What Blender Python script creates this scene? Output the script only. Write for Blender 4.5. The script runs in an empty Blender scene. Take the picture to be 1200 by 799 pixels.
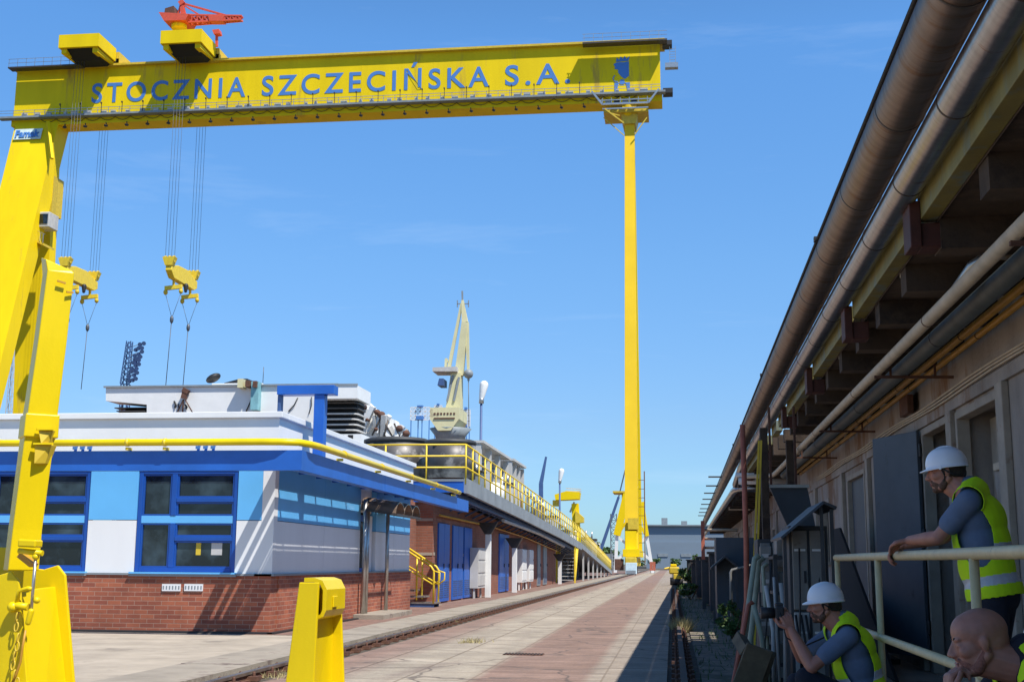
import bpy, bmesh, math, random
from mathutils import Vector, Matrix, Euler
random.seed(7)
R = math.radians
scene = bpy.context.scene
COL = scene.collection
# ------------------------------------------------------------------ camera
F, W0, H0 = 1450.0, 1200.0, 799.0
VPX, VPY, ROLL = 788.0, 660.0, 0.4
HCAM = 1.25
yc = Vector((VPX-W0/2, -(VPY-H0/2), -F)).normalized()
hh = Vector((math.cos(R(ROLL)), -math.sin(R(ROLL)), 0))
zc = hh.cross(yc).normalized()
if zc.y < 0: zc = -zc
xc = yc.cross(zc).normalized()
Rw = Matrix((xc, yc, zc))            # world = Rw @ camera vector
CAM = Vector((0, 0, HCAM))
def ray(px, py): return Rw @ Vector((px-W0/2, -(py-H0/2), -F))
def at(px, py, Y=None, X=None, Z=None):
    d = ray(px, py)
    if Y is not None: t = (Y-CAM.y)/d.y
    elif X is not None: t = (X-CAM.x)/d.x
    else: t = (Z-CAM.z)/d.z
    return CAM + d*t
cam = bpy.data.objects.new('camera', bpy.data.cameras.new('camera'))
COL.objects.link(cam); scene.camera = cam
M4 = Rw.to_4x4(); M4.translation = CAM
cam.matrix_world = M4
cam.data.sensor_width = 36; cam.data.lens = 36*F/W0
cam.data.clip_start = 0.1; cam.data.clip_end = 6000
# ------------------------------------------------------------------ light
SUN = Vector((.48, -.40, 1.0)).normalized()
w = bpy.data.worlds.new('World'); scene.world = w; w.use_nodes = True
nt = w.node_tree; nt.nodes.clear()
out = nt.nodes.new('ShaderNodeOutputWorld'); bg = nt.nodes.new('ShaderNodeBackground')
sky = nt.nodes.new('ShaderNodeTexSky'); sky.sky_type = 'NISHITA'; sky.sun_disc = False
sky.sun_elevation = math.asin(SUN.z); sky.sun_rotation = math.atan2(SUN.x, SUN.y)
sky.air_density = 1.05; sky.dust_density = .35; sky.ozone_density = 2.6; sky.altitude = 0
# sky tint by elevation; upper sky dimmed further to cut the fill light
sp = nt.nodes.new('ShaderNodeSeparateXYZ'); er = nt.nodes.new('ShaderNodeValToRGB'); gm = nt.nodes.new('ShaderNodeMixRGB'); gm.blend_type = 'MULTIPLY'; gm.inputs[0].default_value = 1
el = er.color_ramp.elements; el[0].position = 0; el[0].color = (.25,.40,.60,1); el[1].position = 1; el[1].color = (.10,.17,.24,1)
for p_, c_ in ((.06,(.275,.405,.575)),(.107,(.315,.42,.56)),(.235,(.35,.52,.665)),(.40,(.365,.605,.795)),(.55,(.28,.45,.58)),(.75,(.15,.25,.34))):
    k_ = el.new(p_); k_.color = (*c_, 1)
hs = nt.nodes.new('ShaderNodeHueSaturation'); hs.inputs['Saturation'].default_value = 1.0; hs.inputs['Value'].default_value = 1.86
tc = nt.nodes.new('ShaderNodeTexCoord'); mp = nt.nodes.new('ShaderNodeMapping')
mp.inputs['Scale'].default_value = (1.0, 2.2, 9.0); mp.inputs['Rotation'].default_value = (0.25, -.10, 1.3)
nz = nt.nodes.new('ShaderNodeTexNoise'); nz.inputs['Scale'].default_value = 2.2; nz.inputs['Detail'].default_value = 9
nz.inputs['Roughness'].default_value = .62; nz.inputs['Distortion'].default_value = .4
rp = nt.nodes.new('ShaderNodeValToRGB'); rp.color_ramp.elements[0].position = .56; rp.color_ramp.elements[1].position = .95
rp.color_ramp.elements[0].color = (0,0,0,1); rp.color_ramp.elements[1].color = (.24,.24,.24,1)
mx = nt.nodes.new('ShaderNodeMixRGB'); mx.inputs[2].default_value = (6.5, 7.6, 8.8, 1)
L = nt.links.new
L(tc.outputs['Generated'], mp.inputs[0]); L(mp.outputs[0], nz.inputs['Vector']); L(nz.outputs['Fac'], rp.inputs[0])
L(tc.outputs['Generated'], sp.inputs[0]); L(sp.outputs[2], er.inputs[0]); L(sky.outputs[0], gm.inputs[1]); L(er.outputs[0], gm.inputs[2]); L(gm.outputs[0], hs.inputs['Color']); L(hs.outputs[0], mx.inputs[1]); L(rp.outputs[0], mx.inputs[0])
L(mx.outputs[0], bg.inputs[0]); L(bg.outputs[0], out.inputs[0])
bg.inputs[1].default_value = .11
sl = bpy.data.lights.new('sun', 'SUN'); sl.energy = 5.0; sl.angle = R(.53); sl.color = (1, .955, .88)
so = bpy.data.objects.new('sun', sl); COL.objects.link(so)
so.rotation_euler = SUN.to_track_quat('Z', 'Y').to_euler(); so.location = (20, -20, 40)
vs = scene.view_settings; vs.view_transform = 'Standard'; vs.look = 'None'; vs.gamma = 1; vs.exposure = .38
scene.render.engine = 'CYCLES'
scene.cycles.max_bounces = 6
# ------------------------------------------------------------------ materials
def mat(name, col, rough=.6, metal=0, var=.12, scale=3.0, col2=None, amt=0.0, bump=0.0, bscale=30, spec=.5, dirt=None, dscale=1.2, dpos=.62, stretch=None):
    m = bpy.data.materials.new(name); m.use_nodes = True
    t = m.node_tree; b = t.nodes['Principled BSDF']
    b.inputs['Roughness'].default_value = rough; b.inputs['Metallic'].default_value = metal
    b.inputs['Specular IOR Level'].default_value = spec
    tc = t.nodes.new('ShaderNodeTexCoord'); vec = tc.outputs['Object']
    if stretch:
        mpp = t.nodes.new('ShaderNodeMapping'); mpp.inputs['Scale'].default_value = stretch
        t.links.new(vec, mpp.inputs[0]); vec = mpp.outputs[0]
    n = t.nodes.new('ShaderNodeTexNoise'); n.inputs['Scale'].default_value = scale; n.inputs['Detail'].default_value = 6
    n.inputs['Roughness'].default_value = .6
    t.links.new(vec, n.inputs['Vector'])
    mr = t.nodes.new('ShaderNodeMapRange'); mr.inputs['From Min'].default_value = .3; mr.inputs['From Max'].default_value = .7
    mr.inputs['To Min'].default_value = 1-var; mr.inputs['To Max'].default_value = 1+var
    t.links.new(n.outputs['Fac'], mr.inputs['Value'])
    vm = t.nodes.new('ShaderNodeVectorMath'); vm.operation = 'SCALE'
    vm.inputs[0].default_value = col[:3]
    t.links.new(mr.outputs[0], vm.inputs['Scale'])
    c = vm.outputs[0]
    if dirt:
        n2 = t.nodes.new('ShaderNodeTexNoise'); n2.inputs['Scale'].default_value = dscale; n2.inputs['Detail'].default_value = 8
        n2.inputs['Roughness'].default_value = .7
        t.links.new(vec, n2.inputs['Vector'])
        r2 = t.nodes.new('ShaderNodeValToRGB'); r2.color_ramp.elements[0].position = dpos; r2.color_ramp.elements[1].position = min(1, dpos+.1)
        t.links.new(n2.outputs['Fac'], r2.inputs[0])
        mm = t.nodes.new('ShaderNodeMixRGB'); mm.inputs[2].default_value = (*dirt[:3], 1)
        t.links.new(r2.outputs[0], mm.inputs[0]); t.links.new(c, mm.inputs[1]); c = mm.outputs[0]
    t.links.new(c, b.inputs['Base Color'])
    if bump:
        n3 = t.nodes.new('ShaderNodeTexNoise'); n3.inputs['Scale'].default_value = bscale; n3.inputs['Detail'].default_value = 5
        t.links.new(tc.outputs['Object'], n3.inputs['Vector'])
        bp = t.nodes.new('ShaderNodeBump'); bp.inputs['Strength'].default_value = bump; bp.inputs['Distance'].default_value = .02
        t.links.new(n3.outputs['Fac'], bp.inputs['Height']); t.links.new(bp.outputs[0], b.inputs['Normal'])
    return m
def brickmat(name, c1, c2, mortar, sc=1.0, bw=.25, rh=.077, axes='xyz', rough=.85, ms=.008, var=.25, stain=(.1,.07,.06)):
    m = bpy.data.materials.new(name); m.use_nodes = True
    t = m.node_tree; b = t.nodes['Principled BSDF']; b.inputs['Roughness'].default_value = rough
    tc = t.nodes.new('ShaderNodeTexCoord'); sp = t.nodes.new('ShaderNodeSeparateXYZ'); cb = t.nodes.new('ShaderNodeCombineXYZ')
    t.links.new(tc.outputs['Object'], sp.inputs[0])
    if axes == 'wall':
        ad = t.nodes.new('ShaderNodeMath'); ad.operation = 'ADD'
        t.links.new(sp.outputs[0], ad.inputs[0]); t.links.new(sp.outputs[1], ad.inputs[1])
        t.links.new(ad.outputs[0], cb.inputs[0]); t.links.new(sp.outputs[2], cb.inputs[1])
    elif axes == 'yx':
        t.links.new(sp.outputs[1], cb.inputs[0]); t.links.new(sp.outputs[0], cb.inputs[1])
    else:
        t.links.new(sp.outputs[0], cb.inputs[0]); t.links.new(sp.outputs[1], cb.inputs[1])
    br = t.nodes.new('ShaderNodeTexBrick'); br.inputs['Scale'].default_value = 1
    br.inputs['Brick Width'].default_value = bw; br.inputs['Row Height'].default_value = rh; br.inputs['Mortar Size'].default_value = ms
    br.inputs['Color1'].default_value = (*c1, 1); br.inputs['Color2'].default_value = (*c2, 1); br.inputs['Mortar'].default_value = (*mortar, 1)
    br.inputs['Mortar Smooth'].default_value = .3
    t.links.new(cb.outputs[0], br.inputs['Vector'])
    n = t.nodes.new('ShaderNodeTexNoise'); n.inputs['Scale'].default_value = .8; n.inputs['Detail'].default_value = 8; n.inputs['Roughness'].default_value = .7
    t.links.new(tc.outputs['Object'], n.inputs['Vector'])
    r = t.nodes.new('ShaderNodeMapRange'); r.inputs['From Min'].default_value = .3; r.inputs['From Max'].default_value = .7
    r.inputs['To Min'].default_value = 1-var; r.inputs['To Max'].default_value = 1+var*.5
    t.links.new(n.outputs['Fac'], r.inputs['Value'])
    vm = t.nodes.new('ShaderNodeVectorMath'); vm.operation = 'SCALE'
    t.links.new(br.outputs['Color'], vm.inputs[0]); t.links.new(r.outputs[0], vm.inputs['Scale'])
    t.links.new(vm.outputs[0], b.inputs['Base Color'])
    bp = t.nodes.new('ShaderNodeBump'); bp.inputs['Strength'].default_value = .5; bp.inputs['Distance'].default_value = .006; bp.invert = True
    t.links.new(br.outputs['Fac'], bp.inputs['Height']); t.links.new(bp.outputs[0], b.inputs['Normal'])
    return m
def roadmat():
    """paving bands across X: real differences of paving material"""
    m = bpy.data.materials.new('road_paving'); m.use_nodes = True
    t = m.node_tree; b = t.nodes['Principled BSDF']; b.inputs['Roughness'].default_value = .85
    N = t.nodes.new; K = t.links.new
    tc = N('ShaderNodeTexCoord'); sp = N('ShaderNodeSeparateXYZ'); K(tc.outputs['Object'], sp.inputs[0])
    # ragged edges : x plus a little noise
    n0 = N('ShaderNodeTexNoise'); n0.inputs['Scale'].default_value = 1.6; n0.inputs['Detail'].default_value = 6; K(tc.outputs['Object'], n0.inputs['Vector'])
    a0 = N('ShaderNodeMath'); a0.operation = 'MULTIPLY_ADD'; a0.inputs[1].default_value = .16; K(n0.outputs['Fac'], a0.inputs[0]); K(sp.outputs[0], a0.inputs[2])
    mr = N('ShaderNodeMapRange'); mr.inputs['From Min'].default_value = -5+.08+2.18; mr.inputs['From Max'].default_value = 1+.08+2.18; K(a0.outputs[0], mr.inputs['Value'])
    cr = N('ShaderNodeValToRGB'); K(mr.outputs[0], cr.inputs[0])
    conc = (.39,.335,.265,1); red = (.28,.185,.145,1); tile = (.34,.285,.23,1); mid = (.31,.22,.175,1)
    stops = ((0,red),(.16,red),(.20,mid),(.27,conc),(.46,conc),(.485,red),(.665,red),(.685,tile),(1,tile))
    e = cr.color_ramp.elements
    while len(e) < len(stops): e.new(.5)
    for q, (p, c) in enumerate(stops): e[q].position = p; e[q].color = c
    # joints
    cb = N('ShaderNodeCombineXYZ'); K(sp.outputs[1], cb.inputs[0]); K(sp.outputs[0], cb.inputs[1])
    br = N('ShaderNodeTexBrick'); br.offset = 0; br.inputs['Scale'].default_value = 1; br.inputs['Brick Width'].default_value = 1.0; br.inputs['Row Height'].default_value = .75
    br.inputs['Mortar Size'].default_value = .018; br.inputs['Color1'].default_value = (1,1,1,1); br.inputs['Color2'].default_value = (.86,.85,.84,1); br.inputs['Mortar'].default_value = (.45,.4,.36,1)
    K(cb.outputs[0], br.inputs['Vector'])
    br2 = N('ShaderNodeTexBrick'); br2.inputs['Scale'].default_value = 1; br2.inputs['Brick Width'].default_value = .24; br2.inputs['Row Height'].default_value = 1.4
    br2.inputs['Mortar Size'].default_value = .012; br2.inputs['Color1'].default_value = (1,1,1,1); br2.inputs['Color2'].default_value = (.8,.78,.76,1); br2.inputs['Mortar'].default_value = (.6,.55,.5,1)
    K(cb.outputs[0], br2.inputs['Vector'])
    # small bricks only in the right hand strips
    st = N('ShaderNodeMapRange'); st.inputs['From Min'].default_value = .45; st.inputs['From Max'].default_value = .47; K(mr.outputs[0], st.inputs['Value'])
    mx = N('ShaderNodeMixRGB'); K(st.outputs[0], mx.inputs[0]); K(br.outputs[0], mx.inputs[1]); K(br2.outputs[0], mx.inputs[2])
    mu = N('ShaderNodeMixRGB'); mu.blend_type = 'MULTIPLY'; mu.inputs[0].default_value = .8; K(cr.outputs[0], mu.inputs[1]); K(mx.outputs[0], mu.inputs[2])
    n = N('ShaderNodeTexNoise'); n.inputs['Scale'].default_value = 1.1; n.inputs['Detail'].default_value = 10; n.inputs['Roughness'].default_value = .72; K(tc.outputs['Object'], n.inputs['Vector'])
    r = N('ShaderNodeMapRange'); r.inputs['From Min'].default_value = .28; r.inputs['From Max'].default_value = .72; r.inputs['To Min'].default_value = .62; r.inputs['To Max'].default_value = 1.25; K(n.outputs['Fac'], r.inputs['Value'])
    vm = N('ShaderNodeVectorMath'); vm.operation = 'SCALE'; K(mu.outputs[0], vm.inputs[0]); K(r.outputs[0], vm.inputs['Scale'])
    # oil stains / repairs
    mp = N('ShaderNodeMapping'); mp.inputs['Scale'].default_value = (1.2,.22,1); K(tc.outputs['Object'], mp.inputs[0])
    n2 = N('ShaderNodeTexNoise'); n2.inputs['Scale'].default_value = 1.3; n2.inputs['Detail'].default_value = 7; K(mp.outputs[0], n2.inputs['Vector'])
    r2 = N('ShaderNodeValToRGB'); r2.color_ramp.elements[0].position = .56; r2.color_ramp.elements[1].position = .72; r2.color_ramp.elements[1].color = (.55,.55,.55,1); K(n2.outputs['Fac'], r2.inputs[0])
    m3 = N('ShaderNodeMixRGB'); m3.inputs[2].default_value = (.17,.125,.105,1); K(r2.outputs[0], m3.inputs[0]); K(vm.outputs[0], m3.inputs[1])
    # cracks
    nd = N('ShaderNodeTexNoise'); nd.inputs['Scale'].default_value = 1.5; nd.inputs['Detail'].default_value = 6; K(tc.outputs['Object'], nd.inputs['Vector'])
    vd = N('ShaderNodeMixRGB'); vd.inputs[0].default_value = .30; K(tc.outputs['Object'], vd.inputs[1]); K(nd.outputs['Color'], vd.inputs[2])
    vo = N('ShaderNodeTexVoronoi'); vo.feature = 'DISTANCE_TO_EDGE'; vo.inputs['Scale'].default_value = .75; K(vd.outputs[0], vo.inputs['Vector'])
    cr3 = N('ShaderNodeValToRGB'); cr3.color_ramp.elements[0].position = .004; cr3.color_ramp.elements[0].color = (.75,.75,.75,1); cr3.color_ramp.elements[1].position = .014; cr3.color_ramp.elements[1].color = (0,0,0,1); K(vo.outputs['Distance'], cr3.inputs[0])
    m4 = N('ShaderNodeMixRGB'); m4.inputs[2].default_value = (.09,.07,.06,1); K(cr3.outputs[0], m4.inputs[0]); K(m3.outputs[0], m4.inputs[1])
    # fine grit
    n5 = N('ShaderNodeTexNoise'); n5.inputs['Scale'].default_value = 26; n5.inputs['Detail'].default_value = 6; n5.inputs['Roughness'].default_value = .8; K(tc.outputs['Object'], n5.inputs['Vector'])
    r5 = N('ShaderNodeMapRange'); r5.inputs['From Min'].default_value = .35; r5.inputs['From Max'].default_value = .65; r5.inputs['To Min'].default_value = .82; r5.inputs['To Max'].default_value = 1.14; K(n5.outputs['Fac'], r5.inputs['Value'])
    v5 = N('ShaderNodeVectorMath'); v5.operation = 'SCALE'; K(m4.outputs[0], v5.inputs[0]); K(r5.outputs[0], v5.inputs['Scale'])
    K(v5.outputs[0], b.inputs['Base Color'])
    bp = N('ShaderNodeBump'); bp.inputs['Strength'].default_value = .4; bp.inputs['Distance'].default_value = .01; n4 = N('ShaderNodeTexNoise'); n4.inputs['Scale'].default_value = 14; n4.inputs['Detail'].default_value = 8
    K(tc.outputs['Object'], n4.inputs['Vector']); K(n4.outputs['Fac'], bp.inputs['Height']); K(bp.outputs[0], b.inputs['Normal'])
    return m
def glass(name, col=(.02,.025,.03), rough=.06):
    m = bpy.data.materials.new(name); m.use_nodes = True
    b = m.node_tree.nodes['Principled BSDF']; b.inputs['Base Color'].default_value = (*col, 1); b.inputs['Roughness'].default_value = rough
    b.inputs['Specular IOR Level'].default_value = .6
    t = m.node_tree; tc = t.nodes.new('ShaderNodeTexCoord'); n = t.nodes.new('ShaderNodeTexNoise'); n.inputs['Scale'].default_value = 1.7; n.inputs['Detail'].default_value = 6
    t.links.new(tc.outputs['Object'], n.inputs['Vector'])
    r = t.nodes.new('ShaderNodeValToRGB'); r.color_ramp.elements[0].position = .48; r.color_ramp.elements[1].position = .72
    r.color_ramp.elements[0].color = (*col, 1); r.color_ramp.elements[1].color = (col[0]*5, col[1]*6.5, col[2]*7, 1)  # pale bluish noise patches paint reflections into the pane colour
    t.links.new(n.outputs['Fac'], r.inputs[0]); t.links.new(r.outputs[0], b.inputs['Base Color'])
    return m
Y_ = (.83, .66, .012)
M = dict(
 yellow=mat('crane_yellow_paint', (.80,.57,.002), .6, spec=.2, var=.10, scale=.3, dirt=(.52,.34,.04), dscale=.35, dpos=.60, stretch=(1,1,.16)),
 yellow_near=mat('glossy_yellow_paint', (.74,.55,.003), .36, spec=.3, var=.10, scale=2, dirt=(.40,.26,.05), dscale=6, dpos=.66, stretch=(1,1,.4), bump=.05, bscale=60),
 yellow_orange=mat('orange_yellow_paint', (.80,.53,.02), .6, spec=.2, var=.08, scale=.2),  # near pendulum leg, more orange than the other crane steel
 yellow_dull=mat('dull_yellow_paint', (.62,.44,.03), .55, var=.15, scale=3, dirt=(.25,.16,.07), dscale=5, dpos=.62),
 yellow_rail=mat('railing_yellow_paint', (.78,.56,.03), .45, var=.12, scale=3),
 letter_blue=mat('sign_blue_paint', (.065,.20,.52), .5, var=.08, scale=.4),
 letter_pale=mat('pale_sign_paint', (.55,.65,.62), .5),
 red=mat('red_orange_paint', (.62,.09,.045), .5),
 white=mat('white_paint', (.76,.76,.74), .5, var=.05, scale=1.2, dirt=(.55,.54,.5), dscale=1.5, dpos=.66),
 panel_white=mat('white_wall_panel', (.74,.75,.76), .45, var=.04, scale=1.3, dirt=(.6,.6,.58), dscale=1.1, dpos=.64, stretch=(1,1,.25)),
 panel_blue=mat('light_blue_wall_panel', (.12,.43,.80), .4, var=.06, scale=1.0),
 frame_blue=mat('window_blue_paint', (.008,.07,.34), .35, var=.08, scale=2),
 beam_blue=mat('beam_blue_paint', (.014,.11,.46), .42, var=.14, scale=1.5, dirt=(.05,.10,.25), dscale=3, dpos=.64),
 mast_blue=mat('dark_blue_paint', (.05,.10,.24), .5),
 glass=glass('dark_window_glass', (.010,.012,.014)),
 brick=brickmat('red_brick', (.42,.125,.062), (.27,.075,.045), (.42,.25,.18), axes='wall', ms=.006, var=.38),
 brick2=brickmat('old_red_brick', (.32,.115,.065), (.25,.085,.05), (.22,.14,.11), axes='wall'),
 pave_red=brickmat('red_brick_paving', (.26,.15,.115), (.2,.12,.095), (.15,.11,.09), bw=.25, rh=.12, axes='yx', var=.35),
 road=roadmat(),
 concrete=mat('concrete', (.37,.315,.25), .9, var=.22, scale=1.2, dirt=(.2,.17,.14), dscale=.7, dpos=.58, bump=.35),
 kerb=mat('kerb_concrete', (.30,.26,.21), .9, var=.25, scale=1.5, dirt=(.17,.13,.11), dscale=1.5, dpos=.56, bump=.35),
 gravel=mat('trackside_dirt', (.19,.155,.12), .95, var=.35, scale=5, dirt=(.08,.08,.045), dscale=1.5, dpos=.5, bump=.6, bscale=22),
 earth=mat('dark_earth', (.085,.07,.055), .95, var=.35, scale=4, dirt=(.12,.12,.07), dscale=2, dpos=.55, bump=.6, bscale=18),
 rail=mat('rail_steel', (.085,.06,.05), .85, 0, var=.3, scale=6),
 railtop=mat('worn_rail_top', (.30,.25,.22), .35, .8, var=.2, scale=4),
 rust=mat('rusty_steel', (.11,.05,.032), .85, 0, var=.35, scale=6, dirt=(.17,.08,.045), dscale=5, dpos=.55, bump=.2),
 darkred=mat('dark_red_bracket_paint', (.07,.02,.014), .65, var=.3, scale=8),
 redpipe=mat('red_brown_pipe_paint', (.42,.12,.07), .6, var=.2, scale=8),
 lag=mat('galvanised_pipe_cladding', (.25,.205,.18), .42, .85, var=.16, scale=2.5, dirt=(.22,.15,.11), dscale=2, dpos=.53, stretch=(1,6,1), bump=.15, bscale=12),
 lag2=mat('bright_pipe_cladding', (.38,.37,.38), .30, .9, var=.16, scale=2.5, dirt=(.26,.18,.14), dscale=2.5, dpos=.58, stretch=(1,6,1), bump=.15, bscale=12),
 band=mat('dark_pipe_band', (.09,.075,.065), .5, .6),
 cream=mat('cream_pipe_paint', (.52,.42,.30), .55, var=.15, scale=6, dirt=(.18,.09,.05), dscale=9, dpos=.66),
 cream_rail=mat('chipped_cream_paint', (.66,.54,.30), .5, var=.1, scale=10, dirt=(.13,.07,.04), dscale=16, dpos=.63, bump=.1, bscale=50),
 graypipe=mat('dark_grey_pipe_paint', (.085,.10,.10), .6, var=.2, scale=5, bump=.1),
 orange=mat('ochre_pipe_paint', (.50,.26,.025), .5, var=.15, scale=6, dirt=(.2,.09,.03), dscale=8, dpos=.64),
 fascia=mat('yellow_green_weathered_beam', (.21,.18,.05), .6, var=.25, scale=4, dirt=(.16,.20,.17), dscale=2.2, dpos=.52, stretch=(1,1,.4)),
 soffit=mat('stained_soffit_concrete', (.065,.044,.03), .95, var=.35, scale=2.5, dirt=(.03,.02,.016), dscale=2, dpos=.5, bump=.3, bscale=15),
 shedwall=mat('dirty_plaster', (.33,.285,.25), .9, var=.28, scale=1.6, dirt=(.22,.125,.07), dscale=1.1, dpos=.52, bump=.5, bscale=22, stretch=(1,1,.45)),
 shedframe=mat('chipped_frame_paint', (.34,.29,.235), .7, var=.18, scale=4, dirt=(.22,.13,.09), dscale=5, dpos=.6),
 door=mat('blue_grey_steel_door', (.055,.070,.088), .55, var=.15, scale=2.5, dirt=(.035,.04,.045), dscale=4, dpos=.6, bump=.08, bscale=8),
 cabinet=mat('grey_cabinet_paint', (.22,.21,.19), .5, var=.18, scale=5, dirt=(.12,.08,.06), dscale=6, dpos=.62),
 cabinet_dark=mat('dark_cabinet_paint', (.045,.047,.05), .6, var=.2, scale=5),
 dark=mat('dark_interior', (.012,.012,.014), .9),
 black=mat('black_rubber', (.02,.02,.022), .55),
 tank=mat('sooty_tank_steel', (.085,.08,.08), .45, .3, var=.3, scale=1.2, dirt=(.42,.40,.38), dscale=.45, dpos=.50),
 steelgray=mat('grey_steel_paint', (.22,.25,.27), .5, var=.15, scale=1.5),
 lightgray=mat('pale_grey_concrete', (.48,.47,.45), .8, var=.12, scale=2),
 fasciagray=mat('grey_platform_edge_paint', (.24,.26,.27), .6, var=.16, scale=1.1, dirt=(.16,.15,.13), dscale=1.5, dpos=.6),
 crane_cream=mat('cream_crane_paint', (.62,.58,.34), .6, var=.1, scale=.5, dirt=(.38,.32,.2), dscale=.5, dpos=.6),
 galv=mat('galvanised_steel', (.45,.44,.42), .35, .8, var=.15, scale=5),
 poly=mat('brown_polycarbonate', (.16,.11,.075), .25, var=.3, scale=2.5),
 hall=mat('blue_grey_cladding', (.175,.225,.28), .6, var=.05, scale=.05, stretch=(1,1,6)),  # base colour lightened to carry the distance haze
 leaf=mat('leaf_green', (.055,.11,.025), .6, var=.45, scale=8),
 drygrass=mat('dry_grass', (.36,.30,.14), .8, var=.3, scale=20),
 hook=mat('hook_yellow', (.76,.55,.03), .5),
 rope=mat('wire_rope', (.11,.12,.14), .5, .5),
 skin=mat('skin', (.44,.19,.13), .5, var=.12, scale=18, bump=.06, bscale=90),
 skin_tan=mat('tanned_skin', (.40,.18,.125), .5, var=.18, scale=14, bump=.07, bscale=80),
 hair=mat('dark_hair', (.035,.022,.016), .8, var=.3, scale=60, bump=.4, bscale=150),
 beard=mat('stubble_beard', (.12,.062,.042), .8, var=.35, scale=90, bump=.4, bscale=200),
 eye=mat('eye_white', (.6,.58,.55), .3), iris=mat('dark_iris', (.03,.02,.015), .2),
 stubble=mat('light_stubble', (.26,.105,.075), .85, var=.35, scale=120, bump=.3, bscale=200),
 lip=mat('lips', (.33,.11,.09), .45),
 helmet=mat('white_hard_hat_plastic', (.86,.87,.92), .28, var=.04, scale=10),
 hivis=mat('fluorescent_yellow_fabric', (.66,1.0,.008), .8, var=.08, scale=9, bump=.25, bscale=9),
 reflect=mat('reflective_grey_tape', (.60,.61,.64), .4, .1, var=.1, scale=20),
 shirt=mat('blue_grey_cotton', (.125,.17,.26), .9, var=.14, scale=8, bump=.28, bscale=9),
 navy=mat('navy_fabric', (.015,.017,.03), .9, var=.2, scale=10, bump=.4, bscale=25),
 paper=mat('pale_box_paint', (.55,.68,.72), .5),
 rope_green=mat('pale_green_steel', (.34,.36,.26), .6, var=.2, scale=6),
 crate=mat('khaki_board', (.13,.10,.06), .8, var=.3, scale=8),
)
for k in ('skin','skin_tan'):
    b = M[k].node_tree.nodes['Principled BSDF']; b.inputs['Subsurface Weight'].default_value = .12
    b.inputs['Subsurface Radius'].default_value = (.01,.004,.002); b.inputs['Subsurface Scale'].default_value = 1
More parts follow.
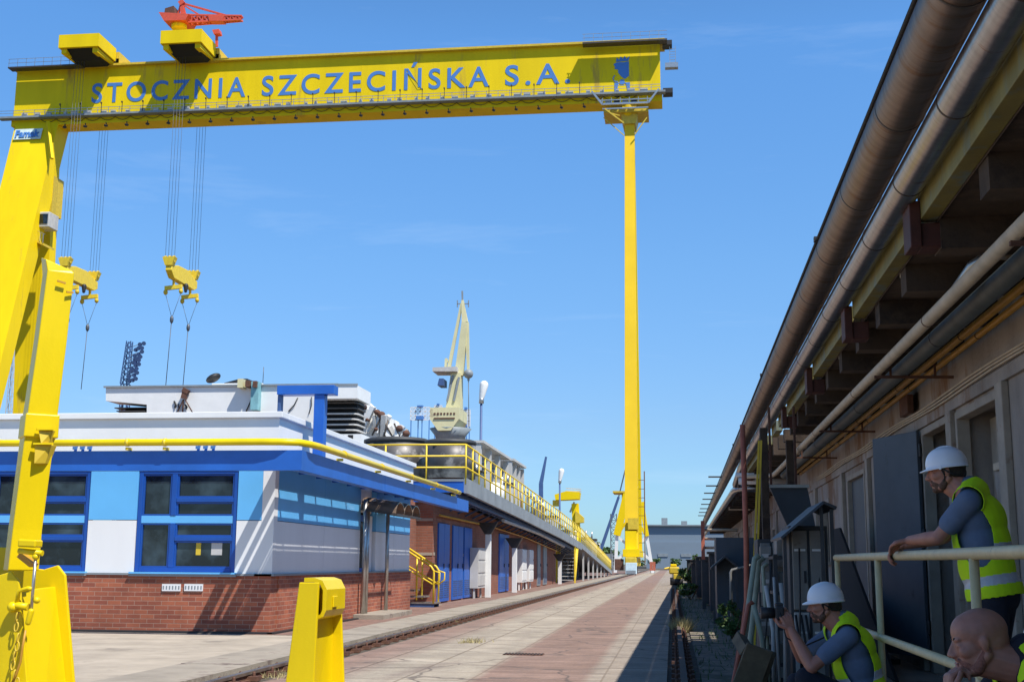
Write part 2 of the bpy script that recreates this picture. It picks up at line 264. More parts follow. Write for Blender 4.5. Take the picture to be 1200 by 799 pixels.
# ------------------------------------------------------------------ mesh helpers
class MB:
    def __init__(s): s.b = bmesh.new(); s.mi = 0
    def _f(s, vs, smooth=False):
        try:
            f = s.b.faces.new(vs); f.smooth = smooth; f.material_index = s.mi; return f
        except ValueError: return None
    def hexa(s, p):
        v = [s.b.verts.new(x) for x in p]
        for q in ((0,3,2,1),(4,5,6,7),(0,1,5,4),(1,2,6,5),(2,3,7,6),(3,0,4,7)): s._f([v[i] for i in q])
        return s
    def box(s, x0, x1, y0, y1, z0, z1):
        return s.hexa([(x0,y0,z0),(x1,y0,z0),(x1,y1,z0),(x0,y1,z0),(x0,y0,z1),(x1,y0,z1),(x1,y1,z1),(x0,y1,z1)])
    def obox(s, c, size, rot=(0,0,0)):
        e = Euler(rot).to_matrix(); c = Vector(c); a, b_, d = size[0]/2, size[1]/2, size[2]/2
        P = [(-a,-b_,-d),(a,-b_,-d),(a,b_,-d),(-a,b_,-d),(-a,-b_,d),(a,-b_,d),(a,b_,d),(-a,b_,d)]
        return s.hexa([c + e @ Vector(p) for p in P])
    def bar(s, p, q, w, h=None, w2=None, h2=None, spin=0):
        p, q = Vector(p), Vector(q); h = h or w; w2 = w2 or w; h2 = h2 or h
        d = (q-p).normalized(); u = Vector((0,0,1)) if abs(d.z) < .95 else Vector((0,1,0))
        a = d.cross(u).normalized(); b_ = a.cross(d).normalized()
        if spin:
            rm = Matrix.Rotation(spin, 3, d); a = rm @ a; b_ = rm @ b_
        P = [p-a*w/2-b_*h/2, p+a*w/2-b_*h/2, p+a*w/2+b_*h/2, p-a*w/2+b_*h/2, q-a*w2/2-b_*h2/2, q+a*w2/2-b_*h2/2, q+a*w2/2+b_*h2/2, q-a*w2/2+b_*h2/2]
        return s.hexa(P)
    def tube(s, pts, r, n=12, cap=True, radii=None):
        pts = [Vector(p) for p in pts]; rings = []
        prev = None
        for i, p in enumerate(pts):
            if i == 0: d = pts[1]-p
            elif i == len(pts)-1: d = p-pts[i-1]
            else: d = (pts[i+1]-p).normalized()+(p-pts[i-1]).normalized()
            d.normalize()
            if prev is None:
                u = Vector((0,0,1)) if abs(d.z) < .9 else Vector((1,0,0))
                a = d.cross(u).normalized()
            else: a = (prev - d*prev.dot(d)).normalized()
            prev = a; b_ = d.cross(a)
            rr = radii[i] if radii else r
            rings.append([s.b.verts.new(p + (a*math.cos(t)+b_*math.sin(t))*rr) for t in [2*math.pi*k/n for k in range(n)]])
        for A, B in zip(rings, rings[1:]):
            for k in range(n): s._f([A[k], A[(k+1)%n], B[(k+1)%n], B[k]], True)
        if cap: s._f(rings[0][::-1]); s._f(rings[-1])
        return s
    def prism(s, poly, axis, a0, a1):
        """poly of 2D points; axis 'x': (y,z), 'y': (x,z), 'z': (x,y)"""
        def P(u, v, t): return {'x': (t,u,v), 'y': (u,t,v), 'z': (u,v,t)}[axis]
        A = [s.b.verts.new(P(u,v,a0)) for u, v in poly]; B = [s.b.verts.new(P(u,v,a1)) for u, v in poly]
        n = len(poly)
        s._f(A[::-1]); s._f(B)
        for k in range(n): s._f([A[k], A[(k+1)%n], B[(k+1)%n], B[k]])
        return s
    def ell(s, c, r, rot=None, nu=16, nv=10):
        c = Vector(c); m = Euler(rot).to_matrix() if rot is not None and not isinstance(rot, Matrix) else (rot or Matrix.Identity(3))
        if isinstance(r, (int, float)): r = (r,r,r)
        top = s.b.verts.new(c + m @ Vector((0,0,r[2]))); bot = s.b.verts.new(c + m @ Vector((0,0,-r[2])))
        rg = []
        for j in range(1, nv):
            t = math.pi*j/nv
            rg.append([s.b.verts.new(c + m @ Vector((r[0]*math.sin(t)*math.cos(2*math.pi*k/nu), r[1]*math.sin(t)*math.sin(2*math.pi*k/nu), r[2]*math.cos(t)))) for k in range(nu)])
        for k in range(nu):
            s._f([top, rg[0][k], rg[0][(k+1)%nu]], True); s._f([bot, rg[-1][(k+1)%nu], rg[-1][k]], True)
        for A, B in zip(rg, rg[1:]):
            for k in range(nu): s._f([A[k], B[k], B[(k+1)%nu], A[(k+1)%nu]], True)
        return s
    def cap(s, p, q, r1, r2, n=14):
        """tapered capsule"""
        p, q = Vector(p), Vector(q); d = (q-p); Ln = max(d.length, 1e-5); d = d/Ln
        pts, rad = [], []
        for i in range(0, 6):
            a = math.pi/2*(i/5); pts.append(p - d*r1*math.cos(a)); rad.append(max(r1*math.sin(a), 1e-4))
        for i in range(5, -1, -1):
            a = math.pi/2*(i/5); pts.append(q + d*r2*math.cos(a)); rad.append(max(r2*math.sin(a), 1e-4))
        return s.tube(pts, 1, n, True, rad)
    def lattice(s, p, q, w, w2, n, r):
        p, q = Vector(p), Vector(q); d = (q-p).normalized(); u = Vector((0,0,1)) if abs(d.z) < .9 else Vector((1,0,0))
        a = d.cross(u).normalized(); b_ = d.cross(a)
        def C(i, k):
            t = i/n; ww = (w*(1-t)+w2*t)/2
            sx, sy = ((-1,-1),(1,-1),(1,1),(-1,1))[k]
            return p.lerp(q, t) + a*ww*sx + b_*ww*sy
        for k in range(4): s.bar(C(0,k), C(n,k), r)
        for i in range(n):
            for k in range(4):
                s.bar(C(i,k), C(i+1,(k+1)%4), r*.7)
                s.bar(C(i,k), C(i,(k+1)%4), r*.7)
        return s
    def build(s, name, m, parent=None, bevel=0, shift=None, keep=False):
        bmesh.ops.recalc_face_normals(s.b, faces=s.b.faces)
        me = bpy.data.meshes.new(name); 
        off = Vector((0,0,0))
        if parent is not None and not keep:
            pp = parent; 
            while pp is not None: off += pp.location; pp = pp.parent
        elif parent is None:
            # origin at the base centre
            xs = [v.co for v in s.b.verts]
            if xs: off = Vector(((min(v.x for v in xs)+max(v.x for v in xs))/2, (min(v.y for v in xs)+max(v.y for v in xs))/2, min(v.z for v in xs)))
        if off.length: bmesh.ops.translate(s.b, verts=s.b.verts, vec=-off)
        s.b.to_mesh(me); s.b.free()
        for x in (m if isinstance(m, (list, tuple)) else [m]): me.materials.append(M[x] if isinstance(x, str) else x)
        o = bpy.data.objects.new(name, me); COL.objects.link(o)
        if parent is None: o.location = off
        else: o.parent = parent
        if bevel:
            md = o.modifiers.new('bevel', 'BEVEL'); md.width = bevel; md.segments = 2; md.limit_method = 'ANGLE'; md.angle_limit = R(40)
        return o
def tag(o, label=None, cat=None, group=None, kind=None):
    if label: o['label'] = label
    if cat: o['category'] = cat
    if group: o['group'] = group
    if kind: o['kind'] = kind
    return o
def thing(name, loc, label, cat, group=None):
    o = bpy.data.objects.new(name, None); COL.objects.link(o); o.location = loc; o.empty_display_size = .2
    return tag(o, label, cat, group)
def struct(name, mb, m):
    return tag(mb.build(name, m), kind='structure')
def copy_tree(o, parent=None):
    c = o.copy(); COL.objects.link(c)
    if parent is not None: c.parent = parent
    for ch in list(o.children): copy_tree(ch, c)
    return c
def text_mesh(name, s, size, m, parent, loc, rot, width=None, bold=0, depth=.02, spacing=1.0, align='LEFT', sx=1.0):
    cu = bpy.data.curves.new(name, 'FONT'); cu.body = s; cu.size = size; cu.extrude = depth; cu.offset = bold; cu.space_character = spacing; cu.align_x = align
    o = bpy.data.objects.new(name, cu); COL.objects.link(o)
    bpy.context.view_layer.update()
    dg = bpy.context.evaluated_depsgraph_get()
    me = bpy.data.meshes.new_from_object(o.evaluated_get(dg)); COL.objects.unlink(o); bpy.data.objects.remove(o)
    xs = [v.co.x for v in me.vertices]; x0, x1 = min(xs), max(xs)
    k = (width/(x1-x0)) if width else sx
    for v in me.vertices: v.co.x = (v.co.x-x0)*k
    me.materials.clear(); me.materials.append(M[m])
    ob = bpy.data.objects.new(name, me); COL.objects.link(ob)
    if parent is not None: ob.parent = parent
    ob.location = loc; ob.rotation_euler = rot
    return ob
# ================================================================== SETTING
mb = MB(); mb.box(-900, 900, -60, 1500, -.6, -.03); struct('ground', mb, 'earth')
mb = MB(); mb.box(-60, -4.75, -20, 36.0, -.03, 0); struct('yard_pavement', mb, 'concrete')
mb = MB(); mb.box(-4.28, -.08, -20, 235, -.03, .004); struct('road', mb, 'road')
mb = MB(); mb.box(-7.3, -5.62, 21.0, 200, -.03, .006); mb.box(-60, -7.3, 36, 200, -.03, .003); struct('brick_pavement', mb, 'pave_red')
mb = MB()
y = -4
while y < 190:
    mb.box(-5.6, -4.76, y, y+1.985, -.03, .09 + random.uniform(-.004,.004)); y += 2.0
struct('kerb', mb, 'kerb')
mb = MB(); mb.box(-4.76, -4.27, -20, 235, -.025, -.012); struct('rail_trench', mb, 'earth')
# left track rail
def rail(name, X, y0, y1, label, z=0.0, top='railtop'):
    t = thing(name, (X, y0, z), label, 'rail')
    mb = MB(); mb.box(X-.06, X+.06, y0, y1, z-.012, z+.01); mb.box(X-.018, X+.018, y0, y1, z+.01, z+.06); mb.build('rail_foot', 'rust', t)
    mb = MB(); mb.box(X-.035, X+.035, y0, y1, z+.06, z+.092); mb.build('rail_head', top, t)
    first = None; n = 0; rest = MB()
    yy = max(y0, 10.0)
    while yy < y1:
        if n < 100:
            if first is None:
                m2 = MB(); m2.obox((0, 0, .03), (.26, .13, .05)); m2.cap((.075,0,.03),(.075,0,.085),.02,.018,8); m2.cap((-.075,0,.03),(-.075,0,.085),.02,.018,8)
                o = m2.build('rail_clip', 'rust', t, keep=True); first = o
            else:
                o = first.copy(); COL.objects.link(o); o.parent = t
            o.location = (0, yy-y0, -.01)
        else: rest.obox((X, yy, z+.02), (.26, .13, .05))
        n += 1; yy += .62
    if n > 100: tag(rest.build('distant_rail_clips', 'rust', t), kind='stuff')
rail('crane_rail', -4.50, -6, 215, 'long rusty crane rail in a groove beside the raised kerb left of the road')
rail('crane_rail', .10, -6, 62, 'dark rail along the right edge of the road next to the sheds', top='rail')
mb = MB(); mb.box(.30, 1.37, -8, 90, -.03, -.006); struct('trackside_strip', mb, 'gravel')
# light drain covers set in the road
def slots(x, y, w, d, n, label):
    t = thing('drain_grating', (x, y, .006), label, 'drain cover')
    mb = MB(); mb.box(x-w/2, x+w/2, y-d/2, y+d/2, .006, .012); mb.build('grating_frame', 'rust', t)
    mb = MB()
    for i in range(n): 
        xx = x-w/2+w*(i+.5)/n; mb.box(xx-.012, xx+.012, y-d/2+.02, y+d/2-.02, .012, .018)
    mb.build('grating_bars', 'dark', t)
slots(-2.05, 17.4, .55, .30, 12, 'small dark slotted drain grating in the pale concrete of the road')
# trees and plants -------------------------------------------------
def leafball(mb, c, r, n, s):
    for i in range(n):
        v = Vector((random.gauss(0,1), random.gauss(0,1), random.gauss(0,1))).normalized()*(random.random()**.4)
        p = Vector(c) + Vector((v.x*r[0], v.y*r[1], v.z*r[2]))
        a = Vector((random.gauss(0,1), random.gauss(0,1), random.gauss(0,.7))).normalized()*s*random.uniform(.6,1.3)
        b_ = a.cross(Vector((random.gauss(0,1), random.gauss(0,1), random.gauss(0,1)))).normalized()*s*.5
        mb._f([mb.b.verts.new(p-a), mb.b.verts.new(p+b_), mb.b.verts.new(p+a), mb.b.verts.new(p-b_)])
def bush(x, y, h, r, label, n=500, s=.05, group=None, name='bush', flowers=False):
    t = thing(name, (x, y, 0), label, 'bush', group)
    mb = MB()
    for k in range(7):
        a = random.uniform(0, 6.28); mb.tube([(x,y,-.02),(x+math.cos(a)*r*.4,y+math.sin(a)*r*.4,h*.5),(x+math.cos(a)*r*.7,y+math.sin(a)*r*.7,h*.85)], .008, 5, radii=[.012,.008,.004])
    mb.build('stems', 'rust', t)
    mb = MB()
    for k in range(9):
        a = random.uniform(0,6.28); rr = random.uniform(.1,.75)*r; leafball(mb, (x+math.cos(a)*rr, y+math.sin(a)*rr, random.uniform(.3,.95)*h), (r*.32, r*.32, h*.16), n//9, s)
    mb.build('leaves', 'leaf', t)
bush(.98, 21.3, .62, .30, 'bright green leafy bush growing by the pipes in front of the shed', 700, .045)
bush(.62, 45, .55, .5, 'low green weeds beside the right rail near the far sheds', 380, .07)
bush(.9, 63, 1.2, .9, 'taller green shrub behind the yellow machine at the end of the right rail', 420, .12)
for i, (x, y, h, r) in enumerate(((.16,24.3,.30,.20),)):
    mb = MB()
    for k in range(420):
        a = random.uniform(0,6.28); q = random.random()**.7*r; bx, by = x+math.cos(a)*q*1.0, y+math.sin(a)*q*2
        hh_ = h*random.uniform(.4,1.0); lx, ly = random.gauss(0,.14), random.gauss(0,.14)
        mb._f([mb.b.verts.new((bx-.006,by,-.02)), mb.b.verts.new((bx+.006,by,-.02)), mb.b.verts.new((bx+lx+.001,by+ly,hh_))])
    tag(mb.build('dry_grass', 'drygrass'), 'tuft of straw coloured dry grass beside the right rail', 'grass', kind='stuff')
mb = MB()
for k in range(900):
    px = random.uniform(.22, 1.3); py = random.uniform(9, 70); hh_ = random.uniform(.03,.12)
    if abs(px-.1) < .08: continue
    lx = random.gauss(0,.04); mb._f([mb.b.verts.new((px-.008,py,-.02)), mb.b.verts.new((px+.008,py,-.02)), mb.b.verts.new((px+lx,py+random.gauss(0,.04),hh_))])
tag(mb.build('weeds', 'leaf'), 'thin green weeds scattered along the strip right of the rail', 'weeds', kind='stuff')
mb = MB()
for (cx, cy) in ((-3.2,19.7),(-3.12,19.95),(-4.62,26),(-4.3,13.5)):
    for k in range(50):
        px = cx+random.gauss(0,.09); py = cy+random.gauss(0,.14); mb._f([mb.b.verts.new((px-.006,py,0)), mb.b.verts.new((px+.006,py,0)), mb.b.verts.new((px+random.gauss(0,.04),py+random.gauss(0,.04),random.uniform(.04,.10)))])
tag(mb.build('pavement_weeds', 'drygrass'), 'little tufts of dry weeds in the joints of the road', 'weeds', kind='stuff')
# far hall and tree line
t = thing('industrial_hall', (40, 330, 0), 'huge blue grey windowless hall at the end of the road', 'building')
c0 = at(757, 616, Y=330)
x0 = c0.x; zt = c0.z
mb = MB(); mb.box(x0, 70, 330, 420, -.03, zt*.62); mb.build('lower_wall', 'hall', t)
mb = MB(); mb.box(x0, 70, 330.6, 420, zt*.62+.01, zt); mb.build('upper_wall', 'hall', t)
mb = MB(); mb.box(x0-.4, 70.4, 329.7, 420.3, zt+.01, zt+.35); mb.build('roof_edge', 'steelgray', t)
for i in range(3):
    mb = MB(); xx = x0+4+i*5.2; mb.box(xx, xx+1.6, 336, 338, zt+.35, zt+1.5+.8*(i==0)); mb.build('roof_vent', 'steelgray', t)
for i in range(6):
    mb = MB(); xx = x0+3+i*6; mb.box(xx, xx+2.6, 329.82, 329.98, 3, 3.8); mb.build('window', 'steelgray', t)
def tree(x, y, h, r, label, group=None, n=900, s=.35):
    t = thing('deciduous_tree', (x, y, 0), label, 'tree', group)
    mb = MB(); mb.tube([(x,y,-.1),(x+.1*r,y,h*.35),(x-.05*r,y,h*.7)], .2, 8, radii=[h*.035,h*.025,h*.01])
    for k in range(6):
        a = random.uniform(0,6.28); mb.tube([(x,y,h*random.uniform(.25,.5)),(x+math.cos(a)*r*.6,y+math.sin(a)*r*.6,h*random.uniform(.6,.8))], .1, 5, radii=[h*.012,h*.004])
    mb.build('trunk', 'rust', t)
    mb = MB()
    for k in range(14):
        a = random.uniform(0,6.28); q = random.uniform(0,.75)*r; leafball(mb, (x+math.cos(a)*q, y+math.sin(a)*q, h*random.uniform(.38,.92)), (r*.38, r*.38, h*.13), n//14, s)
    mb.build('crown', 'leaf', t)
xs = [-13.0,-8.5,-4.2,0.5,5.5,10.5]
lab = ['first tree from the left in the row before the far hall','second tree in the row before the far hall, seen through the tower legs','third tree in the row before the far hall, just left of the red sign','fourth tree in the row before the far hall, right of the red sign','fifth tree before the far hall, above the yellow machine','last tree at the right of the row before the far hall']
for x, l in zip(xs, lab): tree(x, 300+random.uniform(-8,8), random.uniform(2.2,3.4), random.uniform(1.6,2.4), l, 'trees in front of the far hall', 420, .3)
for i, (px, h) in enumerate(((694,5.6),(703,4.6),(711,4.4),(716,3.8))):
    p = at(px, 655, Y=260); tree(p.x, 260, h, 2.6, ['tall distant tree at the left behind the descending yellow railing','second distant tree behind the descending yellow railing','third distant tree behind the yellow railing, near the crane cable','smallest distant tree right beside the yellow and white tower'][i], 'trees beyond the platform', 600, .5)
# ================================================================== BLUE OFFICE BUILDING
WX, WY = -6.97, 21.35
def ftop(px, py, Y): return at(px, py, Y=Y)
t = thing('office_building', (-18, 27, 0), 'low flat roofed building with blue and white panels over a red brick base', 'building')
zb, zm, zt_ = .985, 1.95, 2.97        # brick top, colour change, panel top
# openings on the front (x0,x1)
def X21(px): return at(px, 610, Y=WY).x
win = [(X21(160), X21(277)), (X21(-12), X21(103)), (X21(-190), X21(-75))]
mb = MB()
mb.box(-32, WX, WY-.03, WY+.35, -.05, zb); mb.box(WX-.35, WX+.03, WY+.35, 33.0, -.05, zb); mb.box(-32, WX-.35, 32.6, 33.0, -.05, zb)
mb.build('brick_base', 'brick', t)
mb = MB(); mb.box(-32, WX+.012, WY-.055, WY+.3, zb+.001, zb+.035); mb.box(WX-.3, WX+.055, WY-.055, 33.02, zb+.001, zb+.035); mb.build('base_flashing', 'steelgray', t)
# front panels between windows
segs = []; edges = sorted(win); cur = -32
for a, b in edges: segs.append((cur, a)); cur = b
segs.append((cur, WX))
zb += .036
for a, b in segs:
    n = max(1, round((b-a)/1.6)); 
    for k in range(n):
        u, v = a+(b-a)*k/n, a+(b-a)*(k+1)/n
        mb = MB(); mb.box(u+.008, v-.008, WY, WY+.2, zb, zm-.006); mb.build('white_panel', 'panel_white', t)
        mb = MB(); mb.box(u+.008, v-.008, WY, WY+.2, zm+.006, zt_); mb.build('blue_panel', 'panel_blue', t)
yy = [WY, 24.6, 27.62]; 
side = [(WY+.2, 24.6), (24.6, 27.55), (29.05, 31.0), (31.0, 32.95)]
mb = MB(); mb.box(WX-.22, WX+.004, WY-.004, WY+.2, zb, zt_); mb.build('corner_post', 'panel_white', t)
for a, b in side:
    mb = MB(); mb.box(WX-.2, WX, a+.006, b-.006, zb, zm-.006); mb.build('white_panel', 'panel_white', t)
    mb = MB(); mb.box(WX-.2, WX, a+.006, b-.006, zm+.006, zt_); mb.build('blue_panel', 'panel_blue', t)
# windows
for (a, b) in win:
    W_ = b-a; z0, z1 = zb+.02, 2.93
    f = MB(); d0, d1 = WY+.02, WY+.12
    fr = .075
    def mem(x0,x1,q0,q1, e=0): f.box(x0,x1,d0-e,d1,q0,q1)
    mem(a, a+fr, z0, z1); mem(b-fr, b, z0, z1); mem(a+fr, b-fr, z0, z0+fr); mem(a+fr, b-fr, z1-.16, z1)
    xm = a + W_*.36; zmid0, zmid1 = 1.90, 2.03
    mem(xm-.05, xm+.05, z0+fr, zmid0); mem(xm-.05, xm+.05, zmid1, z1-.16)
    zz1 = z0 + (zmid0-z0)*.68; mem(xm+.05, b-fr, zz1-.04, zz1+.04, .008)
    zz2 = zmid1 + (z1-.16-zmid1)*.38; mem(xm+.05, b-fr, zz2-.04, zz2+.04, .008)
    fo = f.build('window', 'frame_blue', t, bevel=.008)
    m2 = MB(); m2.box(a+fr, b-fr, d0+.012, d1-.02, zmid0, zmid1); m2.build('transom_strip', 'panel_blue', fo)
    for (p0,p1,q0,q1) in ((a+fr,xm-.05,z0+fr,zmid0),(a+fr,xm-.05,zmid1,z1-.16),(xm+.05,b-fr,z0+fr,zz1-.04),(xm+.05,b-fr,zz1+.04,zmid0),(xm+.05,b-fr,zmid1,zz2-.04),(xm+.05,b-fr,zz2+.04,z1-.16)):
        m2 = MB(); g = .03
        # sash
        m2.box(p0,p0+g,d0+.02,d1-.02,q0,q1); m2.box(p1-g,p1,d0+.02,d1-.02,q0,q1); m2.box(p0+g,p1-g,d0+.02,d1-.02,q0,q0+g); m2.box(p0+g,p1-g,d0+.02,d1-.02,q1-g,q1)
        m2.build('sash', 'frame_blue', fo)
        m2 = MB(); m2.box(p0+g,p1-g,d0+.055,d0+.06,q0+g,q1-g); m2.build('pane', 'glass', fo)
    m2 = MB(); m2.box(a-.05, b+.05, WY-.10, WY+.02, z0-.03, z0-.001); m2.build('sill', 'panel_blue', fo)
    m2 = MB(); m2.box(a-.06, b+.06, WY-.08, WY+.0, z0-.075, z0-.031); m2.build('drip_edge', 'steelgray', fo)
    if b > -10:
        m2 = MB(); q = at(246,650,Y=d0); m2.box(q.x, q.x+.2, d0+.051, d0+.054, q.z, q.z+.24); m2.build('paper_notice', 'lightgray', fo)
        m2 = MB(); q = at(228,650,Y=d0); m2.box(q.x, q.x+.09, d0+.051, d0+.054, q.z, q.z+.30); m2.build('yellow_notice', 'yellow_dull', fo)
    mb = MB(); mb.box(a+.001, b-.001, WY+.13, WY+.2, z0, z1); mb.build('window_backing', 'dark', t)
# vent grilles in the brick
for (pa, pb, y0, y1) in ((191,213,684,692),(217,239,684,692),(56,64,680,687)):
    A = at(pa, y1, Y=WY); B = at(pb, y0, Y=WY)
    mb = MB(); mb.box(A.x, B.x, WY-.055, WY-.031, A.z, B.z); v = mb.build('vent_grille', 'panel_white', t)
    mb = MB(); n = 6
    for i in range(n):
        xx = A.x+(B.x-A.x)*(i+.5)/n; mb.box(xx-.012, xx+.012, WY-.058, WY-.056, A.z+.03, B.z-.03)
    mb.build('slot', 'steelgray', v)
# parapet & roof
mb = MB(); mb.box(-32, WX+.05, WY-.05, WY+.25, zt_+.001, 3.76); mb.box(WX-.25, WX+.05, WY+.25, 33.0, zt_+.001, 3.76); mb.box(-32, WX-.25, 32.7, 33.0, zt_+.001, 3.76)
mb.build('parapet', 'white', t)
mb = MB(); mb.box(-32, WX+.12, WY-.12, WY+.3, 3.761, 3.87); mb.box(WX-.3, WX+.12, WY+.3, 33.06, 3.761, 3.87); mb.build('parapet_cap', 'white', t, bevel=.01)
mb = MB(); mb.box(-32, WX-.25, WY+.25, 32.7, 3.3, 3.4); mb.build('roof', 'lightgray', t)
# door on the side
mb = MB(); mb.box(WX-.2, WX-.12, 27.56, 29.04, 2.36, zt_); mb.build('panel_over_door', 'panel_white', t)
d = MB(); d.box(WX-.14, WX-.09, 27.62, 28.55, .06, 2.3); dd = d.build('door', 'beam_blue', t, bevel=.006)
d = MB(); d.box(WX-.095, WX-.088, 27.78, 28.4, 1.1, 2.15); d.build('door_pane', 'glass', dd)
d = MB(); d.cap((WX-.05,28.46,1.0),(WX-.05,28.46,1.2),.014,.014); d.build('handle', 'galv', dd)
mb = MB(); mb.box(WX-.16, WX-.08, 28.57, 29.0, .06, 2.3); mb.build('side_light', 'panel_white', t)
mb = MB(); mb.box(WX-.17, WX-.16, 27.56, 29.04, 0, 2.36); mb.build('door_recess', 'dark', t)
mb = MB(); mb.box(WX+.03, -6.25, 27.0, 30.0, -.02, .11); mb.build('door_step', 'kerb', t, bevel=.01)
mb = MB(); mb.box(-31.9, WX+.12, WY-.22, WY-.031, -.02, .035); mb.box(WX+.031, WX+.16, WY-.22, 27.0, -.02, .033); mb.build('base_strip', 'black', t)  # black strip along the foot of the front and side walls
# steel posts and curved awning
t2 = thing('door_awning', (-6.7, 28.6, 0), 'small curved brown plastic awning on steel posts over the blue door', 'awning')
for yv in (27.3, 27.55, 29.55):
    mb = MB(); mb.tube([(-6.80, yv, .1), (-6.80, yv, 2.62)], .045, 12); mb.build('post', 'galv', t2)
mb = MB(); n = 12
prev = None
for s_ in range(3):
    y0, y1 = 27.3+s_*.9, 28.2+s_*.9
    for k in range(8):
        a0, a1 = math.pi*k/8, math.pi*(k+1)/8
        mb.hexa([(-6.9, (y0+y1)/2-.45*math.cos(a0), 2.42+.26*math.sin(a0)), (-6.1,(y0+y1)/2-.45*math.cos(a0), 2.30+.26*math.sin(a0)), (-6.1,(y0+y1)/2-.45*math.cos(a1), 2.30+.26*math.sin(a1)), (-6.9,(y0+y1)/2-.45*math.cos(a1), 2.42+.26*math.sin(a1)),
                 (-6.9, (y0+y1)/2-.46*math.cos(a0), 2.43+.27*math.sin(a0)), (-6.1,(y0+y1)/2-.46*math.cos(a0), 2.31+.27*math.sin(a0)), (-6.1,(y0+y1)/2-.46*math.cos(a1), 2.31+.27*math.sin(a1)), (-6.9,(y0+y1)/2-.46*math.cos(a1), 2.43+.27*math.sin(a1))])
mb.build('curved_sheet', 'poly', t2)
mb = MB(); mb.bar((-6.08,27.28,2.28),(-6.08,30.02,2.28),.03,.05); mb.bar((-6.9,27.28,2.40),(-6.08,27.28,2.28),.03,.05); mb.bar((-6.9,30.02,2.40),(-6.08,30.02,2.28),.03,.05); mb.build('awning_frame', 'band', t2)
# ring beam with slatted deck (walkway tray)
t3 = thing('pipe_gantry', (-6.5, 20, 0), 'bright blue steel beam running round the building at roof height on brackets', 'steel beam')
z0, z1 = 2.71, 3.04
def ibeam(mb, p, q, out):
    # C section: web plus flanges
    (xa, ya), (xb, yb) = p, q
    return
mb = MB(); mb.box(-32, -6.0, 19.70, 19.74, z0, z1); mb.box(-32, -6.06, 19.742, 19.86, z1-.035, z1-.001); mb.box(-32, -6.06, 19.742, 19.86, z0+.001, z0+.035); mb.build('front_beam', 'beam_blue', t3)
mb = MB()
yv = 19.742
while yv < 36.7:
    y2 = min(yv+3.0, 36.7); mb.box(-6.04, -6.0+random.uniform(-.003,.003), yv, y2-.012, z0, z1); yv = y2
mb.box(-6.2, -6.042, 19.87, 36.7, z1-.035, z1-.001); mb.box(-6.2, -6.042, 19.87, 36.7, z0+.001, z0+.035)
mb.build('side_beam', 'beam_blue', t3)
for (a, b) in ((-.045,.15),(.225,.325),(.385,.61),(.625,.655),(.722,.80)):
    mb = MB(); mb.box(WX+.055+a, WX+.055+b, 19.87, 33.0, 2.925, 2.937); mb.build('tray_plank', 'beam_blue', t3)
for i in range(12):
    yv = 20.2 + i*1.17
    mb = MB(); mb.box(WX+.055, -6.21, yv, yv+.05, 2.84, 2.92); mb.build('cross_bracket', 'beam_blue', t3)
for xx in (-29.6,-26.3,-23,-19.7,-16.5,-13.9):
    mb = MB(); mb.box(xx, xx+.06, 19.87, WY-.001, 2.90, 2.98); mb.build('cross_bracket', 'beam_blue', t3)
# blue T frame
t4 = thing('pipe_support_frame', (-6.6, 22.6, 0), 'blue T shaped steel frame standing at the edge of the white roof', 'steel frame')
A = at(370, 463, Y=22.6); B = at(382, 463, Y=22.6)
mb = MB(); mb.box(A.x, B.x, 22.5, 22.72, 2.97, A.z); mb.build('post', 'beam_blue', t4, bevel=.008)
A2 = at(327, 463, Y=22.6); B2 = at(394, 452, Y=22.6)
mb = MB(); mb.box(A2.x, B2.x, 22.46, 22.76, A.z+.002, B2.z); mb.build('crossbeam', 'beam_blue', t4, bevel=.008)
mb = MB(); mb.box(A2.x-.0, A2.x+.06, 22.52, 22.7, 3.4, A.z); mb.build('post', 'mast_blue', t4, bevel=.008)
# yellow gas pipe in front of the parapet
t5 = thing('gas_pipe', (-6.3, 19.8, 3), 'bright yellow pipe bending round the corner of the blue building above the blue beam', 'pipe')
zy = 3.17
pts = [(-32,19.62,zy+.0),(-6.65,19.62,zy+.0),(-6.35,19.65,zy+.0),(-6.08,19.76,zy+.0),(-5.95,20.0,zy-.01),(-5.92,20.4,zy-.01),(-5.92,34.6,zy)]
mb = MB(); mb.tube(pts, .058, 16); mb.build('pipe_run', 'yellow_near', t5)
for yv in (22,25,28,31,34):
    mb = MB(); mb.tube([(-5.92,yv,zy),(-5.92,yv+.05,zy)], .068, 14); mb.box(-6.05,-5.93,yv,yv+.05,3.045,3.09); mb.build('pipe_clamp', 'yellow_rail', t5)
for xx in (-11.6,-9.0,-14.2,-16.8,-8.35):
    mb = MB(); mb.tube([(xx,19.62,zy),(xx+.05,19.62,zy)], .066, 14); mb.box(xx,xx+.05,19.60,19.76,3.045,3.09); mb.build('pipe_clamp', 'yellow_rail', t5)
for px in (88, 232):
    a = at(px, 522, Y=19.8)
    for k in range(3):
        mb = MB(); mb.cap((a.x+k*.13,19.82,3.05),(a.x+k*.13+.03,19.82,3.17),.025,.018); mb.obox((a.x+k*.13,19.8,3.10),(.07,.03,.05)); mb.build('valve', 'letter_blue', t5)
